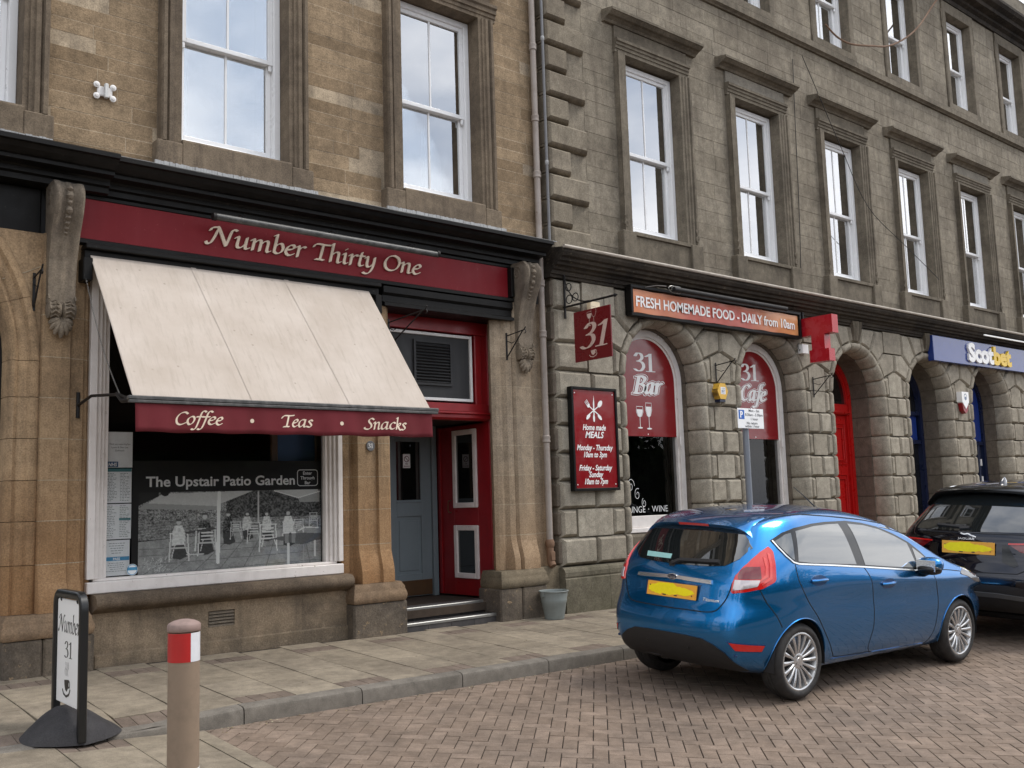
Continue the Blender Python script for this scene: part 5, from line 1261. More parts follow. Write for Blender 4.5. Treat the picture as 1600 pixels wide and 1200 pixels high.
# ================================================================ lettering tools
NIB = {
 'N': ([[(-0.22, 0.16), (-0.14, 0.0), (0.03, 0.06), (0.16, 0.5), (0.30, 1.35)], [(-0.12, 1.18), (-0.04, 1.42), (0.16, 1.5), (0.34, 1.42), (0.92, 0.0)], [(0.92, 0.0), (0.98, 0.5), (1.08, 1.35), (1.20, 1.52), (1.36, 1.44)]], 1.38),
 'T': ([[(-0.10, 1.16), (0.0, 1.40), (0.22, 1.48), (0.6, 1.46), (1.02, 1.52)], [(0.50, 1.46), (0.46, 0.3), (0.42, 0.02)], [(0.18, 0.02), (0.44, 0.05), (0.68, 0.02)]], 0.98),
 'O': ([[(0.62, 1.5), (0.25, 1.3), (0.06, 0.75), (0.18, 0.2), (0.52, 0.0), (0.90, 0.2), (1.08, 0.75), (0.96, 1.28), (0.62, 1.5)]], 1.2),
 'C': ([[(0.98, 1.30), (0.72, 1.5), (0.34, 1.32), (0.10, 0.75), (0.22, 0.18), (0.55, 0.0), (0.96, 0.22)]], 1.02),
 'S': ([[(0.82, 1.32), (0.56, 1.5), (0.30, 1.3), (0.34, 1.0), (0.62, 0.62), (0.62, 0.22), (0.34, 0.0), (0.04, 0.06), (-0.04, 0.22)]], 0.86),
 'B': ([[(0.22, 1.5), (0.16, 0.0)], [(0.0, 1.46), (0.5, 1.5), (0.80, 1.28), (0.62, 0.88), (0.22, 0.80)], [(0.5, 0.82), (0.86, 0.62), (0.84, 0.2), (0.5, 0.0), (0.0, 0.02)]], 0.98),
 'n': ([[(0.0, 0.84), (0.10, 0.98), (0.16, 0.86), (0.16, 0.0)], [(0.17, 0.60), (0.36, 0.90), (0.54, 0.96), (0.62, 0.80), (0.62, 0.16), (0.70, 0.0), (0.84, 0.10)]], 0.90),
 'u': ([[(0.0, 0.84), (0.10, 0.98), (0.16, 0.86), (0.16, 0.22), (0.26, 0.02), (0.44, 0.10), (0.62, 0.42)], [(0.64, 0.98), (0.64, 0.16), (0.73, 0.0), (0.86, 0.10)]], 0.92),
 'm': ([[(0.0, 0.84), (0.10, 0.98), (0.16, 0.86), (0.16, 0.0)], [(0.17, 0.60), (0.34, 0.90), (0.50, 0.96), (0.57, 0.80), (0.57, 0.0)], [(0.58, 0.60), (0.76, 0.90), (0.92, 0.96), (1.0, 0.80), (1.0, 0.16), (1.08, 0.0), (1.2, 0.1)]], 1.28),
 'i': ([[(0.0, 0.84), (0.10, 0.98), (0.16, 0.86), (0.16, 0.18), (0.26, 0.0), (0.38, 0.10)], [(0.15, 1.36), (0.19, 1.40)]], 0.44),
 'r': ([[(0.0, 0.84), (0.10, 0.98), (0.16, 0.86), (0.16, 0.0)], [(0.17, 0.62), (0.34, 0.90), (0.48, 0.98), (0.56, 0.90)]], 0.60),
 't': ([[(0.22, 1.30), (0.18, 1.0), (0.16, 0.2), (0.26, 0.0), (0.42, 0.10)], [(0.0, 0.94), (0.2, 0.96), (0.42, 0.97)]], 0.50),
 'h': ([[(0.02, 1.58), (0.14, 1.70), (0.16, 1.5), (0.16, 0.0)], [(0.17, 0.60), (0.36, 0.90), (0.54, 0.96), (0.62, 0.80), (0.62, 0.16), (0.70, 0.0), (0.84, 0.10)]], 0.90),
 'b': ([[(0.02, 1.58), (0.14, 1.70), (0.16, 1.5), (0.16, 0.14)], [(0.15, 0.16), (0.34, 0.0), (0.58, 0.18), (0.66, 0.55), (0.54, 0.92), (0.36, 0.90), (0.17, 0.62)]], 0.80),
 'e': ([[(0.08, 0.50), (0.36, 0.56), (0.54, 0.76), (0.44, 0.98), (0.22, 0.88), (0.06, 0.50), (0.10, 0.16), (0.30, 0.0), (0.56, 0.18)]], 0.66),
 'y': ([[(0.0, 0.84), (0.10, 0.98), (0.16, 0.86), (0.18, 0.22), (0.28, 0.02), (0.46, 0.12), (0.62, 0.42)], [(0.64, 0.98), (0.62, 0.10), (0.46, -0.48), (0.20, -0.66), (0.0, -0.56)]], 0.80),
 'o': ([[(0.36, 0.98), (0.12, 0.76), (0.06, 0.36), (0.26, 0.0), (0.52, 0.16), (0.64, 0.62), (0.52, 0.94), (0.36, 0.98)]], 0.76),
 'a': ([[(0.60, 0.94), (0.36, 0.98), (0.12, 0.72), (0.06, 0.30), (0.20, 0.0), (0.42, 0.14), (0.60, 0.54)], [(0.62, 0.98), (0.60, 0.16), (0.69, 0.0), (0.82, 0.10)]], 0.88),
 'c': ([[(0.58, 0.84), (0.42, 0.98), (0.16, 0.80), (0.05, 0.40), (0.18, 0.04), (0.40, 0.02), (0.58, 0.18)]], 0.64),
 's': ([[(0.48, 0.84), (0.32, 0.98), (0.12, 0.82), (0.28, 0.54), (0.44, 0.26), (0.28, 0.0), (0.02, 0.08)]], 0.58),
 'k': ([[(0.02, 1.58), (0.14, 1.70), (0.16, 1.5), (0.16, 0.0)], [(0.17, 0.45), (0.40, 0.88), (0.58, 0.84), (0.48, 0.56), (0.20, 0.46)], [(0.30, 0.46), (0.50, 0.10), (0.64, -0.04), (0.78, -0.02)]], 0.74),
 'f': ([[(0.80, 1.56), (0.62, 1.70), (0.42, 1.46), (0.28, 0.3), (0.14, -0.46), (-0.08, -0.64), (-0.24, -0.54)], [(0.04, 0.94), (0.3, 0.96), (0.62, 0.97)]], 0.56),
 '3': ([[(0.06, 1.22), (0.24, 1.48), (0.50, 1.44), (0.60, 1.18), (0.48, 0.92), (0.26, 0.80)], [(0.24, 0.80), (0.56, 0.74), (0.70, 0.42), (0.54, 0.08), (0.26, -0.02), (0.0, 0.12)]], 0.86),
 '1': ([[(0.06, 1.26), (0.24, 1.36), (0.40, 1.50)], [(0.38, 1.48), (0.38, 0.02)], [(0.12, 0.01), (0.64, 0.01)]], 0.74),
}
def _cr(P, n=6):
    if len(P) < 3: return P
    o = []
    for i in range(len(P)-1):
        p0, p1, p2, p3 = P[max(i-1, 0)], P[i], P[i+1], P[min(i+2, len(P)-1)]
        for k in range(n):
            t = k/n; o.append(tuple(0.5*((2*p1[d])+(-p0[d]+p2[d])*t+(2*p0[d]-5*p1[d]+4*p2[d]-p3[d])*t*t+(-p0[d]+3*p1[d]-3*p2[d]+p3[d])*t**3) for d in range(len(P[0]))))
    o.append(P[-1]); return o
def nib_glyph(ch, w_=0.15, ang=42, shear=0.16, minw=0.035):
    strokes, adv = NIB[ch]; V = []; F = []
    a = R_(ang); nx, ny = math.cos(a)*w_/2, math.sin(a)*w_/2
    for st in strokes:
        P = [(x+y*shear, y) for x, y in _cr(st)]
        for p, q in zip(P[:-1], P[1:]):
            dx, dy = q[0]-p[0], q[1]-p[1]; l = math.hypot(dx, dy) or 1e-6
            tx, ty = -dy/l*minw/2, dx/l*minw/2; ex, ey = dx/l*minw*0.3, dy/l*minw*0.3
            pts = [(p[0]+s1*nx+s2*tx-ex, p[1]+s1*ny+s2*ty-ey) for s1 in (-1, 1) for s2 in (-1, 1)] + [(q[0]+s1*nx+s2*tx+ex, q[1]+s1*ny+s2*ty+ey) for s1 in (-1, 1) for s2 in (-1, 1)]
            pts = sorted(set(pts)); h = []
            def cr(o, a_, b): return (a_[0]-o[0])*(b[1]-o[1])-(a_[1]-o[1])*(b[0]-o[0])
            lo = []
            for p_ in pts:
                while len(lo) >= 2 and cr(lo[-2], lo[-1], p_) <= 0: lo.pop()
                lo.append(p_)
            up = []
            for p_ in reversed(pts):
                while len(up) >= 2 and cr(up[-2], up[-1], p_) <= 0: up.pop()
                up.append(p_)
            h = lo[:-1]+up[:-1]
            o = len(V); V += h; F.append(list(range(o, o+len(h))))
    r = delaunay_2d_cdt([Vector(v) for v in V], [], F, 0, 1e-5)
    return [(v.x, v.y) for v in r[0]], [tuple(f) for f, o in zip(r[2], r[5]) if len(o)], adv
_tx = {}
def font_text(s, bold=0.0, shear=0.0, align='LEFT', space=1.0):
    cu = bpy.data.curves.new('t', 'FONT'); cu.body = s; cu.size = 1.0; cu.offset = bold; cu.shear = shear; cu.align_x = align; cu.space_character = space; cu.resolution_u = 3; cu.fill_mode = 'FRONT'
    o = bpy.data.objects.new('t', cu); col.objects.link(o); bpy.context.view_layer.update()
    me = o.to_mesh(); V = [(v.co.x, v.co.y) for v in me.vertices]; F = [tuple(p.vertices) for p in me.polygons]
    o.to_mesh_clear(); bpy.data.objects.remove(o); bpy.data.curves.remove(cu)
    return V, F
class Plane:
    """a flat face in the scene: origin, unit right, unit up, outward normal"""
    def __init__(s, o, r=(1, 0, 0), u=(0, 0, 1), n=(0, -1, 0)): s.o, s.r, s.u, s.n = Vector(o), Vector(r), Vector(u), Vector(n)
    def p(s, x, y, d=0.0): return s.o + s.r*x + s.u*y + s.n*d
def put(mb, pl, V, F, x, y, sx, sy, d0, d1=None):
    """2-d faces on a plane at height d1 above it, with side walls down to d0 if d1 is given"""
    if d1 is None: d1 = d0
    a = Vector(pl.r).cross(Vector(pl.u)).dot(pl.n) > 0
    n = len(V); W = [pl.p(x+u*sx, y+v*sy, d1) for u, v in V]; G = []
    for f in F:
        A = sum(V[f[i]][0]*V[f[(i+1) % len(f)]][1]-V[f[(i+1) % len(f)]][0]*V[f[i]][1] for i in range(len(f)))
        ff = f if (A > 0) == a else f[::-1]
        G.append(tuple(ff))
    if d1 > d0:
        cnt = {}
        for f in G:
            for i in range(len(f)): cnt[(f[i], f[(i+1) % len(f)])] = 1
        W += [pl.p(x+u*sx, y+v*sy, d0) for u, v in V]
        G = G + [(i, i+n, j+n, j) for (i, j) in cnt if (j, i) not in cnt]
        G = [g if len(g) != 4 or g[0] < n and g[1] < n else g for g in G]
    mb.add(W, G)
def nib_text(pl, s, x, y, size, width=None, w_=0.15, ang=42, shear=0.16, d0=0.0, d1=0.002, minw=0.035, space=0.0):
    gl = []; cx = 0
    for ch in s:
        if ch == ' ': cx += 0.55; continue
        V, F, adv = nib_glyph(ch, w_, ang, shear, minw); gl.append((V, F, cx)); cx += adv+space
    sx = size if width is None else width/(cx)
    out_ = []
    for V, F, c in gl:
        m = MB(); put(m, pl, V, F, x+c*sx, y, sx, size, d0, d1); out_.append(m)
    return out_
def joined(ms):
    m = MB()
    for q in ms: m.add(q.v, q.f)
    return m
def flat_text(mb, pl, s, x, y, size, width=None, bold=0.0, shear=0.0, d=0.001, align='LEFT', d0=None, space=1.0):
    V, F = font_text(s, bold, shear, 'LEFT', space)
    if not V: return
    x0 = min(v[0] for v in V); x1 = max(v[0] for v in V); sx = size if width is None else width/(x1-x0)
    if align == 'CENTER': x = x-(x1-x0)*sx/2
    put(mb, pl, [(v[0]-x0, v[1]) for v in V], F, x, y, sx, size, d if d0 is None else d0, d)
def disc2(x, y, rx, ry=None, n=16, rot=0.0):
    ry = ry or rx; return [(x+rx*math.cos(2*math.pi*i/n)*math.cos(rot)-ry*math.sin(2*math.pi*i/n)*math.sin(rot), y+rx*math.cos(2*math.pi*i/n)*math.sin(rot)+ry*math.sin(2*math.pi*i/n)*math.cos(rot)) for i in range(n)]
def poly(mb, pl, pts, d): put(mb, pl, pts, [tuple(range(len(pts)))], 0, 0, 1, 1, d)
def line2(mb, pl, pts, w_, d, closed=False):
    n = len(pts); L_ = []
    for i in range(n):
        a = pts[i-1] if (i or closed) else pts[i]; b = pts[(i+1) % n] if (i < n-1 or closed) else pts[i]
        dx, dy = b[0]-a[0], b[1]-a[1]; l = math.hypot(dx, dy) or 1; L_.append((-dy/l*w_/2, dx/l*w_/2))
    V = [(p[0]+o[0], p[1]+o[1]) for p, o in zip(pts, L_)]+[(p[0]-o[0], p[1]-o[1]) for p, o in zip(pts, L_)]
    m = n if closed else n-1
    put(mb, pl, V, [(i, n+i, n+(i+1) % n, (i+1) % n) for i in range(m)], 0, 0, 1, 1, d)
def cup(mb, pl, x, y, s, d, w_=0.010):
    poly(mb, pl, [(x-0.42*s, y+0.30*s), (x+0.36*s, y+0.38*s), (x+0.26*s, y-0.05*s), (x+0.02*s, y-0.26*s), (x-0.24*s, y-0.18*s), (x-0.38*s, y+0.05*s)], d)
    line2(mb, pl, disc2(x+0.40*s, y+0.14*s, 0.13*s, 0.16*s, 12), w_, d+0.0004, True)
    line2(mb, pl, [(x-0.7*s, y-0.18*s), (x-0.5*s, y-0.40*s), (x-0.05*s, y-0.50*s), (x+0.4*s, y-0.36*s), (x+0.62*s, y-0.08*s)], w_*1.3, d+0.0008)
def wineglass(mb, pl, x, y, s, d, fill=True, w_=0.006, flute=False):
    wd = 0.20*s if not flute else 0.17*s; h = 0.5*s if not flute else 0.62*s
    bowl = [(x-wd, y+0.5*s+h*0.9), (x-wd*1.08, y+0.5*s+h*0.45), (x-wd*0.6, y+0.5*s+h*0.08), (x, y+0.5*s), (x+wd*0.6, y+0.5*s+h*0.08), (x+wd*1.08, y+0.5*s+h*0.45), (x+wd, y+0.5*s+h*0.9)]
    if fill: poly(mb, pl, [(x-wd*0.9, y+0.5*s+h*0.66)]+[(x+(a-x)*0.86, b+0.01*s) for a, b in bowl[1:-1]]+[(x+wd*0.9, y+0.5*s+h*0.66)], d)
    line2(mb, pl, bowl, w_, d+0.0004, True); line2(mb, pl, [(x, y+0.5*s), (x, y+0.05*s)], w_*1.3, d+0.0008)
    poly(mb, pl, disc2(x, y+0.03*s, 0.15*s, 0.035*s, 12), d+0.0012)

# ================================================================ signs on the left building
fs = empty('fascia_sign', (5.2, 9.15, 4.075), 'long crimson fascia board reading Number Thirty One in raised cream italic letters', 'sign')
m = MB(); m.box(2.637, 7.721, 9.150, 9.2, 4.0745, 4.4515, 0.002); m.build('board', 'red_fascia', fs)
pf = Plane((0, 9.150, 0))
for q in nib_text(pf, 'Number Thirty One', 3.86, 4.195, 0.118, width=2.53, w_=0.17, d0=0.006, d1=0.022, minw=0.05):
    q.build('letter', 'cream', fs)
tl = empty('tube_light', (5.1, 8.9, 4.4), 'long dull black tube light on short arms above the cream Number Thirty One letters', 'light')
m = MB(); m.tube([(3.80, 8.885, 4.405), (6.46, 8.885, 4.392)], 0.034, 14); m.build('lamp_tube', 'steel_dark', tl, smooth=True)
for x in (3.80, 6.46):
    m = MB(); m.tube([(x-0.012, 8.885, 4.40), (x+0.02, 8.885, 4.40)], 0.039, 14); m.build('end_cap', 'iron', tl, smooth=True)
for x in (4.12, 5.15, 6.15):
    m = MB(); m.tube([(x, 8.885, 4.43), (x-0.02, 8.93, 4.475), (x-0.02, 9.12, 4.47)], 0.006, 6); m.tube([(x, 8.885, 4.43), (x+0.01, 8.88, 4.46), (x-0.012, 8.872, 4.468)], 0.006, 6); m.build('arm', 'iron', tl, smooth=True)
# awning
aw = empty('awning', (4.3, 8.6, 2.5), 'cream canvas awning over the shop window, maroon valance reading Coffee Teas Snacks', 'awning')
def awn(u, v):
    """u across, v from wall (0) to front bar (1)"""
    x = 2.712+u*2.935+v*0.03; s = 4*v*(1-v)
    y = 9.10-v*1.115; z = 3.955-v*1.445
    rip = 0.006*math.sin(v*9+u*14)*s + 0.007*(0.3+s)*math.exp(-((u-0.33-0.035*v)/0.012)**2) + 0.007*(0.3+s)*math.exp(-((u-0.655-0.035*v)/0.012)**2)-0.045*s*(1-(2*u-1)**4) + 0.005*s*math.sin((u-v*0.4)*38)*math.exp(-((u-0.35-0.2*v)/0.16)**2) + 0.005*s*math.sin((u+v*0.3)*46)*math.exp(-((u-0.72)/0.12)**2)
    rip += 0.003*math.sin(u*70+v*8)*max(0, v-0.6)*2
    return (x, y+rip*0.79, z+rip*0.61)
m = MB(); n1, n2 = 200, 60; V = [awn(i/n1, j/n2) for j in range(n2+1) for i in range(n1+1)]; F = []
for j in range(n2):
    for i in range(n1): a = j*(n1+1)+i; F.append((a, a+n1+1, a+n1+2, a+1))
m.add(V, F); o = m.build('canvas', 'canvas', aw, smooth=True)
md = o.modifiers.new('thickness', 'SOLIDIFY'); md.thickness = 0.004
for u0 in (0.325, 0.66):
    m = MB(); V = []
    for k in range(41):
        for du, dn in ((-0.009, 0.001), (-0.007, 0.0015), (0.007, 0.0015), (0.009, 0.001)):
            p = awn(u0+du+0.035*k/40, k/40); V.append((p[0], p[1]-dn*0.79-0.002, p[2]+dn*0.61+0.002))
    m.add(V, [(k*4+j, k*4+j+4, k*4+j+5, k*4+j+1) for k in range(40) for j in range(3)]); m.build('canvas_seam', 'canvas', aw, smooth=40)
m = MB()
for k, x in enumerate((2.745, )): pass
m.box(2.66, 5.78, 9.00, 9.16, 3.955, 4.0, 0.008); m.box(2.66, 5.78, 9.06, 9.20, 3.87, 3.953, 0.008)
m.build('roller_housing', 'black_paint', aw)
m = MB(); m.box(2.64, 2.72, 9.0, 9.2, 3.66, 3.868, 0.006); m.build('end_bracket', 'black_paint', aw)
m = MB(); m.box(5.70, 5.78, 9.0, 9.2, 3.66, 3.868, 0.006); m.build('end_bracket', 'black_paint', aw)
m = MB(); m.box(2.70, 5.765, 7.955, 8.015, 2.485, 2.52, 0.008); m.box(2.70, 5.75, 7.95, 7.985, 2.46, 2.484, 0.004); m.build('front_bar', 'steel_dark', aw)
def val(u, v):
    x = 2.755+u*2.925; f = 0.012*math.sin(u*31)*v+0.008*math.sin(u*83+1)*v
    return (x, 7.968-f-0.01*v, 2.487-v*0.262+0.004*math.sin(u*40)*v)
m = MB(); n1 = 100; V = [val(i/n1, j/6) for j in range(7) for i in range(n1+1)]; F = []
for j in range(6):
    for i in range(n1): a = j*(n1+1)+i; F.append((a, a+n1+1, a+n1+2, a+1))
m.add(V, F); o = m.build('valance', 'valance', aw, smooth=True); md = o.modifiers.new('thickness', 'SOLIDIFY'); md.thickness = 0.003
def on_val(ms):
    J = joined(ms); V2 = []
    for p in J.v:
        u = (p[0]-2.755)/2.925; v = (2.487-p[2])/0.262; q = val(u, v); V2.append((p[0], q[1]-0.0025, p[2]+0.004*math.sin(u*40)*v))
    K = MB(); K.add(V2, J.f); return K
pv = Plane((0, 7.96, 0))
for s, x, w_ in (('Coffee', 3.075, 0.41), ('Teas', 4.035, 0.31), ('Snacks', 4.90, 0.46)):
    on_val(nib_text(pv, s, x, 2.295, 0.068, width=w_, w_=0.17, d0=0, d1=0, minw=0.06)).build('printed_word', 'cream', aw)
for x in (3.765, 4.65):
    m = MB(); poly(m, pv, disc2(x, 2.337, 0.019), 0); on_val([m]).build('printed_dot', 'cream', aw)
for sx, wx in ((2.735, 2.66), (5.74, 5.82)):
    m = MB(); m.tube([(wx, 9.14, 2.545), (wx+(sx-wx)*0.3, 8.85, 2.60), (sx, 8.30, 2.56), (sx, 8.02, 2.49)], 0.013, 8); m.tube([(sx, 8.34, 2.57), (sx, 8.22, 2.50), (sx, 8.0, 2.485)], 0.02, 8)
    m.tube([(wx, 9.155, 2.43), (wx, 9.155, 2.66)], 0.018, 8); m.build('side_arm', 'iron', aw, smooth=True)
m = MB(); P = [Vector((2.66, 9.02, 3.70)), Vector((2.70, 8.62, 2.72)), Vector((2.735, 8.28, 2.56))]
pts = []
for i in range(95):
    t = i/94; p = P[0].lerp(P[2], t); p.z -= 0.10*math.sin(math.pi*t); pts.append(p)
for i in range(0, 94):
    a, b = pts[i], pts[i+1]; mid = (a+b)/2; d = (b-a).normalized(); s = Vector((1, 0, 0)) if i % 2 else Vector((0, 0.85, 0.5)); s = (s-d*s.dot(d)).normalized()
    lp = [mid+d*0.011*math.cos(2*math.pi*k/6)+s*0.0055*math.sin(2*math.pi*k/6) for k in range(6)]; m.tube(lp, 0.0016, 4, closed=True)
m.build('chain', 'chain_steel', aw, kind='stuff')
# number disc
nd_ = empty('number_disc', (5.69, 9.14, 2.16), 'small round dark disc with the house number 31 on the pilaster left of the entrance', 'house number')
m = MB(); m.lathe([(0.052, 0.0), (0.056, -0.006), (0.052, -0.013)][::1], (5.69, 9.145, 2.212), axis='y', seg=28); m.build('disc', 'pipe_dark', nd_, smooth=30)
joined(nib_text(Plane((0, 9.132, 0)), '31', 5.655, 2.19, 0.032, width=0.065, w_=0.16, ang=10, shear=0, d0=0, d1=0.002)).build('numerals', 'white_print', nd_)
# no smoking notice on the inner door
ns = empty('no_smoking_notice', (7.12, 10.57, 2.03), 'small white no smoking notice on the glass of the slate blue door', 'notice')
m = MB(); m.box(7.07, 7.18, 10.575, 10.581, 2.03, 2.21); m.build('card', 'white_print', ns)
pn = Plane((0.17, 10.575, 0.01)); m = MB(); line2(m, pn, disc2(6.955, 2.135, 0.036, n=20), 0.008, 0.001, True); line2(m, pn, [(6.93, 2.16), (6.98, 2.11)], 0.008, 0.0015); flat_text(m, pn, 'NO', 6.955, 2.065, 0.026, align='CENTER', bold=0.02, d=0.001); flat_text(m, pn, 'SMOKING', 6.955, 2.035, 0.022, width=0.09, align='CENTER', bold=0.02, d=0.001); m.build('print', 'red_hang', ns)
# papers in the shop window
pw = Plane((0, 9.305, 0))
def sheet_(name, label, x0, x1, z0, z1):
    e = empty(name, ((x0+x1)/2, 9.31, z0), label, 'notice'); m = MB(); m.box(x0, x1, 9.308, 9.312, z0, z1); m.build('paper', 'paper', e); return e
def textlines(m, x0, x1, z0, z1, n, d=0.001, h=0.005, center=False, seed=1):
    rg = random.Random(seed); 
    for k in range(n):
        z = z1-(z1-z0)*(k+0.5)/n; w_ = (x1-x0)*rg.uniform(0.55, 1.0); a = x0 if not center else (x0+x1)/2-w_/2
        xx = a
        while xx < a+w_-0.01:
            l = min(rg.uniform(0.01, 0.03), a+w_-xx); poly(m, pw2, [(xx, z), (xx+l, z), (xx+l, z+h), (xx, z+h)], d); xx += l+0.006
pw2 = Plane((0, 9.308, 0))
e = sheet_('paper_notice', 'white paper with three centred lines and a blue NHS logo, topmost in the window column', 2.965, 3.20, 1.995, 2.325)
m = MB(); flat_text(m, pw2, 'Thank you supporting Sam', 3.083, 2.205, 0.021, width=0.19, align='CENTER', d=0.001); flat_text(m, pw2, 'Lyons & Glen Lea', 3.083, 2.175, 0.021, width=0.15, align='CENTER', d=0.001); flat_text(m, pw2, 'Dalbeath', 3.083, 2.145, 0.021, width=0.08, align='CENTER', d=0.001); m.build('print', 'dark_print', e)
m = MB(); poly(m, pw2, [(2.972, 2.0), (3.07, 2.0), (3.07, 2.05), (2.972, 2.05)], 0.001); m.build('logo_box', 'print_blue', e); m = MB(); flat_text(m, pw2, 'NHS', 3.02, 2.008, 0.045, width=0.08, align='CENTER', bold=0.03, shear=0.2, d=0.0016); m.build('logo', 'white_print', e)
for (nm, lb, z0, z1, head, sd_) in (('menu_sheet', 'price list with a dark teal heading, second from the top in the window column', 1.67, 1.985, True, 3), ('menu_sheet', 'price list with a teal band in its right column, third sheet down in the window', 1.34, 1.66, False, 4)):
    e = sheet_(nm, lb, 2.958, 3.195, z0, z1); m = MB()
    for a, b, q in ((2.97, 3.065, 0), (3.09, 3.185, 9)): textlines(m, a, b, z0+0.012, z1-(0.04 if head else 0.012), 19, h=0.0045, seed=sd_+q)
    m.build('print', 'grey_ink', e); m = MB()
    if head: poly(m, pw2, [(2.96, z1-0.028), (3.193, z1-0.028), (3.193, z1), (2.96, z1)], 0.0015)
    else: poly(m, pw2, [(3.085, z1-0.15), (3.19, z1-0.15), (3.19, z1-0.13), (3.085, z1-0.13)], 0.0015)
    m.build('heading_band', 'print_teal', e)
e = sheet_('certificate', 'white certificate with a blue PASS band, lowest sheet in the window column', 2.952, 3.185, 1.01, 1.33)
m = MB(); textlines(m, 2.99, 3.15, 1.20, 1.31, 5, center=True, seed=6); textlines(m, 2.97, 3.17, 1.04, 1.13, 5, center=True, seed=7, h=0.004); m.build('print', 'grey_ink', e)
m = MB(); poly(m, pw2, [(2.955, 1.145), (3.182, 1.145), (3.182, 1.18), (2.955, 1.18)], 0.001); m.build('band', 'print_blue2', e); m = MB(); flat_text(m, pw2, 'PASS', 3.068, 1.151, 0.03, align='CENTER', bold=0.03, d=0.0016); m.build('band_text', 'white_print', e)
e = empty('window_sticker', (3.20, 9.29, 1.0), 'round pale blue and white sticker at the lower left of the shop window', 'sticker')
m = MB(); m.lathe([(0.052, 0.0), (0.052, -0.002)], (3.205, 9.291, 1.055), axis='y', seg=28); m.build('disc', 'paper', e)
m = MB(); pq = Plane((0, 9.289, 0)); poly(m, pq, [(3.158, 1.05), (3.252, 1.05), (3.25, 1.078), (3.16, 1.078)], 0.001); line2(m, pq, disc2(3.205, 1.055, 0.045, n=24), 0.006, 0.001, True); m.build('print', 'print_blue2', e)
# printed patio banner: black and white photograph with heading, hung inside the glass
import numpy as np
NXp, NZp = 330, 150
img = np.zeros((NZp, NXp), float)
rg = np.random.RandomState(4)
def nzf(cell, amp, shape=(NZp, NXp)):
    h, w2 = shape[0]//cell+3, shape[1]//cell+3; g_ = rg.rand(h, w2)
    ys = np.arange(shape[0])/cell; xs_ = np.arange(shape[1])/cell; yi = ys.astype(int); xi = xs_.astype(int); fy = (ys-yi)[:, None]; fx = (xs_-xi)[None, :]
    a = g_[yi][:, xi]; b = g_[yi][:, xi+1]; c = g_[yi+1][:, xi]; d = g_[yi+1][:, xi+1]
    return ((a*(1-fx)+b*fx)*(1-fy)+(c*(1-fx)+d*fx)*fy-0.5)*amp
YY, XX = np.mgrid[0:NZp, 0:NXp]; XX = XX/NXp; YY = YY/NZp          # 0..1, y down
img += 0.11+nzf(2, 0.22)+nzf(4, 0.12)+nzf(9, 0.06)
leaf = (XX < 0.45) & (YY < 0.42); img[leaf] += (0.14+nzf(1, 0.35)+nzf(3, 0.2))[leaf]
wall = (YY > 0.34+0.02*XX) & (YY < 0.58); img[wall] = (0.26+nzf(1, 0.16)+nzf(2, 0.22)+nzf(6, 0.14)+0.04*np.sin(YY*190+XX*22+nzf(5, 3)))[wall]
fl_ = YY > 0.52+0.10*(1-XX)**2*0.8; img[fl_] = (0.33+nzf(9, 0.12)+nzf(1, 0.09)+nzf(3, 0.07))[fl_]
def pfill(pts, v, nz=0.0):
    n = len(pts); ins = np.zeros_like(XX, bool)
    for i in range(n):
        (x0, y0), (x1, y1) = pts[i], pts[(i+1) % n]
        if y0 == y1: continue
        c = ((y0 > YY) != (y1 > YY)) & (XX < (x1-x0)*(YY-y0)/(y1-y0)+x0); ins ^= c
    img[ins] = v+(nzf(2, nz)[ins] if nz else 0)
def pline(x0, y0, x1, y1, w2, v):
    d = math.hypot(x1-x0, (y1-y0)*0.45) or 1e-6; t = np.clip(((XX-x0)*(x1-x0)+(YY-y0)*0.2025*(y1-y0))/d**2, 0, 1)
    dd = np.hypot(XX-(x0+t*(x1-x0)), (YY-(y0+t*(y1-y0)))*0.45); img[dd < w2] = v
for k in range(9): pline(0.02+k*0.13, 1.0, 0.30+k*0.085, 0.60, 0.0016, 0.16)
for yy in (0.66, 0.74, 0.85, 0.97): pline(0.0, yy+0.03, 1.0, yy-0.02, 0.0014, 0.18)
pfill([(0.0, 0.19), (0.12, 0.02), (0.60, 0.0), (0.42, 0.16), (0.40, 0.24), (0.0, 0.20)], 0.50, 0.05)
pfill([(0.03, 0.13), (0.40, 0.19), (0.40, 0.24), (0.0, 0.20)], 0.34, 0.03)
pfill([(0.72, 0.0), (0.98, 0.0), (0.99, 0.10), (0.86, 0.11)], 0.50, 0.04); pfill([(0.86, 0.12), (0.99, 0.02), (0.99, 0.17), (0.87, 0.17)], 0.36, 0.05)
pline(0.72, 0.01, 0.86, 0.11, 0.003, 0.7); pline(0.86, 0.11, 0.99, 0.03, 0.003, 0.7)
pline(0.41, 0.02, 0.405, 0.90, 0.0095, 0.66); pline(0.628, 0.02, 0.628, 0.42, 0.004, 0.5)
def person(x, y, s, top, low=0.08, head=0.5):
    rr_ = rg.rand()*0.006; pfill([(x-0.030*s-rr_, y+0.10*s), (x-0.022*s, y+0.02*s), (x+0.020*s, y+0.02*s), (x+0.034*s, y+0.12*s), (x+0.030*s, y+0.28*s), (x-0.036*s, y+0.28*s)], top, 0.30)
    pfill([(x-0.036*s, y+0.28*s), (x+0.030*s, y+0.26*s), (x+0.05*s, y+0.42*s), (x+0.01*s, y+0.46*s), (x-0.03*s, y+0.44*s)], low, 0.03)
    d = np.hypot(XX-x, (YY-y+0.02*s)*0.45); img[d < 0.013*s] = head; pline(x-0.010*s, y-0.055*s, x+0.010*s, y-0.055*s, 0.006*s, 0.12)
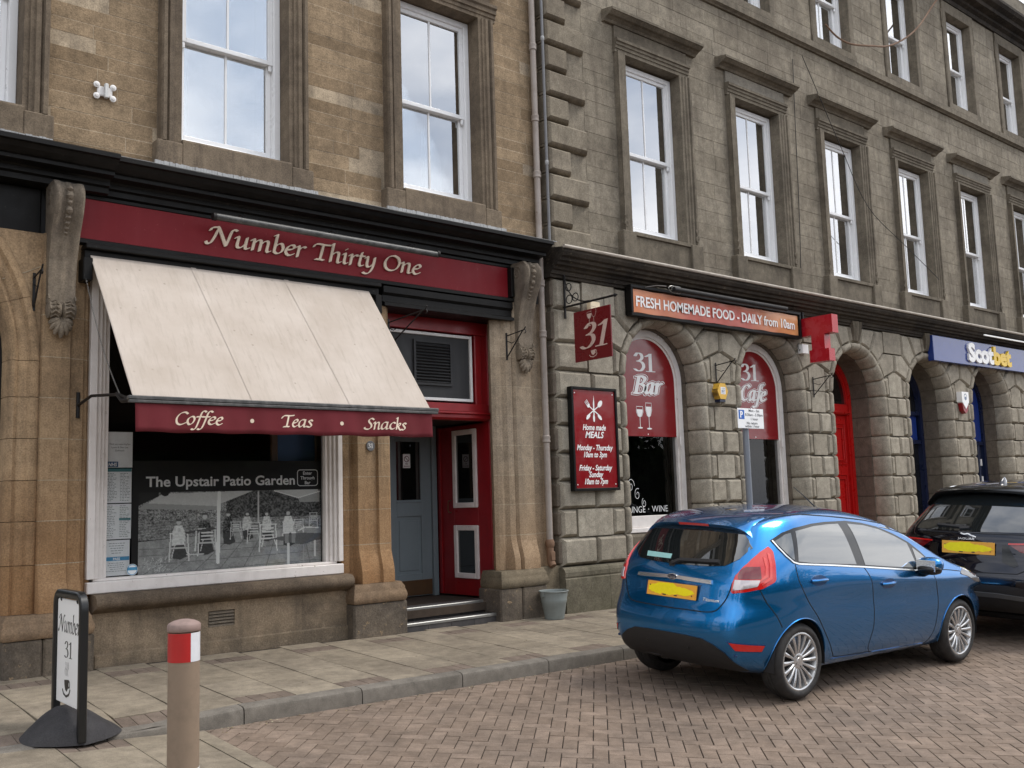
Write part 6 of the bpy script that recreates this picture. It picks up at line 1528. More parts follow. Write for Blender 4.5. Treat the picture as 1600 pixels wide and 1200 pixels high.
person(0.20, 0.40, 0.95, 0.62); person(0.335, 0.34, 1.0, 0.10); person(0.46, 0.32, 0.8, 0.08); person(0.565, 0.32, 0.7, 0.55); person(0.675, 0.33, 0.75, 0.6); person(0.80, 0.33, 0.92, 0.66, 0.06)
def chair(x, y, s, v=0.62):
    for dx in (-0.04, 0.045): pline(x+dx*s, y-0.02, x+dx*1.2*s, y+0.33*s, 0.003*s, v)
    for dx in (-0.02, 0.03): pline(x+dx*s, y+0.13*s, x+dx*1.7*s, y+0.27*s, 0.0025*s, v*0.9)
    pline(x-0.045*s, y-0.02, x+0.05*s, y-0.02, 0.0035*s, v)
    for k in range(3): pline(x-0.028*s, y+0.03*s+0.045*k*s, x+0.032*s, y+0.03*s+0.045*k*s, 0.0042*s, v*0.95)
    pline(x-0.04*s, y+0.165*s, x+0.045*s, y+0.165*s, 0.005*s, v*0.8)
chair(0.20, 0.53, 1.0); chair(0.345, 0.49, 0.95); chair(0.68, 0.47, 1.0, 0.78); chair(0.60, 0.44, 0.75); chair(0.50, 0.42, 0.6, 0.6); chair(0.86, 0.42, 0.6, 0.65); chair(0.95, 0.34, 0.5, 0.62); chair(0.80, 0.45, 0.7)
pfill([(0.23, 0.50), (0.38, 0.455), (0.40, 0.48), (0.24, 0.525)], 0.10); pline(0.29, 0.50, 0.285, 0.74, 0.004, 0.6); pline(0.24, 0.78, 0.33, 0.78, 0.003, 0.55)
pfill([(0.70, 0.64), (0.86, 0.58), (1.0, 0.60), (1.0, 0.68), (0.88, 0.74)], 0.15, 0.03); pline(0.80, 0.72, 0.80, 1.0, 0.007, 0.62); pline(0.96, 0.70, 0.96, 0.90, 0.006, 0.6); pline(0.89, 0.74, 0.89, 1.0, 0.002, 0.4)
for x in (0.79, 0.83): pfill([(x-0.012, 0.57), (x+0.014, 0.57), (x+0.011, 0.71), (x-0.009, 0.71)], 0.28, 0.04); pline(x-0.009, 0.575, x+0.011, 0.575, 0.005, 0.75)
pline(0.86, 0.55, 0.90, 0.51, 0.004, 0.7); pline(0.90, 0.51, 0.98, 0.52, 0.004, 0.7)
for k in range(70):
    x, y = rg.rand()*0.15+0.01, 0.98-rg.rand()*0.16; pline(x, y, x+rg.rand()*0.03-0.01, y-0.05*rg.rand(), 0.0012, 0.35+0.3*rg.rand())
blk = ((XX < 0.10) & (YY < 0.16-XX*1.1)) | (np.hypot((XX-0.13), (YY-0.0)*0.45) < 0.022); img[blk] = 0.02
img = np.clip(img, 0.01, 0.85)
be = empty('window_banner', (4.2, 9.33, 0.99), 'black and white patio photo banner headed The Upstair Patio Garden inside the shop window', 'banner')
X0, X1, Z0, Z1 = 3.275, 5.19, 0.995, 1.76
m = MB(); m.box(3.215, 5.20, 9.345, 9.35, 0.99, 2.06); m.build('backing', 'banner_black', be)
V = [(X0+(X1-X0)*i/(NXp-1), 9.342, Z1-(Z1-Z0)*j/(NZp-1)) for j in range(NZp) for i in range(NXp)]; F = []
for j in range(NZp-1):
    for i in range(NXp-1): a = j*NXp+i; F.append((a, a+NXp, a+NXp+1, a+1))
m = MB(); m.add(V, F); o = m.build('photo_print', 'photo_print', be)
ca = o.data.color_attributes.new('ink', 'FLOAT_COLOR', 'POINT'); g_ = (img**1.3*1.55).clip(0.004, 0.9).ravel(); arr = np.ones((NXp*NZp, 4)); arr[:, 0] = g_; arr[:, 1] = g_*1.02; arr[:, 2] = g_*0.98
ca.data.foreach_set('color', arr.ravel())
pb = Plane((0, 9.343, 0)); m = MB(); flat_text(m, pb, 'The Upstair Patio Garden', 3.34, 1.815, 0.135, width=1.55, bold=0.022, d=0.001); m.build('heading', 'grey_print', be)
m = MB(); c = [(4.92, 1.80), (5.155, 1.80), (5.155, 1.965), (4.92, 1.965)]
rr = 0.03; rc = []
for (cx_, cy_, a0) in ((5.155-rr, 1.80+rr, -90), (5.155-rr, 1.965-rr, 0), (4.92+rr, 1.965-rr, 90), (4.92+rr, 1.80+rr, 180)):
    for k in range(5): a = R_(a0+k*22.5); rc.append((cx_+rr*math.cos(a), cy_+rr*math.sin(a)))
line2(m, pb, rc, 0.008, 0.001, True)
for s, z in (('Enter', 1.915), ('Through', 1.865), ('Bar', 1.815)): flat_text(m, pb, s, 5.037, z, 0.048, bold=0.02, align='CENTER', d=0.0014)
m.build('boxed_note', 'grey_print', be)
fb = empty('framed_board', (4.9, 9.5, 1.95), 'gilt framed blue chalk board hanging behind the shop window above the patio banner', 'board')
m = MB(); m.box(4.78, 5.22, 9.52, 9.535, 2.03, 2.75); m.build('board_face', 'print_blue', fb); m = MB()
for a, b, c, d in ((4.70, 4.78, 1.95, 2.83), (5.22, 5.30, 1.95, 2.83), (4.78, 5.22, 1.95, 2.03), (4.78, 5.22, 2.75, 2.83)): m.box(a, b, 9.50, 9.54, c, d, 0.01)
m.build('frame', 'brass', fb)

# ================================================================ signs on the right building
def rot_sign(): pass
ms = empty('meals_board', (9.02, 9.05, 1.65), 'tall black framed red board reading Home made MEALS, left of the Bar window', 'sign')
x0, x1, z0, z1 = 8.60, 9.43, 1.665, 3.00; m = MB(); t = 0.035
m.box(x0, x0+t, 9.0, 9.085, z0, z1, 0.004); m.box(x1-t, x1, 9.0, 9.085, z0, z1, 0.004); m.box(x0+t, x1-t, 9.0, 9.085, z0, z0+t, 0.004); m.box(x0+t, x1-t, 9.0, 9.085, z1-t, z1, 0.004); m.build('frame', 'black_paint', ms)
m = MB(); m.box(x0+t-0.001, x1-t+0.001, 9.02, 9.06, z0+t, z1-t); m.build('panel', 'red_sign', ms)
pm = Plane((0, 9.02, 0)); m = MB(); cx_ = (x0+x1)/2-0.01
for s, z, sz in (('Home made', 2.445, 0.105), ('MEALS', 2.345, 0.115), ('Monday - Thursday', 2.185, 0.10), ('10am to 3pm', 2.095, 0.10), ('Friday - Saturday', 1.925, 0.10), ('Sunday', 1.84, 0.10), ('10am to 7pm', 1.75, 0.10)):
    w_ = {'Home made': 0.42, 'MEALS': 0.34, 'Monday - Thursday': 0.655, '10am to 3pm': 0.42, 'Friday - Saturday': 0.60, 'Sunday': 0.26, '10am to 7pm': 0.42}[s]
    flat_text(m, pm, s, cx_, z, sz, width=w_, bold=0.022, shear=0.28, align='CENTER', d=0.002)
m.build('lettering', 'white_print', ms)
m = MB()                                               # crossed knife, fork and spoon
cy_ = 2.70
poly(m, pm, [(cx_-0.008, cy_-0.06), (cx_+0.010, cy_-0.06), (cx_+0.012, cy_+0.10), (cx_+0.004, cy_+0.20), (cx_-0.012, cy_+0.08)], 0.004)
poly(m, pm, disc2(cx_, cy_-0.10, 0.018, 0.05, 12), 0.002)
for s in (-1, 1):
    line2(m, pm, [(cx_-s*0.13, cy_-0.10+0.02), (cx_+s*0.09, cy_+0.06)], 0.014, 0.0026+0.0006*s)
    poly(m, pm, disc2(cx_-s*0.105, cy_-0.085, 0.022, 0.048, 12, rot=-s*0.85), 0.0045+0.0004*s)
poly(m, pm, disc2(cx_+0.115, cy_+0.09, 0.034, 0.055, 14, rot=-0.75), 0.005)
for k in (-1, 0, 1): line2(m, pm, [(cx_-0.09+k*0.016, cy_+0.055+k*0.014), (cx_-0.145+k*0.016, cy_+0.125+k*0.014)], 0.009, 0.0052)
poly(m, pm, disc2(cx_-0.095, cy_+0.06, 0.028, 0.022, 10, rot=0.8), 0.0056)
m.build('cutlery_emblem', 'white_print', ms)
for a in (x0+0.07, x1-0.07):
    for b in (z0+0.08, z1-0.08): m = MB(); m.lathe([(0.009, 0.0), (0.006, -0.005)], (a, 9.02, b), axis='y', seg=10); m.build('screw', 'white_print', ms)
# hanging square sign on an ornate iron bracket
hs = empty('hanging_sign', (8.60, 8.57, 3.28), 'maroon square sign with 31 and a coffee cup hanging from an iron bracket', 'sign')
m = MB(); m.box(8.592, 8.612, 8.25, 8.90, 3.285, 3.93, 0.003); m.build('panel', 'red_hang', hs)
ph = Plane((8.592, 8.90, 3.285), r=(0, -1, 0), u=(0, 0, 1), n=(-1, 0, 0))
joined(nib_text(ph, '31', 0.12, 0.16, 0.205, width=0.46, w_=0.18, ang=8, shear=0.22, d0=0.001, d1=0.006, minw=0.05)).build('numerals', 'cream_pink', hs)
m = MB(); wineglass(m, ph, 0.285, 0.43, 0.19, 0.002, w_=0.005); wineglass(m, ph, 0.365, 0.42, 0.23, 0.002, False, w_=0.005, flute=True); cup(m, ph, 0.335, 0.085, 0.105, 0.002, 0.007); m.build('emblem', 'cream_pink', hs)
hb = empty('sign_bracket', (8.60, 9.05, 3.9), 'black iron scroll bracket with three rings carrying the hanging 31 sign', 'bracket')
m = MB(); m.box(8.59, 8.615, 9.05, 9.075, 3.88, 4.46, 0.003); m.build('wall_plate', 'iron', hb)
m = MB(); m.tube([(8.60, 9.09, 4.03), (8.60, 8.16, 4.03)], 0.014, 8); m.tube([(8.60, 8.185, 4.03), (8.60, 8.17, 4.03), (8.60, 8.12, 4.03)], [0.014, 0.024, 0.002], 8); m.build('arm', 'iron', hb, smooth=True)
m = MB(); pts = [(8.60, 9.05-0.43*(1-math.cos(R_(a))), 4.45-0.41*math.sin(R_(a))) for a in range(0, 91, 10)]; m.tube(pts, 0.008, 6); m.build('curved_brace', 'iron', hb, smooth=True)
for yy, zz, rr in ((8.98, 4.28, 0.05), (8.975, 4.12, 0.055), (8.86, 4.13, 0.052)):
    m = MB(); m.tube([(8.60, yy+rr*math.cos(2*math.pi*k/18), zz+rr*math.sin(2*math.pi*k/18)) for k in range(18)], 0.007, 6, closed=True); m.build('ring', 'iron', hb, smooth=True)
for yy in (8.78, 8.36):
    m = MB(); m.tube([(8.602, yy, 4.02), (8.602, yy, 3.925)], 0.004, 5); m.build('hanger', 'iron', hb)
# arched panels with 31 Bar and 31 Cafe
M['panel_red'] = M['red_sign']
for k, (word, lab) in enumerate((('Bar', 'dark red arched panel reading 31 Bar with two wine glasses over the window'), ('Cafe', 'dark red arched panel reading 31 Café with a cup, behind the parking sign'))):
    xc = XC[k]; yp = RY+0.365
    e = empty('arched_sign', (xc, yp, 2.42), lab, 'sign', 'red arched panels over the cafe windows')
    m = MB(); arch_panel(m, xc, RI-0.075, 2.42, yp, yp+0.012); m.build('panel', 'panel_red', e, smooth=30)
    pp = Plane((0, yp, 0)); xo = 0.08 if k == 0 else 0.0
    xs0 = (10.31, 12.80)[k]
    joined(nib_text(pp, '31', xs0, 3.36, 0.172, width=0.43, w_=0.20, ang=4, shear=0.0, d0=0, d1=0.002, minw=0.05)).build('numerals', 'white_print', e)
    s = word
    wd = 0.56 if k == 0 else 0.66; sz = 0.165; xw = 10.27 if k == 0 else 12.72; zb = 3.035
    out1 = joined(nib_text(pp, s.replace('Cafe', 'Cafe'), xw, zb, sz, width=wd, w_=0.46, ang=25, shear=0.2, d0=0.0, d1=0.001, minw=0.22)); out1.build('word_outline', 'white_print', e)
    joined(nib_text(pp, s, xw, zb, sz, width=wd, w_=0.40, ang=25, shear=0.2, d0=0.001, d1=0.002, minw=0.16)).build('word_gap', 'panel_red', e)
    ms_ = nib_text(pp, s, xw, zb, sz, width=wd, w_=0.29, ang=20, shear=0.2, d0=0.002, d1=0.004, minw=0.07)
    if k == 1: q = MB(); line2(q, pp, [(xw+0.585, zb+0.20), (xw+0.63, zb+0.27)], 0.028, 0.004); ms_.append(q)
    joined(ms_).build('word', 'white_print', e)
    m = MB()
    if k == 0: wineglass(m, pp, 10.37, 2.53, 0.33, 0.002, w_=0.008); wineglass(m, pp, 10.56, 2.52, 0.36, 0.002, w_=0.008, flute=True)
    else: cup(m, pp, 13.02, 2.70, 0.17, 0.002, 0.012)
    m.build('emblem', 'white_print', e)
    for a in (xc-0.62, xc, xc+0.62): m = MB(); m.lathe([(0.011, 0), (0.008, -0.004)], (a, yp, 2.45), axis='y', seg=8); m.build('screw', 'white_print', e)
e = empty('window_lettering', (10.4, 9.48, 1.3), 'pale outlined LOUNGE and WINE lettering along the foot of the Bar window', 'lettering')
m = MB(); pl_ = Plane((0, 9.495, 0)); flat_text(m, pl_, 'LOUNGE', 9.93, 1.345, 0.13, width=0.50, bold=-0.008, d=0.0); flat_text(m, pl_, '·', 10.49, 1.345, 0.13, d=0.0); flat_text(m, pl_, 'WINE', 10.57, 1.345, 0.13, width=0.34, bold=-0.008, d=0.0); m.build('letters', 'grey_print', e)
m = MB()
for k in range(3):
    pts = []
    for q in range(22):
        a = q/21*2*math.pi*1.35; r2 = (0.11-0.02*k)*(1-q/26); pts.append((10.15+0.13*k+r2*math.cos(a+k)*0.7, 1.72-0.12*k+r2*math.sin(a+k)))
    line2(m, pl_, pts, 0.007, 0.001*k)
m.build('etched_scroll', 'grey_print', e)
# orange banner sign under the cornice with its tube lamp
fsn = empty('banner_sign', (11.8, 9.0, 4.05), 'black framed orange banner reading FRESH HOMEMADE FOOD - DAILY from 10am above the arches', 'sign')
x0, x1, z0, z1 = 9.74, 13.76, 4.02, 4.455; t = 0.045; m = MB(); y0 = 8.945
m.box(x0, x1, y0, y0+0.10, z0, z0+t, 0.006); m.box(x0, x1, y0, y0+0.10, z1-t, z1, 0.006); m.box(x0, x0+t, y0, y0+0.10, z0+t, z1-t, 0.006); m.box(x1-t, x1, y0, y0+0.10, z0+t, z1-t, 0.006); m.box(x0+0.02, x1-0.02, y0+0.06, y0+0.14, z0+0.02, z1-0.02)
m.build('frame', 'black_paint', fsn)
m = MB(); n1, n2 = 120, 14; V = []; F = []
for j in range(n2+1):
    for i in range(n1+1):
        u, v = i/n1, j/n2; V.append((x0+t+0.01+(x1-x0-2*t-0.02)*u, y0+0.035-0.006*math.sin(u*37+v*3)*math.sin(v*3.1)-0.004*math.sin(u*90-v*7)*v*(1-v)*3, z0+t+0.012+(z1-z0-2*t-0.024)*v+0.004*math.sin(u*44)))
for j in range(n2):
    for i in range(n1): a = j*(n1+1)+i; F.append((a, a+1, a+n1+2, a+n1+1))
m.add(V, F); m.build('banner', 'orange_banner', fsn, smooth=True)
m = MB(); pz = Plane((0, y0+0.024, 0)); flat_text(m, pz, 'FRESH HOMEMADE FOOD - DAILY from 10am', x0+0.12, z0+0.145, 0.205, width=3.74, bold=0.018, d=0.0, d0=-0.004); m.build('lettering', 'white_print', fsn)
tb = empty('tube_light', (12, 8.78, 4.4), 'black tube light with a coiled cable above the orange banner', 'light')
m = MB(); m.tube([(10.42, 8.77, 4.425), (13.10, 8.77, 4.415)], 0.036, 12); m.build('lamp_tube', 'iron', tb, smooth=True)
for x in (10.7, 11.8, 12.9): m = MB(); m.tube([(x, 8.77, 4.45), (x-0.02, 8.85, 4.475), (x-0.02, 8.96, 4.45)], 0.008, 6); m.build('arm', 'iron', tb)
m = MB(); m.tube([(10.42+0.10*math.cos(a*0.6)+0.006*a, 8.80, 4.43+0.05*math.sin(a*0.6)) for a in range(26)], 0.005, 5); m.tube([(10.30, 8.80, 4.46), (10.15, 8.85, 4.46), (10.02, 8.94, 4.44)], 0.006, 5); m.build('coiled_cable', 'chain_steel', tb, smooth=True)
# projecting red T
tx = 13.80
ts = empty('letter_t_sign', (tx, 8.7, 3.62), 'big glossy red block letter T projecting from the wall between cafe and red door', 'sign')
m = MB(); W_ = 0.60; H_ = 0.735
P = [(0.0, 1.0), (1.0, 1.0), (1.0, 0.60), (0.745, 0.60), (0.745, 0.27), (0.86, 0.27), (0.86, 0.0), (0.27, 0.0), (0.27, 0.27), (0.35, 0.27), (0.35, 0.60), (0.0, 0.60)]
n = len(P); V = [(tx, 9.02-W_*a, 3.62+H_*b) for a, b in P]+[(tx+0.17, 9.02-W_*a, 3.62+H_*b) for a, b in P]
r = delaunay_2d_cdt([Vector(p) for p in P], [], [list(range(n))], 1, 1e-5); F = []
for f in r[2]:
    a = [min(range(n), key=lambda q: (Vector(P[q])-r[0][i]).length) for i in f]; F += [tuple(a), tuple(x_+n for x_ in a[::-1])]
F += [(i, i+n, (i+1) % n+n, (i+1) % n) for i in range(n)]
m.add(V, F); m.build('block_letter', 'plastic_red', ts)
m = MB(); m.box(tx+0.06, tx+0.10, 8.98, 9.12, 4.30, 4.48, 0.004); m.build('wall_fixing', 'iron', ts)
m = MB(); m.tube([(tx+0.08, 9.08, 3.98), (tx, 9.06, 3.96), (tx-0.03, 9.04, 3.90), (tx, 9.04, 3.84), (tx+0.04, 9.05, 3.88)], 0.005, 5); m.build('cable', 'iron', ts, smooth=True)
m = MB(); m.box(tx+0.03, tx+0.2, 9.0, 9.09, 3.80, 3.95, 0.004); m.build('pale_fixing_plate', 'white_print', ts)
# blue bookmaker fascia
sb = empty('blue_fascia_sign', (20.2, 9.0, 4.0), 'glossy blue fascia reading Scot in white and bet in yellow raised letters', 'sign')
m = MB(); m.box(18.15, 22.6, 8.96, 9.08, 3.97, 4.46, 0.006); m.build('board', 'blue_sign', sb)
pz = Plane((0, 8.96, 0)); m = MB(); V, F = font_text('Scotbet', 0.045); xm0 = min(v[0] for v in V); xm1 = max(v[0] for v in V)
V1, F1 = font_text('Scot', 0.045); w1 = max(v[0] for v in V1)-min(v[0] for v in V1)
k_ = 1.92/(xm1-xm0)
put(m, pz, [(v[0]-min(q[0] for q in V1), v[1]) for v in V1], F1, 19.52, 4.055, k_, 0.50, 0.0, 0.04); m.build('white_letters', 'white_print', sb)
V2, F2 = font_text('bet', 0.045); m = MB(); put(m, pz, [(v[0]-min(q[0] for q in V2), v[1]) for v in V2], F2, 19.52+w1*k_-0.01, 4.055, k_, 0.50, 0.0, 0.045); m.build('yellow_letters', 'yellow', sb)
e = empty('strip_light', (21.2, 8.7, 4.62), 'thin white strip light above the blue fascia', 'light'); m = MB(); m.box(19.9, 22.5, 8.745, 8.775, 4.56, 4.59, 0.005); m.build('tube', 'white_print', e)
# alarm boxes
ab = empty('alarm_box', (11.68, 9.05, 2.96), 'yellow hexagonal alarm box on the pier between the Bar and Café windows', 'alarm')
m = MB(); hx = [(11.665+0.125*math.cos(R_(a))*0.95, 3.07+0.14*math.sin(R_(a))) for a in range(30, 390, 60)]; hx = [(11.665+0.122*math.cos(R_(a)), 3.075+0.135*math.sin(R_(a))) for a in range(0, 360, 60)]; m.poly_y(hx, 8.98, 9.10); m.build('case', 'alarm_yellow', ab)
m = MB()
for k in range(6): m.box(11.545-0.002, 11.56, 8.99, 9.08, 3.0+k*0.02-0.03*0, 3.006+k*0.02)
m.build('side_vents', 'brass', ab, kind='stuff')
m = MB(); m.box(11.60, 11.73, 8.99, 9.09, 2.915, 2.957, 0.004); m.build('base_lens', 'navy', ab)
pa = Plane((0, 8.98, 0)); m = MB(); poly(m, pa, [(11.615, 3.03), (11.725, 3.03), (11.725, 3.135), (11.615, 3.135)], 0.001); m.build('label_plate', 'white_print', ab)
m = MB(); flat_text(m, pa, 'ADT', 11.67, 3.062, 0.05, width=0.085, bold=0.03, align='CENTER', d=0.002); flat_text(m, pa, 'SECURITY', 11.67, 3.04, 0.018, width=0.09, bold=0.02, align='CENTER', d=0.002); flat_text(m, pa, 'ALARM', 11.67, 3.112, 0.018, width=0.08, bold=0.02, align='CENTER', d=0.002); m.build('label_text', 'print_blue', ab)
ab = empty('alarm_box', (19.35, 9.05, 3.0), 'white shield shaped alarm box with a red base on the pier below the blue fascia', 'alarm')
m = MB(); m.poly_y([(19.22, 3.42), (19.50, 3.42), (19.50, 3.22), (19.36, 3.08), (19.22, 3.22)], 8.99, 9.10); m.build('case', 'white_print', ab)
m = MB(); m.poly_y([(19.23, 3.20), (19.36, 3.075), (19.49, 3.20), (19.45, 3.05), (19.36, 2.99), (19.27, 3.05)], 9.0, 9.09); m.build('base_lens', 'red_paint', ab)
m = MB(); pa = Plane((0, 8.99, 0)); line2(m, pa, disc2(19.36, 3.32, 0.05, 0.06, 12), 0.015, 0.001, True); poly(m, pa, disc2(19.36, 3.30, 0.025), 0.001); m.build('emblem', 'print_blue', ab)
# ================================================================ street furniture and fittings
def hook(x, z, yw, reach, label, flip=1, rise=0.03):
    e = empty('basket_hook', (x, yw, z-0.3), label, 'bracket', 'iron hanging basket hooks on the walls')
    m = MB(); m.box(x-0.012, x+0.012, yw-0.012, yw, z-0.30, z+0.04, 0.002); m.build('wall_plate', 'iron', e)
    m = MB(); m.tube([(x, yw-0.006, z), (x, yw-reach, z+rise), (x, yw-reach-0.03, z+rise+0.035)], 0.0075, 6); m.tube([(x, yw-reach-0.02, z+rise), (x, yw-reach-0.035, z+rise-0.03), (x, yw-reach-0.01, z+rise-0.045)], 0.006, 6); m.build('arm', 'iron', e, smooth=True)
    m = MB(); m.tube([(x, yw-0.006, z-0.27), (x, yw-reach*0.93, z+rise*0.9)], 0.008, 6); m.tube([(x, yw-0.006, z-0.06), (x, yw-0.10, z-0.10), (x, yw-0.16, z-0.09)], 0.005, 5); m.build('brace', 'iron', e, smooth=True)
hook(2.27, 3.66, 9.15, 0.24, 'iron basket hook beside the left carved bracket')
hook(5.93, 3.59, 9.115, 0.72, 'long iron basket hook over the awning corner left of the louvre panel')
hook(7.66, 3.585, 9.14, 0.34, 'iron basket hook on the mouldings right of the entrance')
hook(11.66, 3.47, 9.09, 0.34, 'iron basket hook above the yellow alarm box')
hook(14.20, 3.40, 9.09, 0.34, 'scrolled iron basket hook under the red letter T')
# drainpipe and thin conduit
dp = empty('drainpipe', (8.29, 9.17, 0.7), 'tall pale grey cast iron drainpipe with a rusty shoe at the corner of the buildings', 'drainpipe')
m = MB(); m.tube([(8.29, 9.165, 0.98), (8.29, 9.165, 9.4)], 0.041, 14); m.build('pipe', 'pipe_grey', dp, smooth=True)
for z in (2.28, 3.62, 4.28, 5.72, 6.48, 7.46, 8.4):
    m = MB(); m.lathe([(0.042, 0), (0.052, 0.01), (0.052, 0.03), (0.047, 0.045), (0.052, 0.06), (0.052, 0.085), (0.042, 0.095)], (8.29, 9.165, z), seg=16); m.build('collar', 'pipe_grey' if z > 3 or z < 2.3 else 'rust', dp, smooth=40)
m = MB(); m.lathe([(0.046, 0.98), (0.056, 1.0), (0.06, 1.04), (0.05, 1.07), (0.045, 1.08)], (8.29, 9.165, 0), seg=16); m.tube([(8.29, 9.165, 1.0), (8.29, 9.165, 0.84), (8.29, 9.15, 0.79), (8.29, 9.12, 0.75)], [0.045, 0.045, 0.05, 0.045], 12); m.box(8.255, 8.325, 9.105, 9.12, 0.82, 0.93, 0.006); m.build('rusty_shoe', 'rust', dp, smooth=40)
cn = empty('conduit', (8.40, 9.1, 4.8), 'thin dark metal conduit running up beside the drainpipe', 'pipe')
m = MB(); m.tube([(8.395, 9.085, 4.80), (8.395, 9.085, 9.4)], 0.020, 10); m.build('pipe', 'pipe_dark', cn, smooth=True)
for z in (5.9, 7.6): m = MB(); m.lathe([(0.021, 0), (0.026, 0.01), (0.026, 0.05), (0.021, 0.06)], (8.395, 9.085, z), seg=12); m.build('coupling', 'lead', cn, smooth=40)
# white four disc wall fixing
sf = empty('wall_fixing', (2.86, 9.2, 5.45), 'white wall fixing with four round anchor discs between the upper windows', 'fixing')
m = MB(); m.box(2.79, 2.93, 9.205, 9.22, 5.49, 5.585, 0.01); m.build('plate', 'white_paint', sf)
for a in (-0.075, 0.075):
    for b in (-0.055, 0.055):
        m = MB(); m.lathe([(0.030, 0), (0.030, -0.012), (0.014, -0.018), (0.012, -0.024)], (2.86+a, 9.215, 5.537+b), axis='y', seg=16); m.build('anchor_disc', 'white_paint', sf, smooth=40)
m = MB(); m.box(2.85, 2.885, 9.17, 9.21, 5.47, 5.61, 0.006); m.build('centre_rib', 'blind', sf)
# loose cables on the upper wall
tag_ = lambda o, l: tag(o, l, 'cable')
m = MB(); P = _cr([(15.13, 9.80), (15.5, 9.66), (15.95, 9.65), (16.64, 9.82), (17.5, 10.10), (18.45, 10.70), (19.55, 11.70), (19.9, 11.95)], 6); m.tube([(x, 8.93+0.02*math.sin(x*3), z) for x, z in P], 0.018, 6); m.build('hanging_cable', 'rust', label='thick brown cable drooping across the second floor windows', cat='cable', smooth=True)
m = MB(); P = _cr([(14.30, 8.99), (14.28, 8.7), (14.24, 7.73), (14.19, 6.37), (14.12, 5.25), (14.05, 4.85)], 5); m.tube([(x, 9.125, z) for x, z in P], 0.007, 5); m.build('thin_wire', 'iron', label='thin dark wire running straight down between the second and third first floor windows', cat='wire')
m = MB(); P = _cr([(14.31, 8.99), (14.66, 8.5), (15.3, 7.56), (16.0, 6.6), (17.1, 6.07), (18.44, 5.56)], 5); m.tube([(x, 8.90+0.05*math.sin(x), z) for x, z in P], 0.006, 5); m.build('thin_wire', 'iron', label='slack thin wire sweeping down to the right across the first floor windows', cat='wire')
m = MB(); m.tube([(9.08, 9.04, 4.08), (9.08, 8.99, 4.08)], 0.02, 8); m.box(8.99, 9.17, 8.98, 9.06, 4.01, 4.14, 0.01); fl = m.build('flood_lamp', 'flood_cream', label='cream security lamp on the wall behind the hanging 31 sign', cat='lamp', smooth=30)
# galvanised bucket
bx, by = 8.02, 8.83; bz0 = pave_z(bx, by)
bk = empty('bucket', (bx, by, bz0), 'dented galvanised bucket standing on the pavement below the drainpipe', 'bucket')
m = MB(); m.lathe([(0.105, 0.012), (0.108, 0.0), (0.115, 0.004), (0.118, 0.02), (0.148, 0.19), (0.151, 0.196), (0.151, 0.204), (0.152, 0.21), (0.156, 0.222), (0.153, 0.232), (0.170, 0.315), (0.177, 0.320), (0.180, 0.327), (0.177, 0.334), (0.169, 0.330), (0.150, 0.23), (0.112, 0.03), (0.0, 0.03)], (bx, by, bz0), seg=40, capb=True, capt=False); m.build('pail', 'zinc', bk, smooth=40)
m = MB(); m.tube([(bx+0.172*math.cos(a), by+0.172*math.sin(a)-0.02*math.sin(a), bz0+0.335-0.0*a+0.012*math.sin(a)) for a in [math.pi*(1+k/14) for k in range(15)]], 0.004, 6)
m.build('handle', 'zinc', bk, smooth=True)
for s in (-1, 1): m = MB(); m.box(bx+s*0.172-0.006, bx+s*0.172+0.006, by-0.02, by+0.02, bz0+0.27, bz0+0.335, 0.002); m.build('ear', 'zinc', bk)
# swing board on a rubber base
ax, ay0, ay1 = 2.045, 6.82, 7.40; az = pave_z(ax, 7.1)
ab = empty('pavement_sign', (ax, 7.1, az), 'black framed white pavement sign reading Number 31 on a domed grey base', 'sign')
m = MB(); tops = [(ax, ay0, az+0.02), (ax, ay0, az+0.80)]+[(ax, ay0+0.09-0.09*math.cos(R_(a)), az+0.84+0.09*math.sin(R_(a))) for a in range(0, 91, 15)]
tops = [(ax, ay0, az+0.0), (ax, ay0, az+0.82)]+[(ax, ay0+0.08*(1-math.cos(R_(a))), az+0.84+0.08*math.sin(R_(a))) for a in range(15, 91, 15)]+[(ax, ay1-0.08*(1-math.cos(R_(a))), az+0.84+0.08*math.sin(R_(a))) for a in range(90, 0, -15)]+[(ax, ay1, az+0.82), (ax, ay1, az+0.0)]
n = len(tops); V = []; F = []
for i, p in enumerate(tops):
    t = Vector(tops[min(i+1, n-1)])-Vector(tops[max(i-1, 0)]); t.normalize(); s = t.cross(Vector((1, 0, 0)))
    for a, b in ((-0.026, -0.018), (-0.02, -0.026), (0.02, -0.026), (0.026, -0.018), (0.026, 0.018), (0.02, 0.026), (-0.02, 0.026), (-0.026, 0.018)): V.append(Vector(p)+Vector((a, 0, 0))+s*b)
for i in range(n-1):
    for k in range(8): F.append((i*8+k, i*8+(k+1) % 8, i*8+8+(k+1) % 8, i*8+8+k))
F += [tuple(range(8)), tuple(range(n*8-8, n*8))]
m.add(V, F); m.build('frame', 'black_plastic', ab, smooth=40)
m = MB(); m.box(ax-0.008, ax+0.008, ay0+0.03, ay1-0.03, az+0.19, az+0.885, 0.006); m.build('panel', 'white_print', ab)
pa = Plane((ax-0.008, ay1, az), r=(0, -1, 0), u=(0, 0, 1), n=(-1, 0, 0))
joined(nib_text(pa, 'Number', 0.07, 0.665, 0.072, width=0.46, w_=0.16, d0=0, d1=0.001)).build('word', 'dark_print', ab)
joined(nib_text(pa, '31', 0.21, 0.50, 0.070, width=0.17, w_=0.15, ang=12, shear=0, d0=0, d1=0.001)).build('numerals', 'dark_print', ab)
m = MB(); cup(m, pa, 0.27, 0.31, 0.13, 0.001, 0.012)
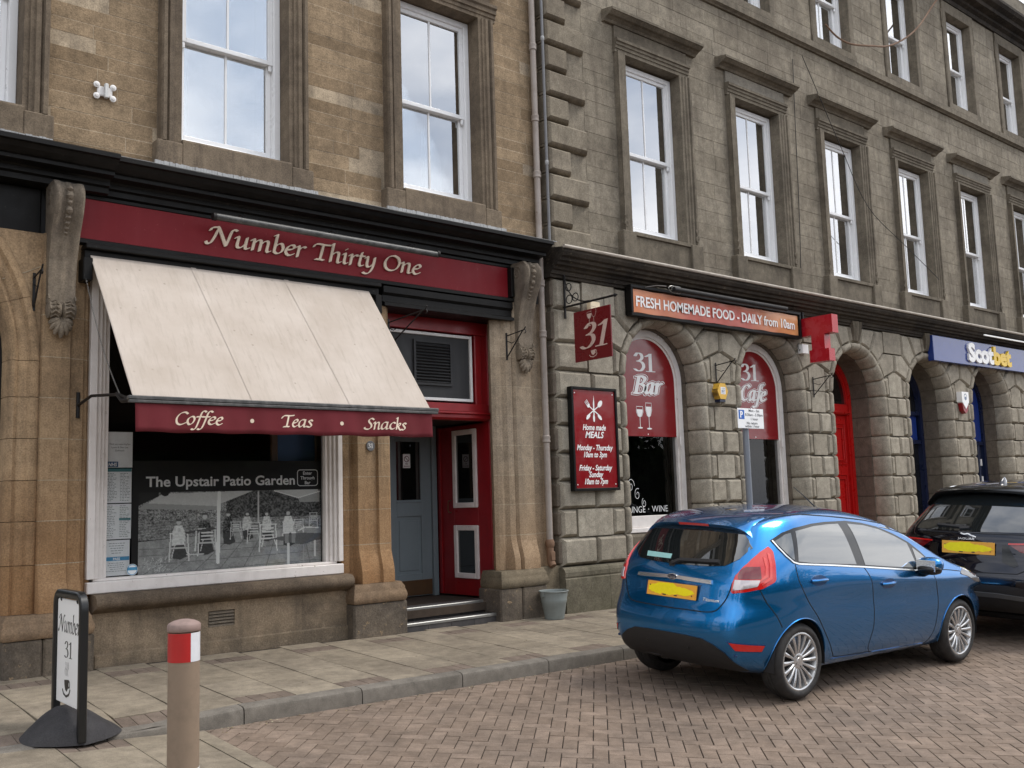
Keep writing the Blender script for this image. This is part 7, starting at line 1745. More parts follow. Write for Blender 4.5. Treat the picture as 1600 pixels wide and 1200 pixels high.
for k in range(3): line2(m, pa, _cr([(0.24+0.03*k, 0.38), (0.225+0.03*k, 0.41), (0.25+0.03*k, 0.44), (0.235+0.03*k, 0.47)]), 0.004, 0.0012+0.0003*k)
m.build('cup_emblem', 'dark_print', ab)
for yy in (ay0+0.10, ay1-0.12):
    m = MB(); m.tube([(ax+0.014*math.cos(a), yy+0.0, az+0.885+0.018*math.sin(a)) for a in [2*math.pi*k/10 for k in range(10)]], 0.005, 5, closed=True); m.build('hanging_ring', 'black_plastic', ab, smooth=True)
m = MB(); V = []; F = []; NA, NR = 44, 12                      # domed base
for j in range(NR+1):
    t = j/NR
    for k in range(NA):
        a = 2*math.pi*k/NA; cx2, sy2 = math.cos(a), math.sin(a)
        ex = abs(cx2)**0.85*(1 if cx2 > 0 else -1); ey = abs(sy2)**0.75*(1 if sy2 > 0 else -1)
        r = 1-t; x = ax+0.02+0.315*r*ex*(1-0.10*sy2*0); y = 7.10+0.30*r*ey*(1-0.35*abs(ex)*r)
        h = 0.014+0.155*math.cos(min(1, abs(x-ax-0.02)/0.315)*math.pi/2)**1.5*(1-0.45*min(1, abs(y-7.1)/0.31)**2)*(1-(r)**9)
        V.append((x, y, pave_z(x, y)+h+(0.0 if r < 0.999 else -0.014)))
for j in range(NR):
    for k in range(NA): F.append((j*NA+k, j*NA+(k+1) % NA, j*NA+NA+(k+1) % NA, j*NA+NA+k))
m.add(V, F); m.build('base', 'base_rubber', ab, smooth=50)
# bollard
bx, by = 2.09, 5.25; bz0 = bz(bx, by)
bo_ = empty('bollard', (bx, by, bz0), 'buff concrete effect bollard with domed cap and red and white reflective bands', 'bollard')
R0 = 0.0815
m = MB(); m.lathe([(R0, -0.05), (R0, 0.945)], (bx, by, 0), seg=40); m.build('post', 'bollard_buff', bo_, smooth=40)
zt_ = 1.008
m = MB(); m.lathe([(R0+0.001, zt_-0.058), (R0+0.005, zt_-0.054), (R0+0.005, zt_-0.024), (R0*0.95, zt_-0.014), (R0*0.7, zt_-0.004), (R0*0.35, zt_+0.003), (0.004, zt_+0.005)], (bx, by, 0), seg=40, capb=False); m.build('cap', 'bollard_cap', bo_, smooth=50)
import math as _m
view = _m.atan2(-by, -bx)
def band(z0, z1, a0, a1, mat, nm):
    m = MB(); V = []; F = []; n = 26; r = R0+0.0015
    for i in range(n+1):
        a = a0+(a1-a0)*i/n
        for rr, z in ((r, z0), (r, z1), (R0-0.002, z1), (R0-0.002, z0)): V.append((bx+rr*math.cos(a), by+rr*math.sin(a), z))
    for i in range(n):
        for k in range(4): F.append((4*i+k, 4*i+4+k, 4*i+4+(k+1) % 4, 4*i+(k+1) % 4))
    F += [(0, 1, 2, 3), (4*n+3, 4*n+2, 4*n+1, 4*n)]
    m.add(V, F); m.build(nm, mat, bo_, smooth=40)
for z0, z1 in ((0.795, 0.944), (0.10, 0.245)):
    band(z0, z1, view-2.2, view+0.43, 'band_red', 'red_band'); band(z0, z1, view+0.432, view+2.2, 'band_white', 'white_band')
# parking sign
px, py = 9.745, 7.2; pz = pave_z(px, py)
ps = empty('parking_sign', (px, py, pz), 'white parking restriction sign with a blue P on a grey post behind the blue car', 'sign')
m = MB(); m.lathe([(0.038, pz-0.05), (0.038, 2.40)], (px, py, 0), seg=18); m.lathe([(0.0385, 2.40), (0.036, 2.41), (0.01, 2.415)], (px, py, 0), seg=18, capb=False); m.build('post', 'post_grey', ps, smooth=40)
m = MB(); m.box(9.535, 10.045, 7.145, 7.150, 2.345, 2.585, 0.002); m.build('plate', 'white_print', ps)
for z in (2.40, 2.53): m = MB(); m.tube([(px+0.043*math.cos(a), py+0.043*math.sin(a), z) for a in [2*math.pi*k/16 for k in range(16)]], 0.006, 5, closed=True); m.build('clip', 'lead', ps)
pp = Plane((0, 7.145, 0)); m = MB(); poly(m, pp, [(9.555, 2.455), (9.665, 2.455), (9.665, 2.565), (9.555, 2.565)], 0.001); m.build('blue_square', 'print_blue3', ps)
m = MB(); flat_text(m, pp, 'P', 9.61, 2.475, 0.105, bold=0.04, align='CENTER', d=0.002); m.build('letter_p', 'white_print', ps)
m = MB()
for s, x, z, w_ in (('Mon - Sat', 9.86, 2.545, 0.21), ('8.30am - 5.30pm', 9.855, 2.495, 0.345), ('1 hour', 9.86, 2.445, 0.14), ('No return', 9.81, 2.395, 0.21), ('within 1 hour', 9.81, 2.357, 0.28)): flat_text(m, pp, s, x, z, 0.044, width=w_, bold=0.015, align='CENTER', d=0.001)
m.build('lettering', 'dark_print', ps)
# fallen leaves and grit along the kerb
m = MB(); rg = random.Random(9)
for k in range(420):
    t = rg.random(); x = 3.0+rg.random()**1.3*8; y = KY-abs(rg.gauss(0, 0.07))-0.005; s = rg.uniform(0.003, 0.012)
    if rg.random() < 0.25: x = rg.uniform(2.9, 9); y = rg.uniform(3, 6.9); s *= 0.8
    if rg.random() < 0.2: y = rg.uniform(7.2, 9.0)
    z = (road_z(x, y) if y < KY else pave_z(x, y))+0.001; a = rg.random()*6.28
    P = [(x+s*math.cos(a+q)*rg.uniform(0.6, 1.4), y+s*math.sin(a+q)*rg.uniform(0.5, 1.3), z+rg.uniform(0.0, s*0.5)) for q in (0, 1.5, 3.1, 4.6)]
    c = (x, y, z+s*0.6); m.add(P+[c], [(0, 1, 4), (1, 2, 4), (2, 3, 4), (3, 0, 4)], rg.random())
m.build('leaf_litter', 'leaf', label='scattered dry leaves and grit along the kerb and on the paving', cat='litter', kind='stuff')
# trees across the street, behind the viewer: they are what the lower windows and the cars reflect
def tree(x, y, h, r, seed, label):
    rg = random.Random(seed); e = empty('tree', (x, y, -0.5), label, 'tree', 'trees across the street')
    m = MB(); m.tube([(x, y, -0.6), (x+0.1, y, h*0.25), (x-0.1, y+0.1, h*0.55)], [0.35, 0.26, 0.12], 10)
    for k in range(6):
        a = rg.random()*6.28; m.tube([(x, y, h*(0.25+0.05*k)), (x+r*0.5*math.cos(a), y+r*0.5*math.sin(a), h*(0.5+0.05*k))], [0.12, 0.04], 6)
    m.build('trunk', 'bark', e, smooth=True)
    m = MB()
    cl = [(rg.gauss(0, r*0.42), rg.gauss(0, r*0.42), h*0.50+rg.uniform(-0.42, 0.45)*h) for _ in range(46)]
    for k in range(4200):
        c = rg.choice(cl); s = r*0.17; p = Vector((x+c[0]+rg.gauss(0, s), y+c[1]+rg.gauss(0, s), c[2]+rg.gauss(0, s)*0.8)); q = rg.uniform(0.14, 0.30)
        if p.z < 0.2: continue
        a = Vector((rg.gauss(0, 1), rg.gauss(0, 1), rg.gauss(0, 1))).normalized(); b = a.orthogonal().normalized(); c2 = a.cross(b)
        m.add([p+b*q, p+c2*q*0.6, p-b*q, p-c2*q*0.6], [(0, 1, 2, 3)], rg.random())
    m.build('crown', 'foliage', e, kind='stuff')
k = 0
for (x, y, h, r) in ((-16, -20, 7.2, 4.2), (-8, -23, 7.8, 4.5), (0, -21, 6.8, 4.2), (8, -23, 7.6, 4.6), (16, -21, 7.0, 4.2), (24, -23, 7.6, 4.4), (33, -22, 7.2, 4.4), (43, -23, 7.8, 4.6)):
    tree(x, y, h, r, 50+k, ['leftmost', 'second from left', 'third from left', 'fourth from left', 'fifth from left', 'sixth from left', 'seventh from left', 'rightmost'][k]+' leafy tree in the row across the street'); k += 1
for (x, y, h, r) in ((-22, -12, 8, 4.0), (-23, -3, 7.6, 4.2), (-22, 6, 8.2, 4.2), (-20, 14, 7.5, 4)): tree(x, y, h, r, 70+k, ['nearest the hedge', 'second from the hedge', 'third from the hedge', 'nearest the buildings'][k-8].join(['leafy tree at the left end of the street, ', ''])); k += 1  # trees added out of view so the car rears reflect something dark
m = MB(); rg = random.Random(3)
for i in range(11000):
    x = rg.uniform(-30, 60); y = -26.5+rg.gauss(0, 0.6); z = rg.uniform(-0.5, 5.2)+0.5*math.sin(x*0.7); q = rg.uniform(0.2, 0.38); a = rg.random()*6.28
    m.add([(x-q*math.cos(a), y-q*math.sin(a), z), (x, y, z-q*0.7), (x+q*math.cos(a), y+q*math.sin(a), z), (x, y+0.05, z+q*0.7)], [(0, 1, 2, 3)], rg.random())
m.box(-30, 60, -27.6, -27.2, -0.6, 4.6)
m.build('hedge', 'foliage', label='unseen dark hedge added across the street behind the trees', cat='hedge', kind='stuff')  # hedge added out of view to fill bright gaps in the window reflections
# ================================================================ cars
def lerp_tab(tab, x):
    if x <= tab[0][0]: return tab[0][1]
    for (a, b), (c, d) in zip(tab[:-1], tab[1:]):
        if x <= c: return b+(d-b)*(x-a)/(c-a)
    return tab[-1][1]
def smooth_tab(tab, x):
    if x <= tab[0][0]: return tab[0][1]
    if x >= tab[-1][0]: return tab[-1][1]
    n = len(tab)
    for i in range(n-1):
        if x <= tab[i+1][0]:
            x0, y0 = tab[i]; x1, y1 = tab[i+1]; h = x1-x0
            m0 = (tab[i+1][1]-tab[max(i-1, 0)][1])/(tab[i+1][0]-tab[max(i-1, 0)][0]); m1 = (tab[min(i+2, n-1)][1]-y0)/(tab[min(i+2, n-1)][0]-x0)
            t = (x-x0)/h; return (2*t**3-3*t*t+1)*y0+(t**3-2*t*t+t)*h*m0+(-2*t**3+3*t*t)*y1+(t**3-t*t)*h*m1
def resample(P, n):
    P = _cr(P, 10) if len(P) > 2 else P
    d = [0]
    for a, b in zip(P[:-1], P[1:]): d.append(d[-1]+math.hypot(b[0]-a[0], b[1]-a[1]))
    o = []; j = 0
    for k in range(n+1):
        s = d[-1]*k/n
        while j < len(d)-2 and d[j+1] < s: j += 1
        t = (s-d[j])/max(1e-9, d[j+1]-d[j]); o.append((P[j][0]+(P[j+1][0]-P[j][0])*t, P[j][1]+(P[j+1][1]-P[j][1])*t))
    return o
class Car:
    """body shell laid over a side silhouette; parts are patches projected onto it"""
    def __init__(s, c):
        s.c = c; NU, NW, NV = 60, 26, 22
        bot = resample(c['bottom'], NU); top = resample(c['top'], NU); rear = resample(c['rear'], NW); front = resample(c['front'], NW)
        def coons(i, j):
            u, w_ = i/NU, j/NW; r = []
            for d in (0, 1):
                r.append((1-w_)*bot[i][d]+w_*top[i][d]+(1-u)*rear[j][d]+u*front[j][d]-((1-u)*(1-w_)*rear[0][d]+u*(1-w_)*front[0][d]+(1-u)*w_*rear[-1][d]+u*w_*front[-1][d]))
            return r
        V = []; F = []; idx = {}
        def vid(p):
            k = (round(p[0], 5), round(p[1], 5), round(p[2], 5))
            if k not in idx: idx[k] = len(V); V.append(p)
            return idx[k]
        W = s.W = lambda x, z: s.halfw(x, z)
        def pt(i, j, v):
            x, z = coons(i, j); y = v*W(x, z)
            on_top = j == NW; on_rear = i == 0; on_front = i == NU; q = 1-abs(v)**2.4
            if on_top: z += smooth_tab(c['crown'], x)*q
            if on_rear: x -= c['bulge_r']*q*(1 if not on_top else 1)
            if on_front: x += c['bulge_f']*q
            return (x, y, z)
        for i in range(NU):
            for j in range(NW):
                for sg in (-1, 1):
                    q = [vid(pt(i+a, j+b, sg)) for a, b in ((0, 0), (1, 0), (1, 1), (0, 1))]
                    F.append(q if sg < 0 else q[::-1])
        def vv(k): 
            t = -1+2*k/NV; return math.sin(t*math.pi/2)*0.35+t*0.65
        for k in range(NV):
            a, b = vv(k), vv(k+1)
            for i in range(NU):
                F.append([vid(pt(i, NW, a)), vid(pt(i+1, NW, a)), vid(pt(i+1, NW, b)), vid(pt(i, NW, b))])
                F.append([vid(pt(i, 0, a)), vid(pt(i, 0, b)), vid(pt(i+1, 0, b)), vid(pt(i+1, 0, a))])
            for j in range(NW):
                F.append([vid(pt(0, j, a)), vid(pt(0, j+1, a)), vid(pt(0, j+1, b)), vid(pt(0, j, b))])
                F.append([vid(pt(NU, j, a)), vid(pt(NU, j, b)), vid(pt(NU, j+1, b)), vid(pt(NU, j+1, a))])
        # relax the shell so the edges between top, side and ends are rolled over
        nb = [set() for _ in V]
        for f in F:
            for a in range(4): nb[f[a]].add(f[(a+1) % 4]); nb[f[(a+1) % 4]].add(f[a])
        P = [Vector(p) for p in V]
        for it in range(c.get('relax', 3)):
            Q = []
            for i, p in enumerate(P):
                m_ = sum((P[k] for k in nb[i]), Vector())/len(nb[i]); Q.append(p.lerp(m_, 0.5))
            P = Q
        s.V = P; s.F = F
        s.bvh = BVHTree.FromPolygons([tuple(p) for p in P], [tuple(f) for f in F])
    def halfw(s, x, z):
        c = s.c; bz_ = smooth_tab(c['belt'], x); t = z-bz_
        w_ = smooth_tab(c['lower'], z) if t < 0 else smooth_tab(c['upper'], t)
        if -0.12 < t < 0: 
            a = smooth_tab(c['lower'], z); b = smooth_tab(c['upper'], 0); w_ = a+(b-a)*((t+0.12)/0.12)**2
        xr = lerp_tab([(q[1], q[0]) for q in sorted(c['rear'], key=lambda q: q[1])], z); xf = lerp_tab([(q[1], q[0]) for q in sorted(c['front'], key=lambda q: q[1])], z) if z < c['front'][-1][1] else 99
        d = max(0.0, x-xr); w_ *= 1-c['round_r']*max(0, 1-d/c['len_r'])**2.2
        d = max(0.0, xf-x); w_ *= 1-c['round_f']*max(0, 1-d/c['len_f'])**2.2
        w_ += c.get('hip', 0)*math.exp(-((x-c['wr'])/0.42)**2-((z-0.70)/0.16)**2)
        w_ += c.get('hip', 0)*0.8*math.exp(-((x-c['wf'])/0.40)**2-((z-0.66)/0.14)**2)
        cr = c.get('crease')
        if cr: zz = cr(x); w_ += 0.010*math.exp(-((z-zz)/0.05)**2)-0.012*math.exp(-((z-zz+0.13)/0.07)**2)
        return w_
    def hit(s, o, d):
        r = s.bvh.ray_cast(Vector(o), Vector(d)); return r[0], r[1]
    def patch(s, pts, d, off, yc=0.0, step=0.03, thick=0.0, bulge=0.0, smoothb=False, sub=None):
        """outline given as 3-d points; projected along d onto the shell, lifted by off, closed by a skirt"""
        d = Vector(d).normalized(); u = Vector((0, 0, 1)).cross(d).normalized() if abs(d.z) < 0.9 else Vector((1, 0, 0)); v = d.cross(u)
        P2 = [(Vector(p).dot(u), Vector(p).dot(v)) for p in pts]
        if smoothb:
            Q = P2+[P2[0]]; P2 = []
            for i in range(len(pts)):
                p0, p1, p2, p3 = Q[i-1 if i else len(pts)-1], Q[i], Q[i+1], Q[(i+2) if i+2 < len(Q) else 1]
                for k in range(6):
                    t = k/6; P2.append(tuple(0.5*((2*p1[e])+(-p0[e]+p2[e])*t+(2*p0[e]-5*p1[e]+4*p2[e]-p3[e])*t*t+(-p0[e]+3*p1[e]-3*p2[e]+p3[e])*t**3) for e in (0, 1)))
        B = []
        for a, b in zip(P2, P2[1:]+P2[:1]):
            n = max(1, int(math.hypot(b[0]-a[0], b[1]-a[1])/step))
            for k in range(n): B.append((a[0]+(b[0]-a[0])*k/n, a[1]+(b[1]-a[1])*k/n))
        nb = len(B); x0 = min(p[0] for p in B); x1 = max(p[0] for p in B); y0 = min(p[1] for p in B); y1 = max(p[1] for p in B)
        G = []; y = y0+step*0.5; row = 0
        def inside(x, y):
            c = False
            for i in range(nb):
                a, b = B[i], B[(i+1) % nb]
                if (a[1] > y) != (b[1] > y) and x < (b[0]-a[0])*(y-a[1])/(b[1]-a[1])+a[0]: c = not c
            return c
        while y < y1:
            x = x0+step*(0.5 if row % 2 else 0)
            while x < x1:
                if inside(x, y) and min((x-b[0])**2+(y-b[1])**2 for b in B) > (step*0.45)**2: G.append((x, y))
                x += step
            y += step*0.866; row += 1
        A2 = B+G; r = delaunay_2d_cdt([Vector(p) for p in A2], [(i, (i+1) % nb) for i in range(nb)], [], 1, 1e-6)
        V = []; bad = 0
        for q in r[0]:
            o = u*q.x+v*q.y-d*6; h, n = s.hit(o, d)
            if h is None: h = Vector(pts[0]); h = u*q.x+v*q.y+d*(h.dot(d)); n = -d; bad += 1
            if n.dot(d) > 0: n = -n
            V.append(h+n*off)
        m = MB(); F = []
        for f in r[2]:
            a, b, c = (V[i] for i in f); n = (b-a).cross(c-a)
            F.append(tuple(f) if n.dot(d) < 0 else tuple(f[::-1]))
        cnt = set()
        for f in F:
            for i in range(len(f)): cnt.add((f[i], f[(i+1) % len(f)]))
        n = len(V); W2 = V+[p+d*(off+0.006+thick) for p in V]
        S = [(i, i+n, j+n, j) for i, j in cnt if (j, i) not in cnt]
        # skirt uses its own vertices so that the surface shades smoothly
        o = len(W2); 
        m.add(V, F); m.add([p for p in V]+[p+d*(off+0.006+thick) for p in V], S)
        return m
    def strip(s, pts, d, w_, off, raised=0.0):
        """narrow band following a line of 3-d points on the shell"""
        d = Vector(d).normalized(); Q = []
        for a, b in zip(pts[:-1], pts[1:]):
            n = max(1, int((Vector(b)-Vector(a)).length/0.025))
            for k in range(n): Q.append(Vector(a).lerp(Vector(b), k/n))
        Q.append(Vector(pts[-1])); H = []
        for q in Q:
            h, n = s.hit(q-d*6, d)
            if h is None: continue
            if n.dot(d) > 0: n = -n
            H.append((h, n))
        V = []; F = []
        for i, (h, n) in enumerate(H):
            t = (H[min(i+1, len(H)-1)][0]-H[max(i-1, 0)][0]).normalized(); sd_ = t.cross(n).normalized()
            V += [h-sd_*w_/2-n*0.004, h-sd_*w_/2+n*off, h+sd_*w_/2+n*off, h+sd_*w_/2-n*0.004]
        for i in range(len(H)-1):
            for k in range(3): a = i*4+k; F.append((a, a+1, a+5, a+4))
        F += [(0, 3, 2, 1), tuple(len(V)-4+k for k in range(4))]
        m = MB(); m.add(V, F); return m
def cutwheels(o, c, mat):
    """wheel arches: subtract a cylinder for each wheel"""
    for (wx, sg) in ((c['wr'], -1), (c['wr'], 1), (c['wf'], -1), (c['wf'], 1)):
        b = MB(); b.lathe([(c['arch'], 0.0), (c['arch'], 0.55)], (wx, sg*1.2 if sg < 0 else 0.65, c['hub']), axis='y', seg=56)
        cu = b.build('cutter', mat, None, origin=(0, 0, 0)); cu.parent = o.parent; cu.location = (0, 0, 0)
        md = o.modifiers.new('cut', 'BOOLEAN'); md.operation = 'DIFFERENCE'; md.object = cu; md.solver = 'EXACT'
        bpy.context.view_layer.update()
        dg = bpy.context.evaluated_depsgraph_get(); me = bpy.data.meshes.new_from_object(o.evaluated_get(dg)); o.modifiers.clear(); old = o.data; o.data = me
        bpy.data.objects.remove(cu)
    o.data.polygons.foreach_set('use_smooth', [True]*len(o.data.polygons))
    try: o.data.set_sharp_from_angle(angle=R_(35))
    except Exception: pass
def wheel(car, x, y, z, R, rim, sg, spokes, w_=0.2, alloy='alloy', twin=False):
    """tyre, alloy rim with spokes, brake disc, hub cap; sg -1 faces -y"""
    m = MB(); f = sg
    def L_(prof, nm, mat, seg=48, sm=40, cb=False, ct=False, parent=None):
        m = MB(); pr = [(r, h*f) for r, h in prof]; m.lathe(pr if f > 0 else pr, (x, y, z), axis='y', seg=seg, capb=cb, capt=ct)
        return m.build(nm, mat, parent or car, smooth=sm, world=False)
    t = L_([(rim+0.002, -w_*0.5), (rim+0.03, -w_*0.52), (R-0.035, -w_*0.5), (R-0.01, -w_*0.42), (R, -w_*0.25), (R, -w_*0.1), (R-0.006, -w_*0.085), (R-0.006, -w_*0.065), (R, -w_*0.05), (R, w_*0.05), (R-0.006, w_*0.065), (R-0.006, w_*0.085), (R, w_*0.1), (R, w_*0.25), (R-0.012, w_*0.42), (R-0.032, w_*0.49), (rim+0.035, w_*0.515), (rim+0.012, w_*0.49), (rim+0.004, w_*0.44)], 'tyre', 'tyre')
    wh = L_([(rim+0.006, w_*0.455), (rim-0.004, w_*0.47), (rim-0.012, w_*0.45), (rim-0.018, w_*0.36), (rim-0.03, w_*0.1), (rim-0.03, -w_*0.4), (0.05, -w_*0.42)], 'rim', alloy)
    L_([(0.02, w_*0.02), (rim*0.62, w_*0.02), (rim*0.62, -w_*0.05), (0.02, -w_*0.05)], 'brake_disc', 'disc_steel')
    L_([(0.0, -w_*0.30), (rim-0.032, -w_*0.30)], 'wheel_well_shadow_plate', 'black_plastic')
    for k in range(spokes):
        a0 = 2*math.pi*k/spokes; mm = MB(); V = []; F = []; n = 6
        for i in range(n+1):
            t_ = i/n; r = 0.052+(rim-0.016-0.052)*t_; hw_ = (0.010+0.007*t_**2)*(1 if not twin else 0.8)*(16/spokes if spokes < 16 else 1)**0.6; h = w_*(0.37+0.07*math.sin(t_*2.0)-0.03*(1-t_))
            ca, sa = math.cos(a0), math.sin(a0)
            for dx, dh in ((-hw_, -0.025), (-hw_, -0.003), (-hw_*0.45, 0.003), (hw_*0.45, 0.003), (hw_, -0.003), (hw_, -0.025)):
                V.append((x+r*ca-dx*sa, y+f*(h+dh), z+r*sa+dx*ca))
        for i in range(n):
            for q in range(5): a = i*6+q; F.append((a, a+1, a+7, a+6))
        mm.add(V, F); mm.build('spoke', alloy, wh, smooth=40, world=False)
    L_([(0.062, w_*0.30), (0.060, w_*0.365), (0.050, w_*0.385), (0.030, w_*0.388), (0.028, w_*0.40), (0.001, w_*0.405)], 'hub_cap', alloy, seg=30, parent=wh)
    for k in range(5 if twin else 4):
        a = 2*math.pi*k/(5 if twin else 4)+0.4; mm = MB(); mm.lathe([(0.007, w_*0.33*f), (0.007, w_*0.395*f)], (x+0.043*math.cos(a), y, z+0.043*math.sin(a)), axis='y', seg=8, capb=False); mm.build('wheel_nut', 'disc_steel', wh, world=False)
def liner(x, y, z, r, dy):
    m = MB(); V = []; F = []; n = 20
    for i in range(n+1):
        a = R_(-10+200*i/n); p = (x+r*math.cos(a), z+r*math.sin(a)); V += [(p[0], y, p[1]), (p[0], y+dy, p[1])]
    for i in range(n): F.append((2*i, 2*i+1, 2*i+3, 2*i+2))
    F.append(tuple(2*i+1 for i in range(n+1))); m.add(V, F); return m
def mirror_pts(P): return [(x, -y, z) for x, y, z in P]
def car_mats():
    def carpaint(nm, c, flake):
        m, nt, b = new_mat(nm); P = _n(nt, 'ShaderNodeTexCoord').outputs['Object']
        lw = _n(nt, 'ShaderNodeLayerWeight'); lw.inputs['Blend'].default_value = 0.35
        base = mixc(nt, lw.outputs['Facing'], c, flake); dn = noise(nt, P, 3.5, 6, 0.65)
        sx = _n(nt, 'ShaderNodeSeparateXYZ'); nt.links.new(P, sx.inputs[0]); mr = _n(nt, 'ShaderNodeMapRange'); mr.inputs[1].default_value = 0.2; mr.inputs[2].default_value = 0.6; mr.inputs[3].default_value = 0.32; mr.inputs[4].default_value = 0.02; nt.links.new(sx.outputs['Z'], mr.inputs[0])
        base = mixc(nt, math_(nt, 'MULTIPLY', mr.outputs[0], dn), base, (0.14, 0.12, 0.10)); nt.links.new(base, b.inputs['Base Color'])
        b.inputs['Metallic'].default_value = 0.9; b.inputs['Roughness'].default_value = 0.27; b.inputs['Coat Weight'].default_value = 1.0; b.inputs['Coat Roughness'].default_value = 0.02
        bump(nt, b, noise(nt, P, 900, 1), 0.04, 0.0004); return m
    M['car_blue'] = carpaint('metallic_blue_car_paint', (0.006, 0.20, 0.52), (0.004, 0.13, 0.38)); M['car_navy'] = carpaint('very_dark_blue_car_paint', (0.0035, 0.0045, 0.011), (0.002, 0.003, 0.007))
    M['car_glass'] = glass('dark_tinted_car_glass', 0.06, body=(0.012, 0.014, 0.014), wobble=0.0003); M['side_glass'] = glass('sky_lit_side_glass', 0.10, body=(0.035, 0.04, 0.036), wobble=0.0006)
    M['gloss_black'] = plain('gloss_black_trim', (0.008, 0.008, 0.008), 0.15); M['trim_black'] = plain('textured_black_bumper', (0.018, 0.017, 0.017), 0.55); M['seam'] = plain('dark_panel_gap', (0.004, 0.005, 0.008), 0.8)
    M['chrome'] = plain('chrome', (0.80, 0.80, 0.79), 0.22, 0.85); M['lamp_red'] = plain('red_tail_lamp', (0.60, 0.010, 0.008), 0.12, coat=1.0); M['lamp_dark'] = plain('dark_red_lamp_lens', (0.16, 0.006, 0.008), 0.12, coat=1.0)
    M['lamp_smoke'] = plain('smoked_headlamp', (0.10, 0.10, 0.105), 0.1, 0.4, coat=1.0); M['lamp_clear'] = plain('clear_lamp_lens', (0.55, 0.50, 0.50), 0.12, 0.3, coat=1.0); M['alloy'] = plain('silver_alloy', (0.60, 0.60, 0.60), 0.25, 0.75); M['disc_steel'] = plain('brake_steel', (0.10, 0.09, 0.085), 0.5, 0.6)
    m, nt, b = new_mat('tyre_rubber'); P = geo_pos(nt); nt.links.new(ramp(nt, noise(nt, P, 18, 4), [(0.3, (0.013, 0.012, 0.012)), (0.75, (0.038, 0.035, 0.032))]), b.inputs['Base Color']); b.inputs['Roughness'].default_value = 0.75; M['tyre'] = m
    M['plate'] = plain('orange_yellow_number_plate', (0.88, 0.42, 0.05), 0.45); M['plate_scribble'] = plain('bright_yellow_scribble', (0.97, 0.80, 0.004), 0.6)
car_mats()
def number_plate(car, x, yc, z, w_, h, seed, tilt=0.0):
    """yellow rear plate whose characters are covered by a bright yellow scribble"""
    e = MB(); T = lambda yy, zz, d: (x-d+tilt*(zz-z), yy, zz)
    V = [T(yc+a*w_/2, z+b*h/2, d) for d in (0.0, 0.008) for a, b in ((-1, -1), (1, -1), (1, 1), (-1, 1))]
    e.add(V, [(4, 7, 6, 5), (0, 4, 5, 1), (1, 5, 6, 2), (2, 6, 7, 3), (3, 7, 4, 0)]); pl = e.build('number_plate', 'plate', car, world=False)
    rg = random.Random(seed); q = MB(); n = 26; top = []; bot = []
    for i in range(n+1):
        t = i/n; yy = yc+(0.5-t)*w_*0.93; a = 0.47*h*min(1, math.sin(math.pi*min(1, max(0.03, t)))**0.35)*(1 if t < 0.6 else 0.86); top.append((yy, z+a+rg.uniform(-0.005, 0.004)-(0.012 if t > 0.55 else 0))); bot.append((yy, z-a*0.9+rg.uniform(-0.004, 0.006)+(0.008 if 0.3 < t < 0.75 else 0)))
    V = [T(a, b, 0.0095) for a, b in top]+[T(a, b, 0.0095) for a, b in bot]; q.add(V, [(i, i+1, n+2+i, n+1+i) for i in range(n)]); q.build('yellow_scribble', 'plate_scribble', pl, world=False)
    q = MB()
    for (a, b, l) in ((-0.10, -0.36, 0.06), (0.13, -0.37, 0.07), (-0.42, -0.25, 0.02), (0.44, 0.2, 0.02)):
        V = [T(yc+a*w_-l*w_*0.5, z+b*h-0.004, 0.0102), T(yc+a*w_+l*w_*0.5, z+b*h-0.004, 0.0102), T(yc+a*w_+l*w_*0.5, z+b*h+0.005, 0.0102), T(yc+a*w_-l*w_*0.5, z+b*h+0.005, 0.0102)]; q.add(V, [(0, 3, 2, 1)])
    q.build('plate_edge_mark', 'dark_print', pl, world=False)

# ---------------------------------------------------------------- blue five door hatchback
hc = dict(
 rear=[(0.22, 0.24), (0.13, 0.31), (0.075, 0.42), (0.06, 0.53), (0.07, 0.64), (0.10, 0.72), (0.125, 0.80), (0.14, 0.90), (0.17, 0.99), (0.23, 1.07), (0.33, 1.20), (0.46, 1.355)],
 top=[(0.46, 1.355), (0.62, 1.40), (0.85, 1.432), (1.15, 1.452), (1.5, 1.452), (1.85, 1.425), (2.15, 1.365), (2.45, 1.26), (2.72, 1.13), (2.95, 1.02), (3.12, 0.95), (3.30, 0.90), (3.46, 0.835), (3.59, 0.755), (3.67, 0.68)],
 front=[(3.74, 0.22), (3.83, 0.32), (3.87, 0.44), (3.86, 0.53), (3.78, 0.62), (3.67, 0.68)],
 bottom=[(0.22, 0.24), (0.6, 0.21), (1.1, 0.205), (2.0, 0.20), (2.9, 0.20), (3.4, 0.20), (3.74, 0.22)],
 belt=[(0.0, 1.10), (0.5, 1.10), (0.9, 1.065), (1.6, 1.01), (2.5, 0.93), (2.9, 0.90), (3.2, 0.90), (3.6, 0.84), (4.0, 0.72)],
 lower=[(0.18, 0.705), (0.26, 0.745), (0.36, 0.775), (0.46, 0.785), (0.60, 0.793), (0.72, 0.798), (0.80, 0.798), (0.90, 0.792), (1.0, 0.785), (1.1, 0.78)],
 upper=[(-0.02, 0.768), (0.0, 0.765), (0.10, 0.728), (0.20, 0.688), (0.30, 0.635), (0.38, 0.57), (0.46, 0.46), (0.55, 0.33)],
 crown=[(0.3, 0.03), (0.9, 0.045), (1.6, 0.05), (2.2, 0.05), (2.8, 0.05), (3.1, 0.045), (3.6, 0.05), (4.0, 0.03)],
 bulge_r=0.05, bulge_f=0.10, round_r=0.20, len_r=0.50, round_f=0.20, len_f=0.50, wr=0.70, wf=3.20, hub=0.30, arch=0.335, hip=0.022, relax=3,
 crease=lambda x: 0.86+0.035*(1.6-x)*0.7)
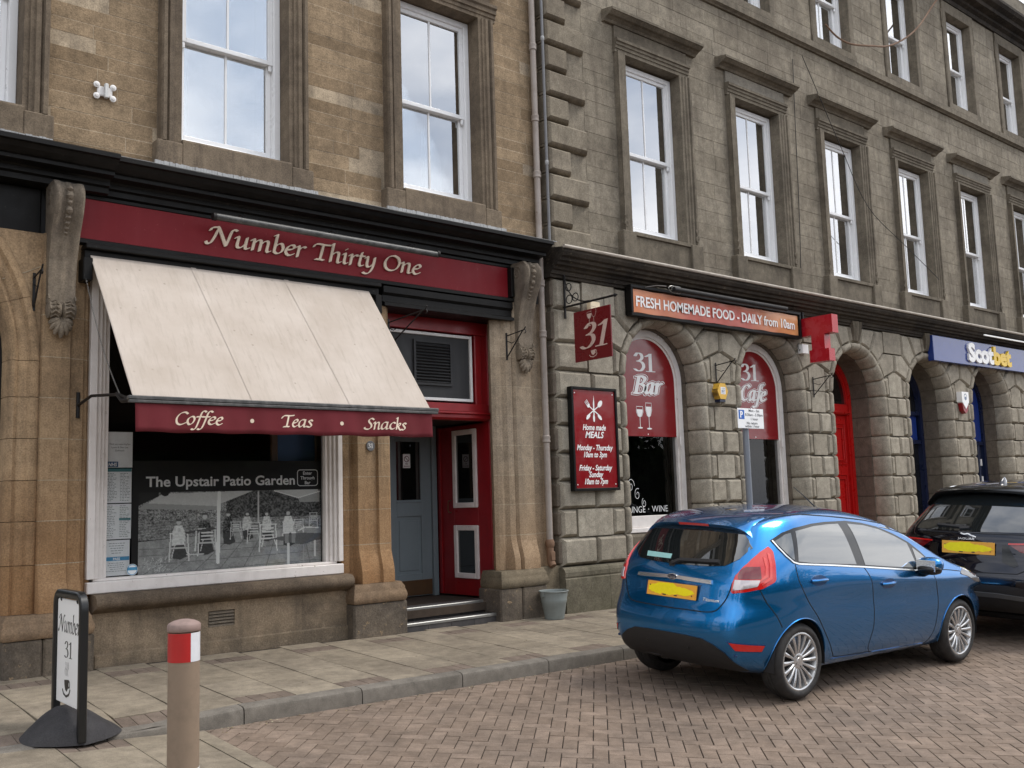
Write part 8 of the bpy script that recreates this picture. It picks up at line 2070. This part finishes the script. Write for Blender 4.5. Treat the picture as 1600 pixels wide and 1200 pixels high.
c1 = empty('parked_car', (0, 0, 0), 'metallic blue five door hatchback with silver multispoke wheels parked by the kerb', 'car')
SV = (1.07, 1.04, 1.04); yaw1 = -0.018
ex = Vector((math.cos(yaw1), math.sin(yaw1), -0.0125)).normalized(); ey = Vector((-math.sin(yaw1), math.cos(yaw1), 0.05)); ey = (ey-ex*ey.dot(ex)).normalized(); ez = ex.cross(ey)
YC1 = -0.075
org = Vector((6.382, 5.762, -0.066))+ey*YC1*1.04
c1.matrix_world = Matrix(((ex.x*SV[0], ey.x*SV[1], ez.x*SV[2], org.x), (ex.y*SV[0], ey.y*SV[1], ez.y*SV[2], org.y), (ex.z*SV[0], ey.z*SV[1], ez.z*SV[2], org.z), (0, 0, 0, 1)))
K = Car(hc)
m = MB(); m.add(K.V, K.F); K1 = K; body = m.build('body', 'car_blue', c1, world=False, smooth=True)
cutwheels(body, hc, 'car_blue')
def part(mb, nm, mat, parent=None, sm=30, label=None): return mb.build(nm, mat, parent or c1, world=False, smooth=sm, label=label)
S_ = (0, 1, 0); yo = -2
def sp(P): return [(x, -1.2, z) for x, z in P]
def sidepair(fn):
    for sg in (1, -1): fn(sg)
def sidepatch(P, off, nm, mat, step=0.03, parent=None, smoothb=False, sm=30):
    r_ = []
    for sg in (-1, 1):
        q = K.patch([(x, sg*1.2, z) for x, z in P], (0, -sg, 0), off, step=step, smoothb=smoothb); r_.append(part(q, nm, mat, parent, sm))
    return r_
# side glass area
DLO = [(0.515, 1.247), (0.56, 1.16), (0.645, 1.082), (0.70, 1.063), (1.165, 1.028), (1.61, 0.990), (2.02, 0.952), (2.49, 0.908), (2.83, 0.883), (2.79, 0.95), (2.64, 1.068), (2.50, 1.158), (2.30, 1.243), (2.10, 1.308), (1.88, 1.348), (1.65, 1.371), (1.3, 1.372), (1.09, 1.364), (0.82, 1.338), (0.66, 1.305)]
sidepatch(DLO, 0.002, 'window_surround', 'gloss_black', 0.035)
sidepatch([(0.548, 1.239), (0.595, 1.165), (0.65, 1.103), (0.672, 1.094), (0.752, 1.300), (0.67, 1.285)], 0.0045, 'quarter_window', 'side_glass', 0.03)
sidepatch([(0.712, 1.081), (0.815, 1.312), (1.095, 1.342), (1.30, 1.350), (1.49, 1.350), (1.517, 1.015), (0.9, 1.058)], 0.0045, 'rear_door_window', 'side_glass', 0.035)
sidepatch([(1.646, 1.003), (1.636, 1.346), (1.881, 1.325), (2.098, 1.284), (2.296, 1.218), (2.460, 1.150), (2.487, 0.932), (2.026, 0.968)], 0.0045, 'front_door_window', 'side_glass', 0.035)
sidepatch([(2.515, 0.932), (2.520, 1.110), (2.633, 1.044), (2.775, 0.935), (2.780, 0.915)], 0.0045, 'corner_window', 'side_glass', 0.03)
for sg in (-1, 1):
    part(K.strip([(x, sg*1.2, z) for x, z in ((0.530, 1.245), (0.553, 1.19), (0.59, 1.13), (0.648, 1.077), (0.71, 1.061), (1.165, 1.026), (1.61, 0.988), (2.02, 0.950), (2.49, 0.906), (2.80, 0.880))], (0, -sg, 0), 0.012, 0.009), 'chrome_strip', 'chrome')
    D = (0, -sg, 0)
    seams = [[(0.665, 1.06), (0.68, 0.925), (0.78, 0.765), (0.935, 0.60), (1.085, 0.415), (1.16, 0.31), (1.24, 0.275), (1.715, 0.262)],
             [(1.62, 0.985), (1.69, 0.88), (1.73, 0.69), (1.732, 0.50), (1.715, 0.262), (2.3, 0.245), (2.64, 0.235)],
             [(2.64, 0.235), (2.72, 0.31), (2.775, 0.47), (2.785, 0.68), (2.73, 0.845), (2.705, 0.89)], [(0.28, 0.885), (0.325, 0.79), (0.395, 0.69), (0.455, 0.59)], [(2.80, 0.893), (3.0, 0.885), (3.3, 0.85)]]
    for q in seams: part(K.strip([(x, sg*1.2, z) for x, z in _cr(q, 5)], D, 0.0075, 0.0016), 'panel_gap', 'seam')
    part(K.strip([(x, sg*1.2, z) for x, z in ((1.16, 0.262), (1.7, 0.252), (2.6, 0.236))], D, 0.010, 0.004), 'sill_moulding', 'car_blue')
    # arch lips
    for wx in (hc['wr'], hc['wf']):
        pts = []
        for k in range(33):
            a = R_(-12+204*k/32); p = (wx+0.339*math.cos(a), sg*1.2, hc['hub']+0.339*math.sin(a)); h, n = K.hit(Vector(p)+Vector((0, sg*3, 0)), D)
            if h is not None and p[2] > 0.21: pts.append(h+Vector((0, sg*0.001, 0)))
        q = MB(); q.tube(pts, 0.005, 6); part(q, 'wheel_arch_lip', 'car_blue', sm=True)
        part(liner(wx, sg*0.775, hc['hub'], 0.331, -sg*0.36), 'wheel_arch_liner', 'trim_black')
    # door handles
    for hx, hz in ((0.94, 0.92), (1.955, 0.828)):
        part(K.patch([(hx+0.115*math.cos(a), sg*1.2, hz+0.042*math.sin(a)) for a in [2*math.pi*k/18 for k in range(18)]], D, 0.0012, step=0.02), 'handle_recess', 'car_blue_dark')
        h, n = K.hit((hx, sg*3, hz), D); q = MB()
        pts = [(hx-0.10, h.y+sg*0.004, hz), (hx-0.07, h.y+sg*0.026, hz+0.002), (hx, h.y+sg*0.034, hz+0.004), (hx+0.07, h.y+sg*0.026, hz+0.002), (hx+0.10, h.y+sg*0.004, hz)]
        q.tube(_cr(pts, 5), [0.012]*11+[0.016]*0+[0.012]*10 if False else 0.013, 8); part(q, 'door_handle', 'car_blue', sm=True)
    # mirror
    mx_, mz = 2.50, 0.955; h, n = K.hit((2.62, sg*3, 0.93), D); my = h.y+sg*0.11
    def blob(cx, cy, cz, a, b, c_, nm, mat, squ=0.75, par=None):
        q = MB(); V = []; F = []; n1, n2 = 20, 12
        for j in range(n2+1):
            th = -math.pi/2+math.pi*j/n2
            for i in range(n1):
                ph = 2*math.pi*i/n1; f_ = lambda v: abs(v)**squ*(1 if v > 0 else -1)
                V.append((cx+a*f_(math.cos(th))*f_(math.cos(ph)), cy+b*f_(math.cos(th))*f_(math.sin(ph)), cz+c_*f_(math.sin(th))))
        for j in range(n2):
            for i in range(n1): F.append((j*n1+i, j*n1+(i+1) % n1, (j+1)*n1+(i+1) % n1, (j+1)*n1+i))
        q.add(V, F); return part(q, nm, mat, par, sm=True)
    mr = blob(mx_+0.02, my, mz+0.012, 0.075, 0.115, 0.068, 'door_mirror', 'car_blue')
    blob(mx_-0.005, my, mz-0.03, 0.070, 0.112, 0.048, 'mirror_housing', 'gloss_black', par=mr)
    q = MB(); q.box(mx_-0.062, mx_-0.056, my-0.09, my+0.09, mz-0.045, mz+0.055, 0.002); part(q, 'mirror_glass', 'chrome', mr)
    q = MB(); q.tube([(mx_+0.03, my, mz-0.05), (mx_+0.05, h.y+sg*0.03, mz-0.085), (mx_+0.07, h.y-sg*0.01, mz-0.095)], 0.022, 8); part(q, 'mirror_arm', 'gloss_black', mr, sm=True)
    # wheels
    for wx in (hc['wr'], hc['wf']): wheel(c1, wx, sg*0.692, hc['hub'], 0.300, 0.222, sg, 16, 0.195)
    # tail lamp wrapping the corner
    dl = (0.62, -sg*0.78, 0)
    LP = [(0.35, 1.185), (0.43, 1.13), (0.475, 1.04), (0.455, 0.94), (0.36, 0.885), (0.22, 0.855), (0.12, 0.845), (0.15, 0.95), (0.20, 1.04), (0.27, 1.11)]
    def on_corner(P, off, nm, mat, par=None, step=0.02, sb=True):
        pts = []
        for x, z in P:                                # x runs round the corner: find the shell point there
            h, n = K.hit((x, sg*3, z), (0, -sg, 0)); pts.append(h if h is not None else Vector((x, sg*0.66, z)))
        return part(K.patch(pts, dl, off, step=step, smoothb=sb), nm, mat, par)
    def lens(P, off, nm, mat, par=None, step=0.02): return part(K.patch([(x, -sg*y, z) for x, y, z in P], (0.70, -sg*0.70, 0), off, step=step), nm, mat, par, sm=50)
    tl_ = lens([(0.466, -0.654, 1.199), (0.484, -0.672, 1.178), (0.487, -0.688, 1.155), (0.457, -0.73, 1.067), (0.425, -0.758, 0.955), (0.405, -0.758, 0.935), (0.299, -0.728, 0.889), (0.135, -0.578, 0.853), (0.124, -0.574, 0.862), (0.14, -0.575, 0.928), (0.166, -0.585, 0.984), (0.216, -0.609, 1.041), (0.294, -0.629, 1.103), (0.381, -0.642, 1.158)], 0.012, 'tail_lamp', 'lamp_red')
    lens([(0.174, -0.600, 0.985), (0.20, -0.61, 1.025), (0.240, -0.622, 1.048), (0.325, -0.685, 1.050), (0.315, -0.70, 1.0), (0.303, -0.712, 0.962), (0.166, -0.612, 0.961)], 0.016, 'inner_lens', 'lamp_dark', tl_, 0.015)
    lens([(0.131, -0.587, 0.875), (0.153, -0.592, 0.953), (0.293, -0.709, 0.951), (0.262, -0.706, 0.906)], 0.016, 'reversing_lens', 'lamp_clear', tl_, 0.015)
    for e in (0.0, 0.05):
        lens([(0.44-e, -0.66, 1.15-e*0.6), (0.452-e, -0.68, 1.14-e*0.6), (0.425-e, -0.72, 1.06-e*0.3), (0.395-e, -0.74, 0.96+e*0.3), (0.30-e*0.5, -0.72, 0.915+e*0.5), (0.30-e*0.5, -0.72, 0.926+e*0.5), (0.38-e, -0.73, 0.972+e*0.3), (0.408-e, -0.71, 1.06-e*0.3)], 0.016, 'light_guide', 'lamp_red_pale', tl_, 0.015)
R = (1, 0, 0)
def rp_(P): return [(-1.0, y, z) for y, z in P]
# rear glass, its painted border, wiper, high brake light
part(K.patch(rp_([(0.545, 1.25), (0.47, 1.31), (0.25, 1.352), (0, 1.362), (-0.25, 1.352), (-0.47, 1.31), (-0.545, 1.25), (-0.598, 1.19), (-0.555, 1.108), (-0.46, 1.050), (-0.3, 1.036), (0, 1.030), (0.3, 1.036), (0.46, 1.050), (0.555, 1.108), (0.598, 1.19)]), R, 0.003, step=0.04), 'tailgate_glass', 'car_glass')
part(K.strip([(-1, 0.05, 1.03), (-1, -0.02, 1.06), (-1, -0.40, 1.072)], R, 0.028, 0.022), 'wiper', 'trim_black')
q = MB(); h, n = K.hit((-3, 0.05, 1.025), R); q.lathe([(0.03, 0), (0.034, 0.02), (0.028, 0.035), (0.001, 0.04)][::1], (h.x-0.01, 0.05, 1.025), axis='x', seg=14); part(q, 'wiper_boss', 'trim_black')
part(K.patch(rp_([(0.398, 1.106), (0.103, 1.101), (0.097, 1.065), (0.377, 1.067)]), R, 0.0050, step=0.04), 'window_sticker', 'sticker_teal')
# roof spoiler
V = []; F = []; n = 26
for i in range(n+1):
    t = -1+2*i/n; y = t*0.592; e = 1-abs(t)**3
    z1 = 1.372-0.018*t*t-0.11*abs(t)**7; xe = 0.345+0.065*abs(t)**3
    hr, nn = K.hit((0.64, y, 3), (0, 0, -1)); zr = hr.z if hr is not None else 1.4
    zq = zr if abs(t) < 0.9 else min(zr, z1+0.05); V += [(0.64, y, zq+0.001), (0.50, y, (zq*0.6+z1*0.4)+0.006), (xe+0.04, y, z1+0.006), (xe, y, z1-0.010), (xe+0.012, y, z1-0.030), (0.47, y, z1-0.065), (0.64, y, zq-0.03)]
for i in range(n):
    for k in range(6): a = i*7+k; F.append((a, a+1, a+8, a+7))
F += [tuple(range(7)), tuple(range(n*7, n*7+7))]
q = MB(); q.add(V, F); part(q, 'roof_spoiler', 'car_blue', sm=45)
q = MB(); V = []; F = []
for i in range(13):
    t = -1+2*i/12; y = t*0.16; x = 0.3345+0.0*t; z1 = 1.372-0.018*(y/0.592)**2; x = 0.3445; V += [(x-0.002, y, z1-0.010), (x+0.008, y, z1-0.030)]
for i in range(12): F.append((2*i, 2*i+1, 2*i+3, 2*i+2))
q.add(V, F); part(q, 'high_brake_light', 'lamp_red')
# tailgate chrome bar, badge, plate recess and plate, gaps, bumper
cb = K.patch(rp_([(0.39, 0.932), (0.0, 0.944), (-0.39, 0.932), (-0.395, 0.905), (0.0, 0.917), (0.395, 0.905)]), R, 0.016, step=0.03); part(cb, 'chrome_bar', 'chrome')
q = MB(); h, n = K.hit((-3, 0.0, 0.945), R); q.lathe([(0.001, -0.022), (0.034, -0.020), (0.036, -0.01), (0.036, 0.01)], (h.x, 0.0, 0.934), axis='x', seg=22, capb=False)
q.v = [(x, y*1.55, 0.934+(z-0.934)*0.72) for x, y, z in q.v]; bd = part(q, 'oval_badge', 'chrome'); q = MB(); q.lathe([(0.001, -0.0235), (0.029, -0.0232), (0.029, -0.018)], (h.x, 0.0, 0.934), axis='x', seg=22, capb=False); q.v = [(x, y*1.6, 0.934+(z-0.934)*0.7) for x, y, z in q.v]; part(q, 'badge_field', 'navy', bd)
pb_ = Plane((h.x-0.024, 0.038, 0.926), r=(0, -1, 0), u=(0, 0, 1), n=(-1, 0, 0)); q = MB(); flat_text(q, pb_, 'Ford', 0.0, 0.0, 0.032, width=0.076, shear=0.35, d=0.0); q.build('badge_script', 'chrome', bd, world=False)
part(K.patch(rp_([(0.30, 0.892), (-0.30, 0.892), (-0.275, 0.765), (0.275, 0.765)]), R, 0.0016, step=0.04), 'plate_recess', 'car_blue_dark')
h, n = K.hit((-3, 0.0, 0.827), R); number_plate(c1, h.x-0.008, -0.012, 0.827, 0.525, 0.112, 3, tilt=0.18)
for P in ([(0.57, 0.93), (0.555, 0.855), (0.51, 0.765), (0.43, 0.70), (0.2, 0.692), (0.0, 0.69), (-0.2, 0.692), (-0.43, 0.70), (-0.51, 0.765), (-0.555, 0.855), (-0.57, 0.93)], ):
    part(K.strip([(-1, y, z) for y, z in _cr(P, 4)], R, 0.009, 0.0018), 'panel_gap', 'seam')
part(K.patch(rp_([(0.55, 0.40), (0.46, 0.455), (0.36, 0.490), (0.2, 0.498), (0.0, 0.50), (-0.2, 0.498), (-0.36, 0.490), (-0.46, 0.455), (-0.55, 0.40), (-0.61, 0.31), (-0.63, 0.26), (0, 0.25), (0.63, 0.26), (0.61, 0.31)]), R, 0.006, step=0.04), 'lower_bumper', 'trim_black')
for sg in (-1, 1):
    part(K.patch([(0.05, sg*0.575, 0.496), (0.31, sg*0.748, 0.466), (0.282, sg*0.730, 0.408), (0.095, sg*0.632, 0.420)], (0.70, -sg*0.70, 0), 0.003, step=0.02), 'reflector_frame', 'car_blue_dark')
    part(K.patch([(0.062, sg*0.593, 0.486), (0.301, sg*0.742, 0.459), (0.281, sg*0.727, 0.416), (0.095, sg*0.628, 0.428)], (0.70, -sg*0.70, 0), 0.007, step=0.02), 'rear_reflector', 'lamp_red')
    for yy, zz in ((0.62, 0.385), (0.22, 0.40)):
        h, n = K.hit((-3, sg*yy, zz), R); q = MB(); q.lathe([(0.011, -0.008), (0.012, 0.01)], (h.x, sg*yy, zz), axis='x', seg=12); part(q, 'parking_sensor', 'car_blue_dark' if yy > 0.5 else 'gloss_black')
h, n = K.hit((-3, -0.45, 0.79), R); pb_ = Plane((h.x-0.010, -0.33, 0.775), r=(0, -1, 0), u=(0, 0, 1), n=(-1, 0, 0)); q = MB(); flat_text(q, pb_, 'Titanium', 0.0, 0.0, 0.036, width=0.15, shear=0.3, bold=0.01, d=0.0, d0=-0.01)
V = [Vector(p) for p in q.v]; V2 = []
for p in V:
    hh, n2 = K.hit((-3, p.y, p.z), R); V2.append((hh.x-0.004, p.y, p.z) if hh is not None else tuple(p))
q.v = V2; q.build('model_script', 'chrome', c1, world=False)
# windscreen, headlamps, roof gaps, aerial
FV = (-0.75, 0, -0.66)
part(K.patch([(2.20, 0.60, 1.35), (2.22, 0.0, 1.41), (2.20, -0.60, 1.35), (2.55, -0.63, 1.19), (2.93, -0.66, 1.02), (3.05, 0, 1.03), (2.93, 0.66, 1.02), (2.55, 0.63, 1.19)], FV, 0.003, step=0.06), 'windscreen', 'car_glass')
for sg in (-1, 1):
    part(K.patch([(3.20, sg*0.78, 0.835), (3.32, sg*0.78, 0.79), (3.48, sg*0.74, 0.71), (3.64, sg*0.62, 0.65), (3.62, sg*0.52, 0.69), (3.47, sg*0.60, 0.785), (3.32, sg*0.68, 0.85)], (-0.35, -sg*0.75, -0.45), 0.006, step=0.025, smoothb=True), 'headlamp', 'lamp_smoke')
    part(K.strip([(x, sg*y, 3) for x, y in ((0.66, 0.535), (0.9, 0.55), (1.4, 0.55), (1.9, 0.55), (2.22, 0.56))], (0, 0, -1), 0.012, 0.002), 'roof_channel', 'seam')
q = MB(); q.tube([(2.05, 0.0, 1.465), (1.86, -0.0, 1.58), (1.72, 0.0, 1.655)], [0.007, 0.0035, 0.003], 6); q.lathe([(0.022, -0.01), (0.018, 0.015), (0.008, 0.025)], (2.05, 0, 1.452), seg=12); part(q, 'aerial', 'trim_black')
q = MB(); q.box(0.5, 3.6, -0.55, 0.55, 0.17, 0.23, 0.02); part(q, 'underbody', 'trim_black')
body.data.materials[0] = M['car_blue']

# ---------------------------------------------------------------- dark crossover beyond
jc = dict(
 rear=[(0.25, 0.30), (0.12, 0.38), (0.04, 0.50), (0.01, 0.62), (0.02, 0.72), (0.08, 0.80), (0.10, 0.92), (0.11, 1.02), (0.17, 1.12), (0.32, 1.26), (0.50, 1.40), (0.66, 1.52)],
 top=[(0.66, 1.52), (0.9, 1.57), (1.3, 1.61), (1.8, 1.62), (2.2, 1.59), (2.6, 1.50), (2.95, 1.34), (3.25, 1.17), (3.45, 1.10), (3.8, 1.05), (4.1, 0.96), (4.25, 0.84)],
 front=[(4.2, 0.28), (4.33, 0.42), (4.38, 0.60), (4.33, 0.74), (4.25, 0.84)],
 bottom=[(0.25, 0.30), (0.8, 0.25), (2.2, 0.24), (3.6, 0.25), (4.2, 0.28)],
 belt=[(0.0, 1.14), (0.6, 1.15), (1.5, 1.10), (3.0, 1.03), (3.5, 1.0), (4.2, 0.85)],
 lower=[(0.2, 0.86), (0.35, 0.90), (0.5, 0.93), (0.75, 0.945), (0.95, 0.94), (1.1, 0.91)],
 upper=[(-0.02, 0.86), (0.0, 0.855), (0.12, 0.79), (0.24, 0.73), (0.36, 0.66), (0.46, 0.57), (0.55, 0.45)],
 crown=[(0.5, 0.03), (1.2, 0.045), (2.5, 0.05), (3.3, 0.05), (4.2, 0.03)],
 bulge_r=0.09, bulge_f=0.12, round_r=0.19, len_r=0.6, round_f=0.3, len_f=0.8, wr=0.86, wf=3.54, hub=0.37, arch=0.41, hip=0.03, relax=3)
c2 = empty('parked_car', (0, 0, 0), 'very dark navy crossover parked beyond the blue hatchback, at the right edge', 'car')
JX, JY = 11.05, 5.30
yaw2 = 0.05
ex = Vector((math.cos(yaw2), math.sin(yaw2), -0.0125)).normalized(); ey = Vector((-math.sin(yaw2), math.cos(yaw2), 0.045)); ey = (ey-ex*ey.dot(ex)).normalized(); ez = ex.cross(ey); org = Vector((JX, JY, road_z(JX, JY)+0.02))
c2.matrix_world = Matrix(((ex.x*1.07, ey.x*1.05, ez.x*1.08, org.x), (ex.y*1.07, ey.y*1.05, ez.y*1.08, org.y), (ex.z*1.07, ey.z*1.05, ez.z*1.08, org.z), (0, 0, 0, 1)))
K = Car(jc); m = MB(); m.add(K.V, K.F); body2 = m.build('body', 'car_navy', c2, world=False, smooth=True); cutwheels(body2, jc, 'car_navy')
def part(mb, nm, mat, parent=None, sm=30, label=None): return mb.build(nm, mat, parent or c2, world=False, smooth=sm, label=label)
part(K.patch(rp_([(0.64, 1.40), (0.56, 1.475), (0, 1.50), (-0.56, 1.475), (-0.64, 1.40), (-0.74, 1.24), (-0.76, 1.16), (-0.6, 1.125), (0, 1.115), (0.6, 1.125), (0.76, 1.16), (0.74, 1.24)]), R, 0.003, step=0.05), 'tailgate_glass', 'car_glass')
V = []; F = []; n = 24
for i in range(n+1):
    t = -1+2*i/n; y = t*0.66; hr, nn = K.hit((0.85, y, 3), (0, 0, -1)); zr = hr.z; z1 = zr-0.035; xe = 0.42+0.10*abs(t)**2.5
    V += [(0.85, y, zr+0.004), (0.62, y, zr-0.004), (xe+0.02, y, z1), (xe, y, z1-0.015), (xe+0.02, y, z1-0.035), (0.6, y, z1-0.07), (0.85, y, zr-0.04)]
for i in range(n):
    for k in range(6): a = i*7+k; F.append((a, a+1, a+8, a+7))
F += [tuple(range(7)), tuple(range(n*7, n*7+7))]
q = MB(); q.add(V, F); part(q, 'roof_spoiler', 'gloss_black', sm=45)
q = MB(); q.lathe([(0.06, -0.01), (0.05, 0.03), (0.02, 0.06), (0.004, 0.07)], (1.0, 0, 1.62), seg=16); q.v = [(1.0+(x-1.0)*1.5+(z-1.62)*0.6, y*0.5, z) for x, y, z in q.v]; part(q, 'roof_fin', 'car_navy', sm=True)
for sg in (-1, 1):
    tl2 = part(K.patch(rp_([(sg*0.40, 1.005), (sg*0.80, 1.02), (sg*0.84, 0.99), (sg*0.80, 0.93), (sg*0.66, 0.905), (sg*0.52, 0.93)]), R, 0.006, step=0.03), 'tail_lamp', 'lamp_dark')
    part(K.strip([(-1, sg*0.40, 1.008), (-1, sg*0.83, 1.022)], R, 0.016, 0.016), 'lamp_strip', 'lamp_red', tl2)
    part(K.patch(rp_([(sg*0.34, 1.0), (sg*0.40, 0.985), (sg*0.50, 0.80), (sg*0.46, 0.78), (sg*0.34, 0.83)]), R, 0.004, step=0.03), 'tailgate_fold', 'gloss_black')
    part(K.patch(rp_([(sg*0.50, 0.53), (sg*0.74, 0.56), (sg*0.72, 0.50), (sg*0.52, 0.49)]), R, 0.006, step=0.03), 'rear_reflector', 'lamp_dark')
    D = (0, -sg, 0)
    for wx in (jc['wr'], jc['wf']):
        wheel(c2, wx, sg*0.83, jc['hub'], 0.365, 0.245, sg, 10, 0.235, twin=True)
        part(liner(wx, sg*0.90, jc['hub'], 0.406, -sg*0.4), 'wheel_arch_liner', 'trim_black')
    part(K.patch([(x, sg*1.3, z) for x, z in ((0.75, 1.20), (1.0, 1.40), (1.6, 1.50), (2.3, 1.47), (2.8, 1.30), (3.1, 1.12), (3.1, 1.06), (2.0, 1.10), (1.0, 1.155))], D, 0.003, step=0.05), 'side_window', 'car_glass')
    q = MB(); pts = []
    for k in range(22):
        x = 0.80+1.5*k/21; hr, nn = K.hit((x, sg*0.60, 3), (0, 0, -1)); pts.append((x, sg*0.60, hr.z+0.035*math.sin(math.pi*min(1, max(0, k/21)))**0.4))
    q.tube(pts, 0.014, 8); part(q, 'roof_rail', 'chrome', sm=True)
h, n = K.hit((-3, 0, 0.955), R); number_plate(c2, h.x-0.006, 0.0, 0.955, 0.55, 0.125, 8, tilt=0.06)
part(K.strip([(-1, 0.60, 1.105), (-1, 0.0, 1.10), (-1, -0.60, 1.105)], R, 0.010, 0.002), 'panel_gap', 'seam')
part(K.strip([(-1, y, z) for y, z in ((0.62, 0.98), (0.58, 0.76), (0.50, 0.72), (0, 0.71), (-0.50, 0.72), (-0.58, 0.76), (-0.62, 0.98))], R, 0.010, 0.002), 'panel_gap', 'seam')
part(K.patch(rp_([(0.72, 0.56), (0.4, 0.60), (0, 0.60), (-0.4, 0.60), (-0.72, 0.56), (-0.78, 0.42), (-0.74, 0.32), (0, 0.32), (0.74, 0.32), (0.78, 0.42)]), R, 0.008, step=0.05), 'lower_bumper', 'trim_black')
part(K.strip([(-1, 0.70, 0.47), (-1, 0.3, 0.50), (-1, -0.3, 0.50), (-1, -0.70, 0.47)], R, 0.05, 0.018), 'bumper_blade', 'bumper_grey')
h, n = K.hit((-3, 0.1, 1.07), R); q = MB(); pj = Plane((h.x-0.008, 0.12, 1.035), r=(0, -1, 0), u=(0, 0, 1), n=(-1, 0, 0)); flat_text(q, pj, 'JAGUAR', 0, 0, 0.03, width=0.18, bold=0.01, d=0.0)
line2(q, pj, _cr([(0.02, 0.065), (0.06, 0.055), (0.10, 0.06), (0.14, 0.045), (0.19, 0.03)]), 0.012, 0.0005)
q.v = [((K.hit((-3, p[1], p[2]), R)[0].x-0.005), p[1], p[2]) for p in q.v]; q.build('leaping_badge', 'chrome', c2, world=False)
part(K.strip([(-1, 0.12, 1.14), (-1, 0.0, 1.15), (-1, 0.38, 1.17)], R, 0.026, 0.02), 'wiper', 'trim_black')
q = MB(); q.box(0.5, 4.1, -0.75, 0.75, 0.20, 0.27, 0.02); part(q, 'underbody', 'trim_black')
part(K.patch([(2.55, 0.62, 1.45), (2.55, -0.62, 1.45), (3.35, -0.74, 1.12), (3.42, 0, 1.14), (3.35, 0.74, 1.12)], FV, 0.003, step=0.08), 'windscreen', 'car_glass')
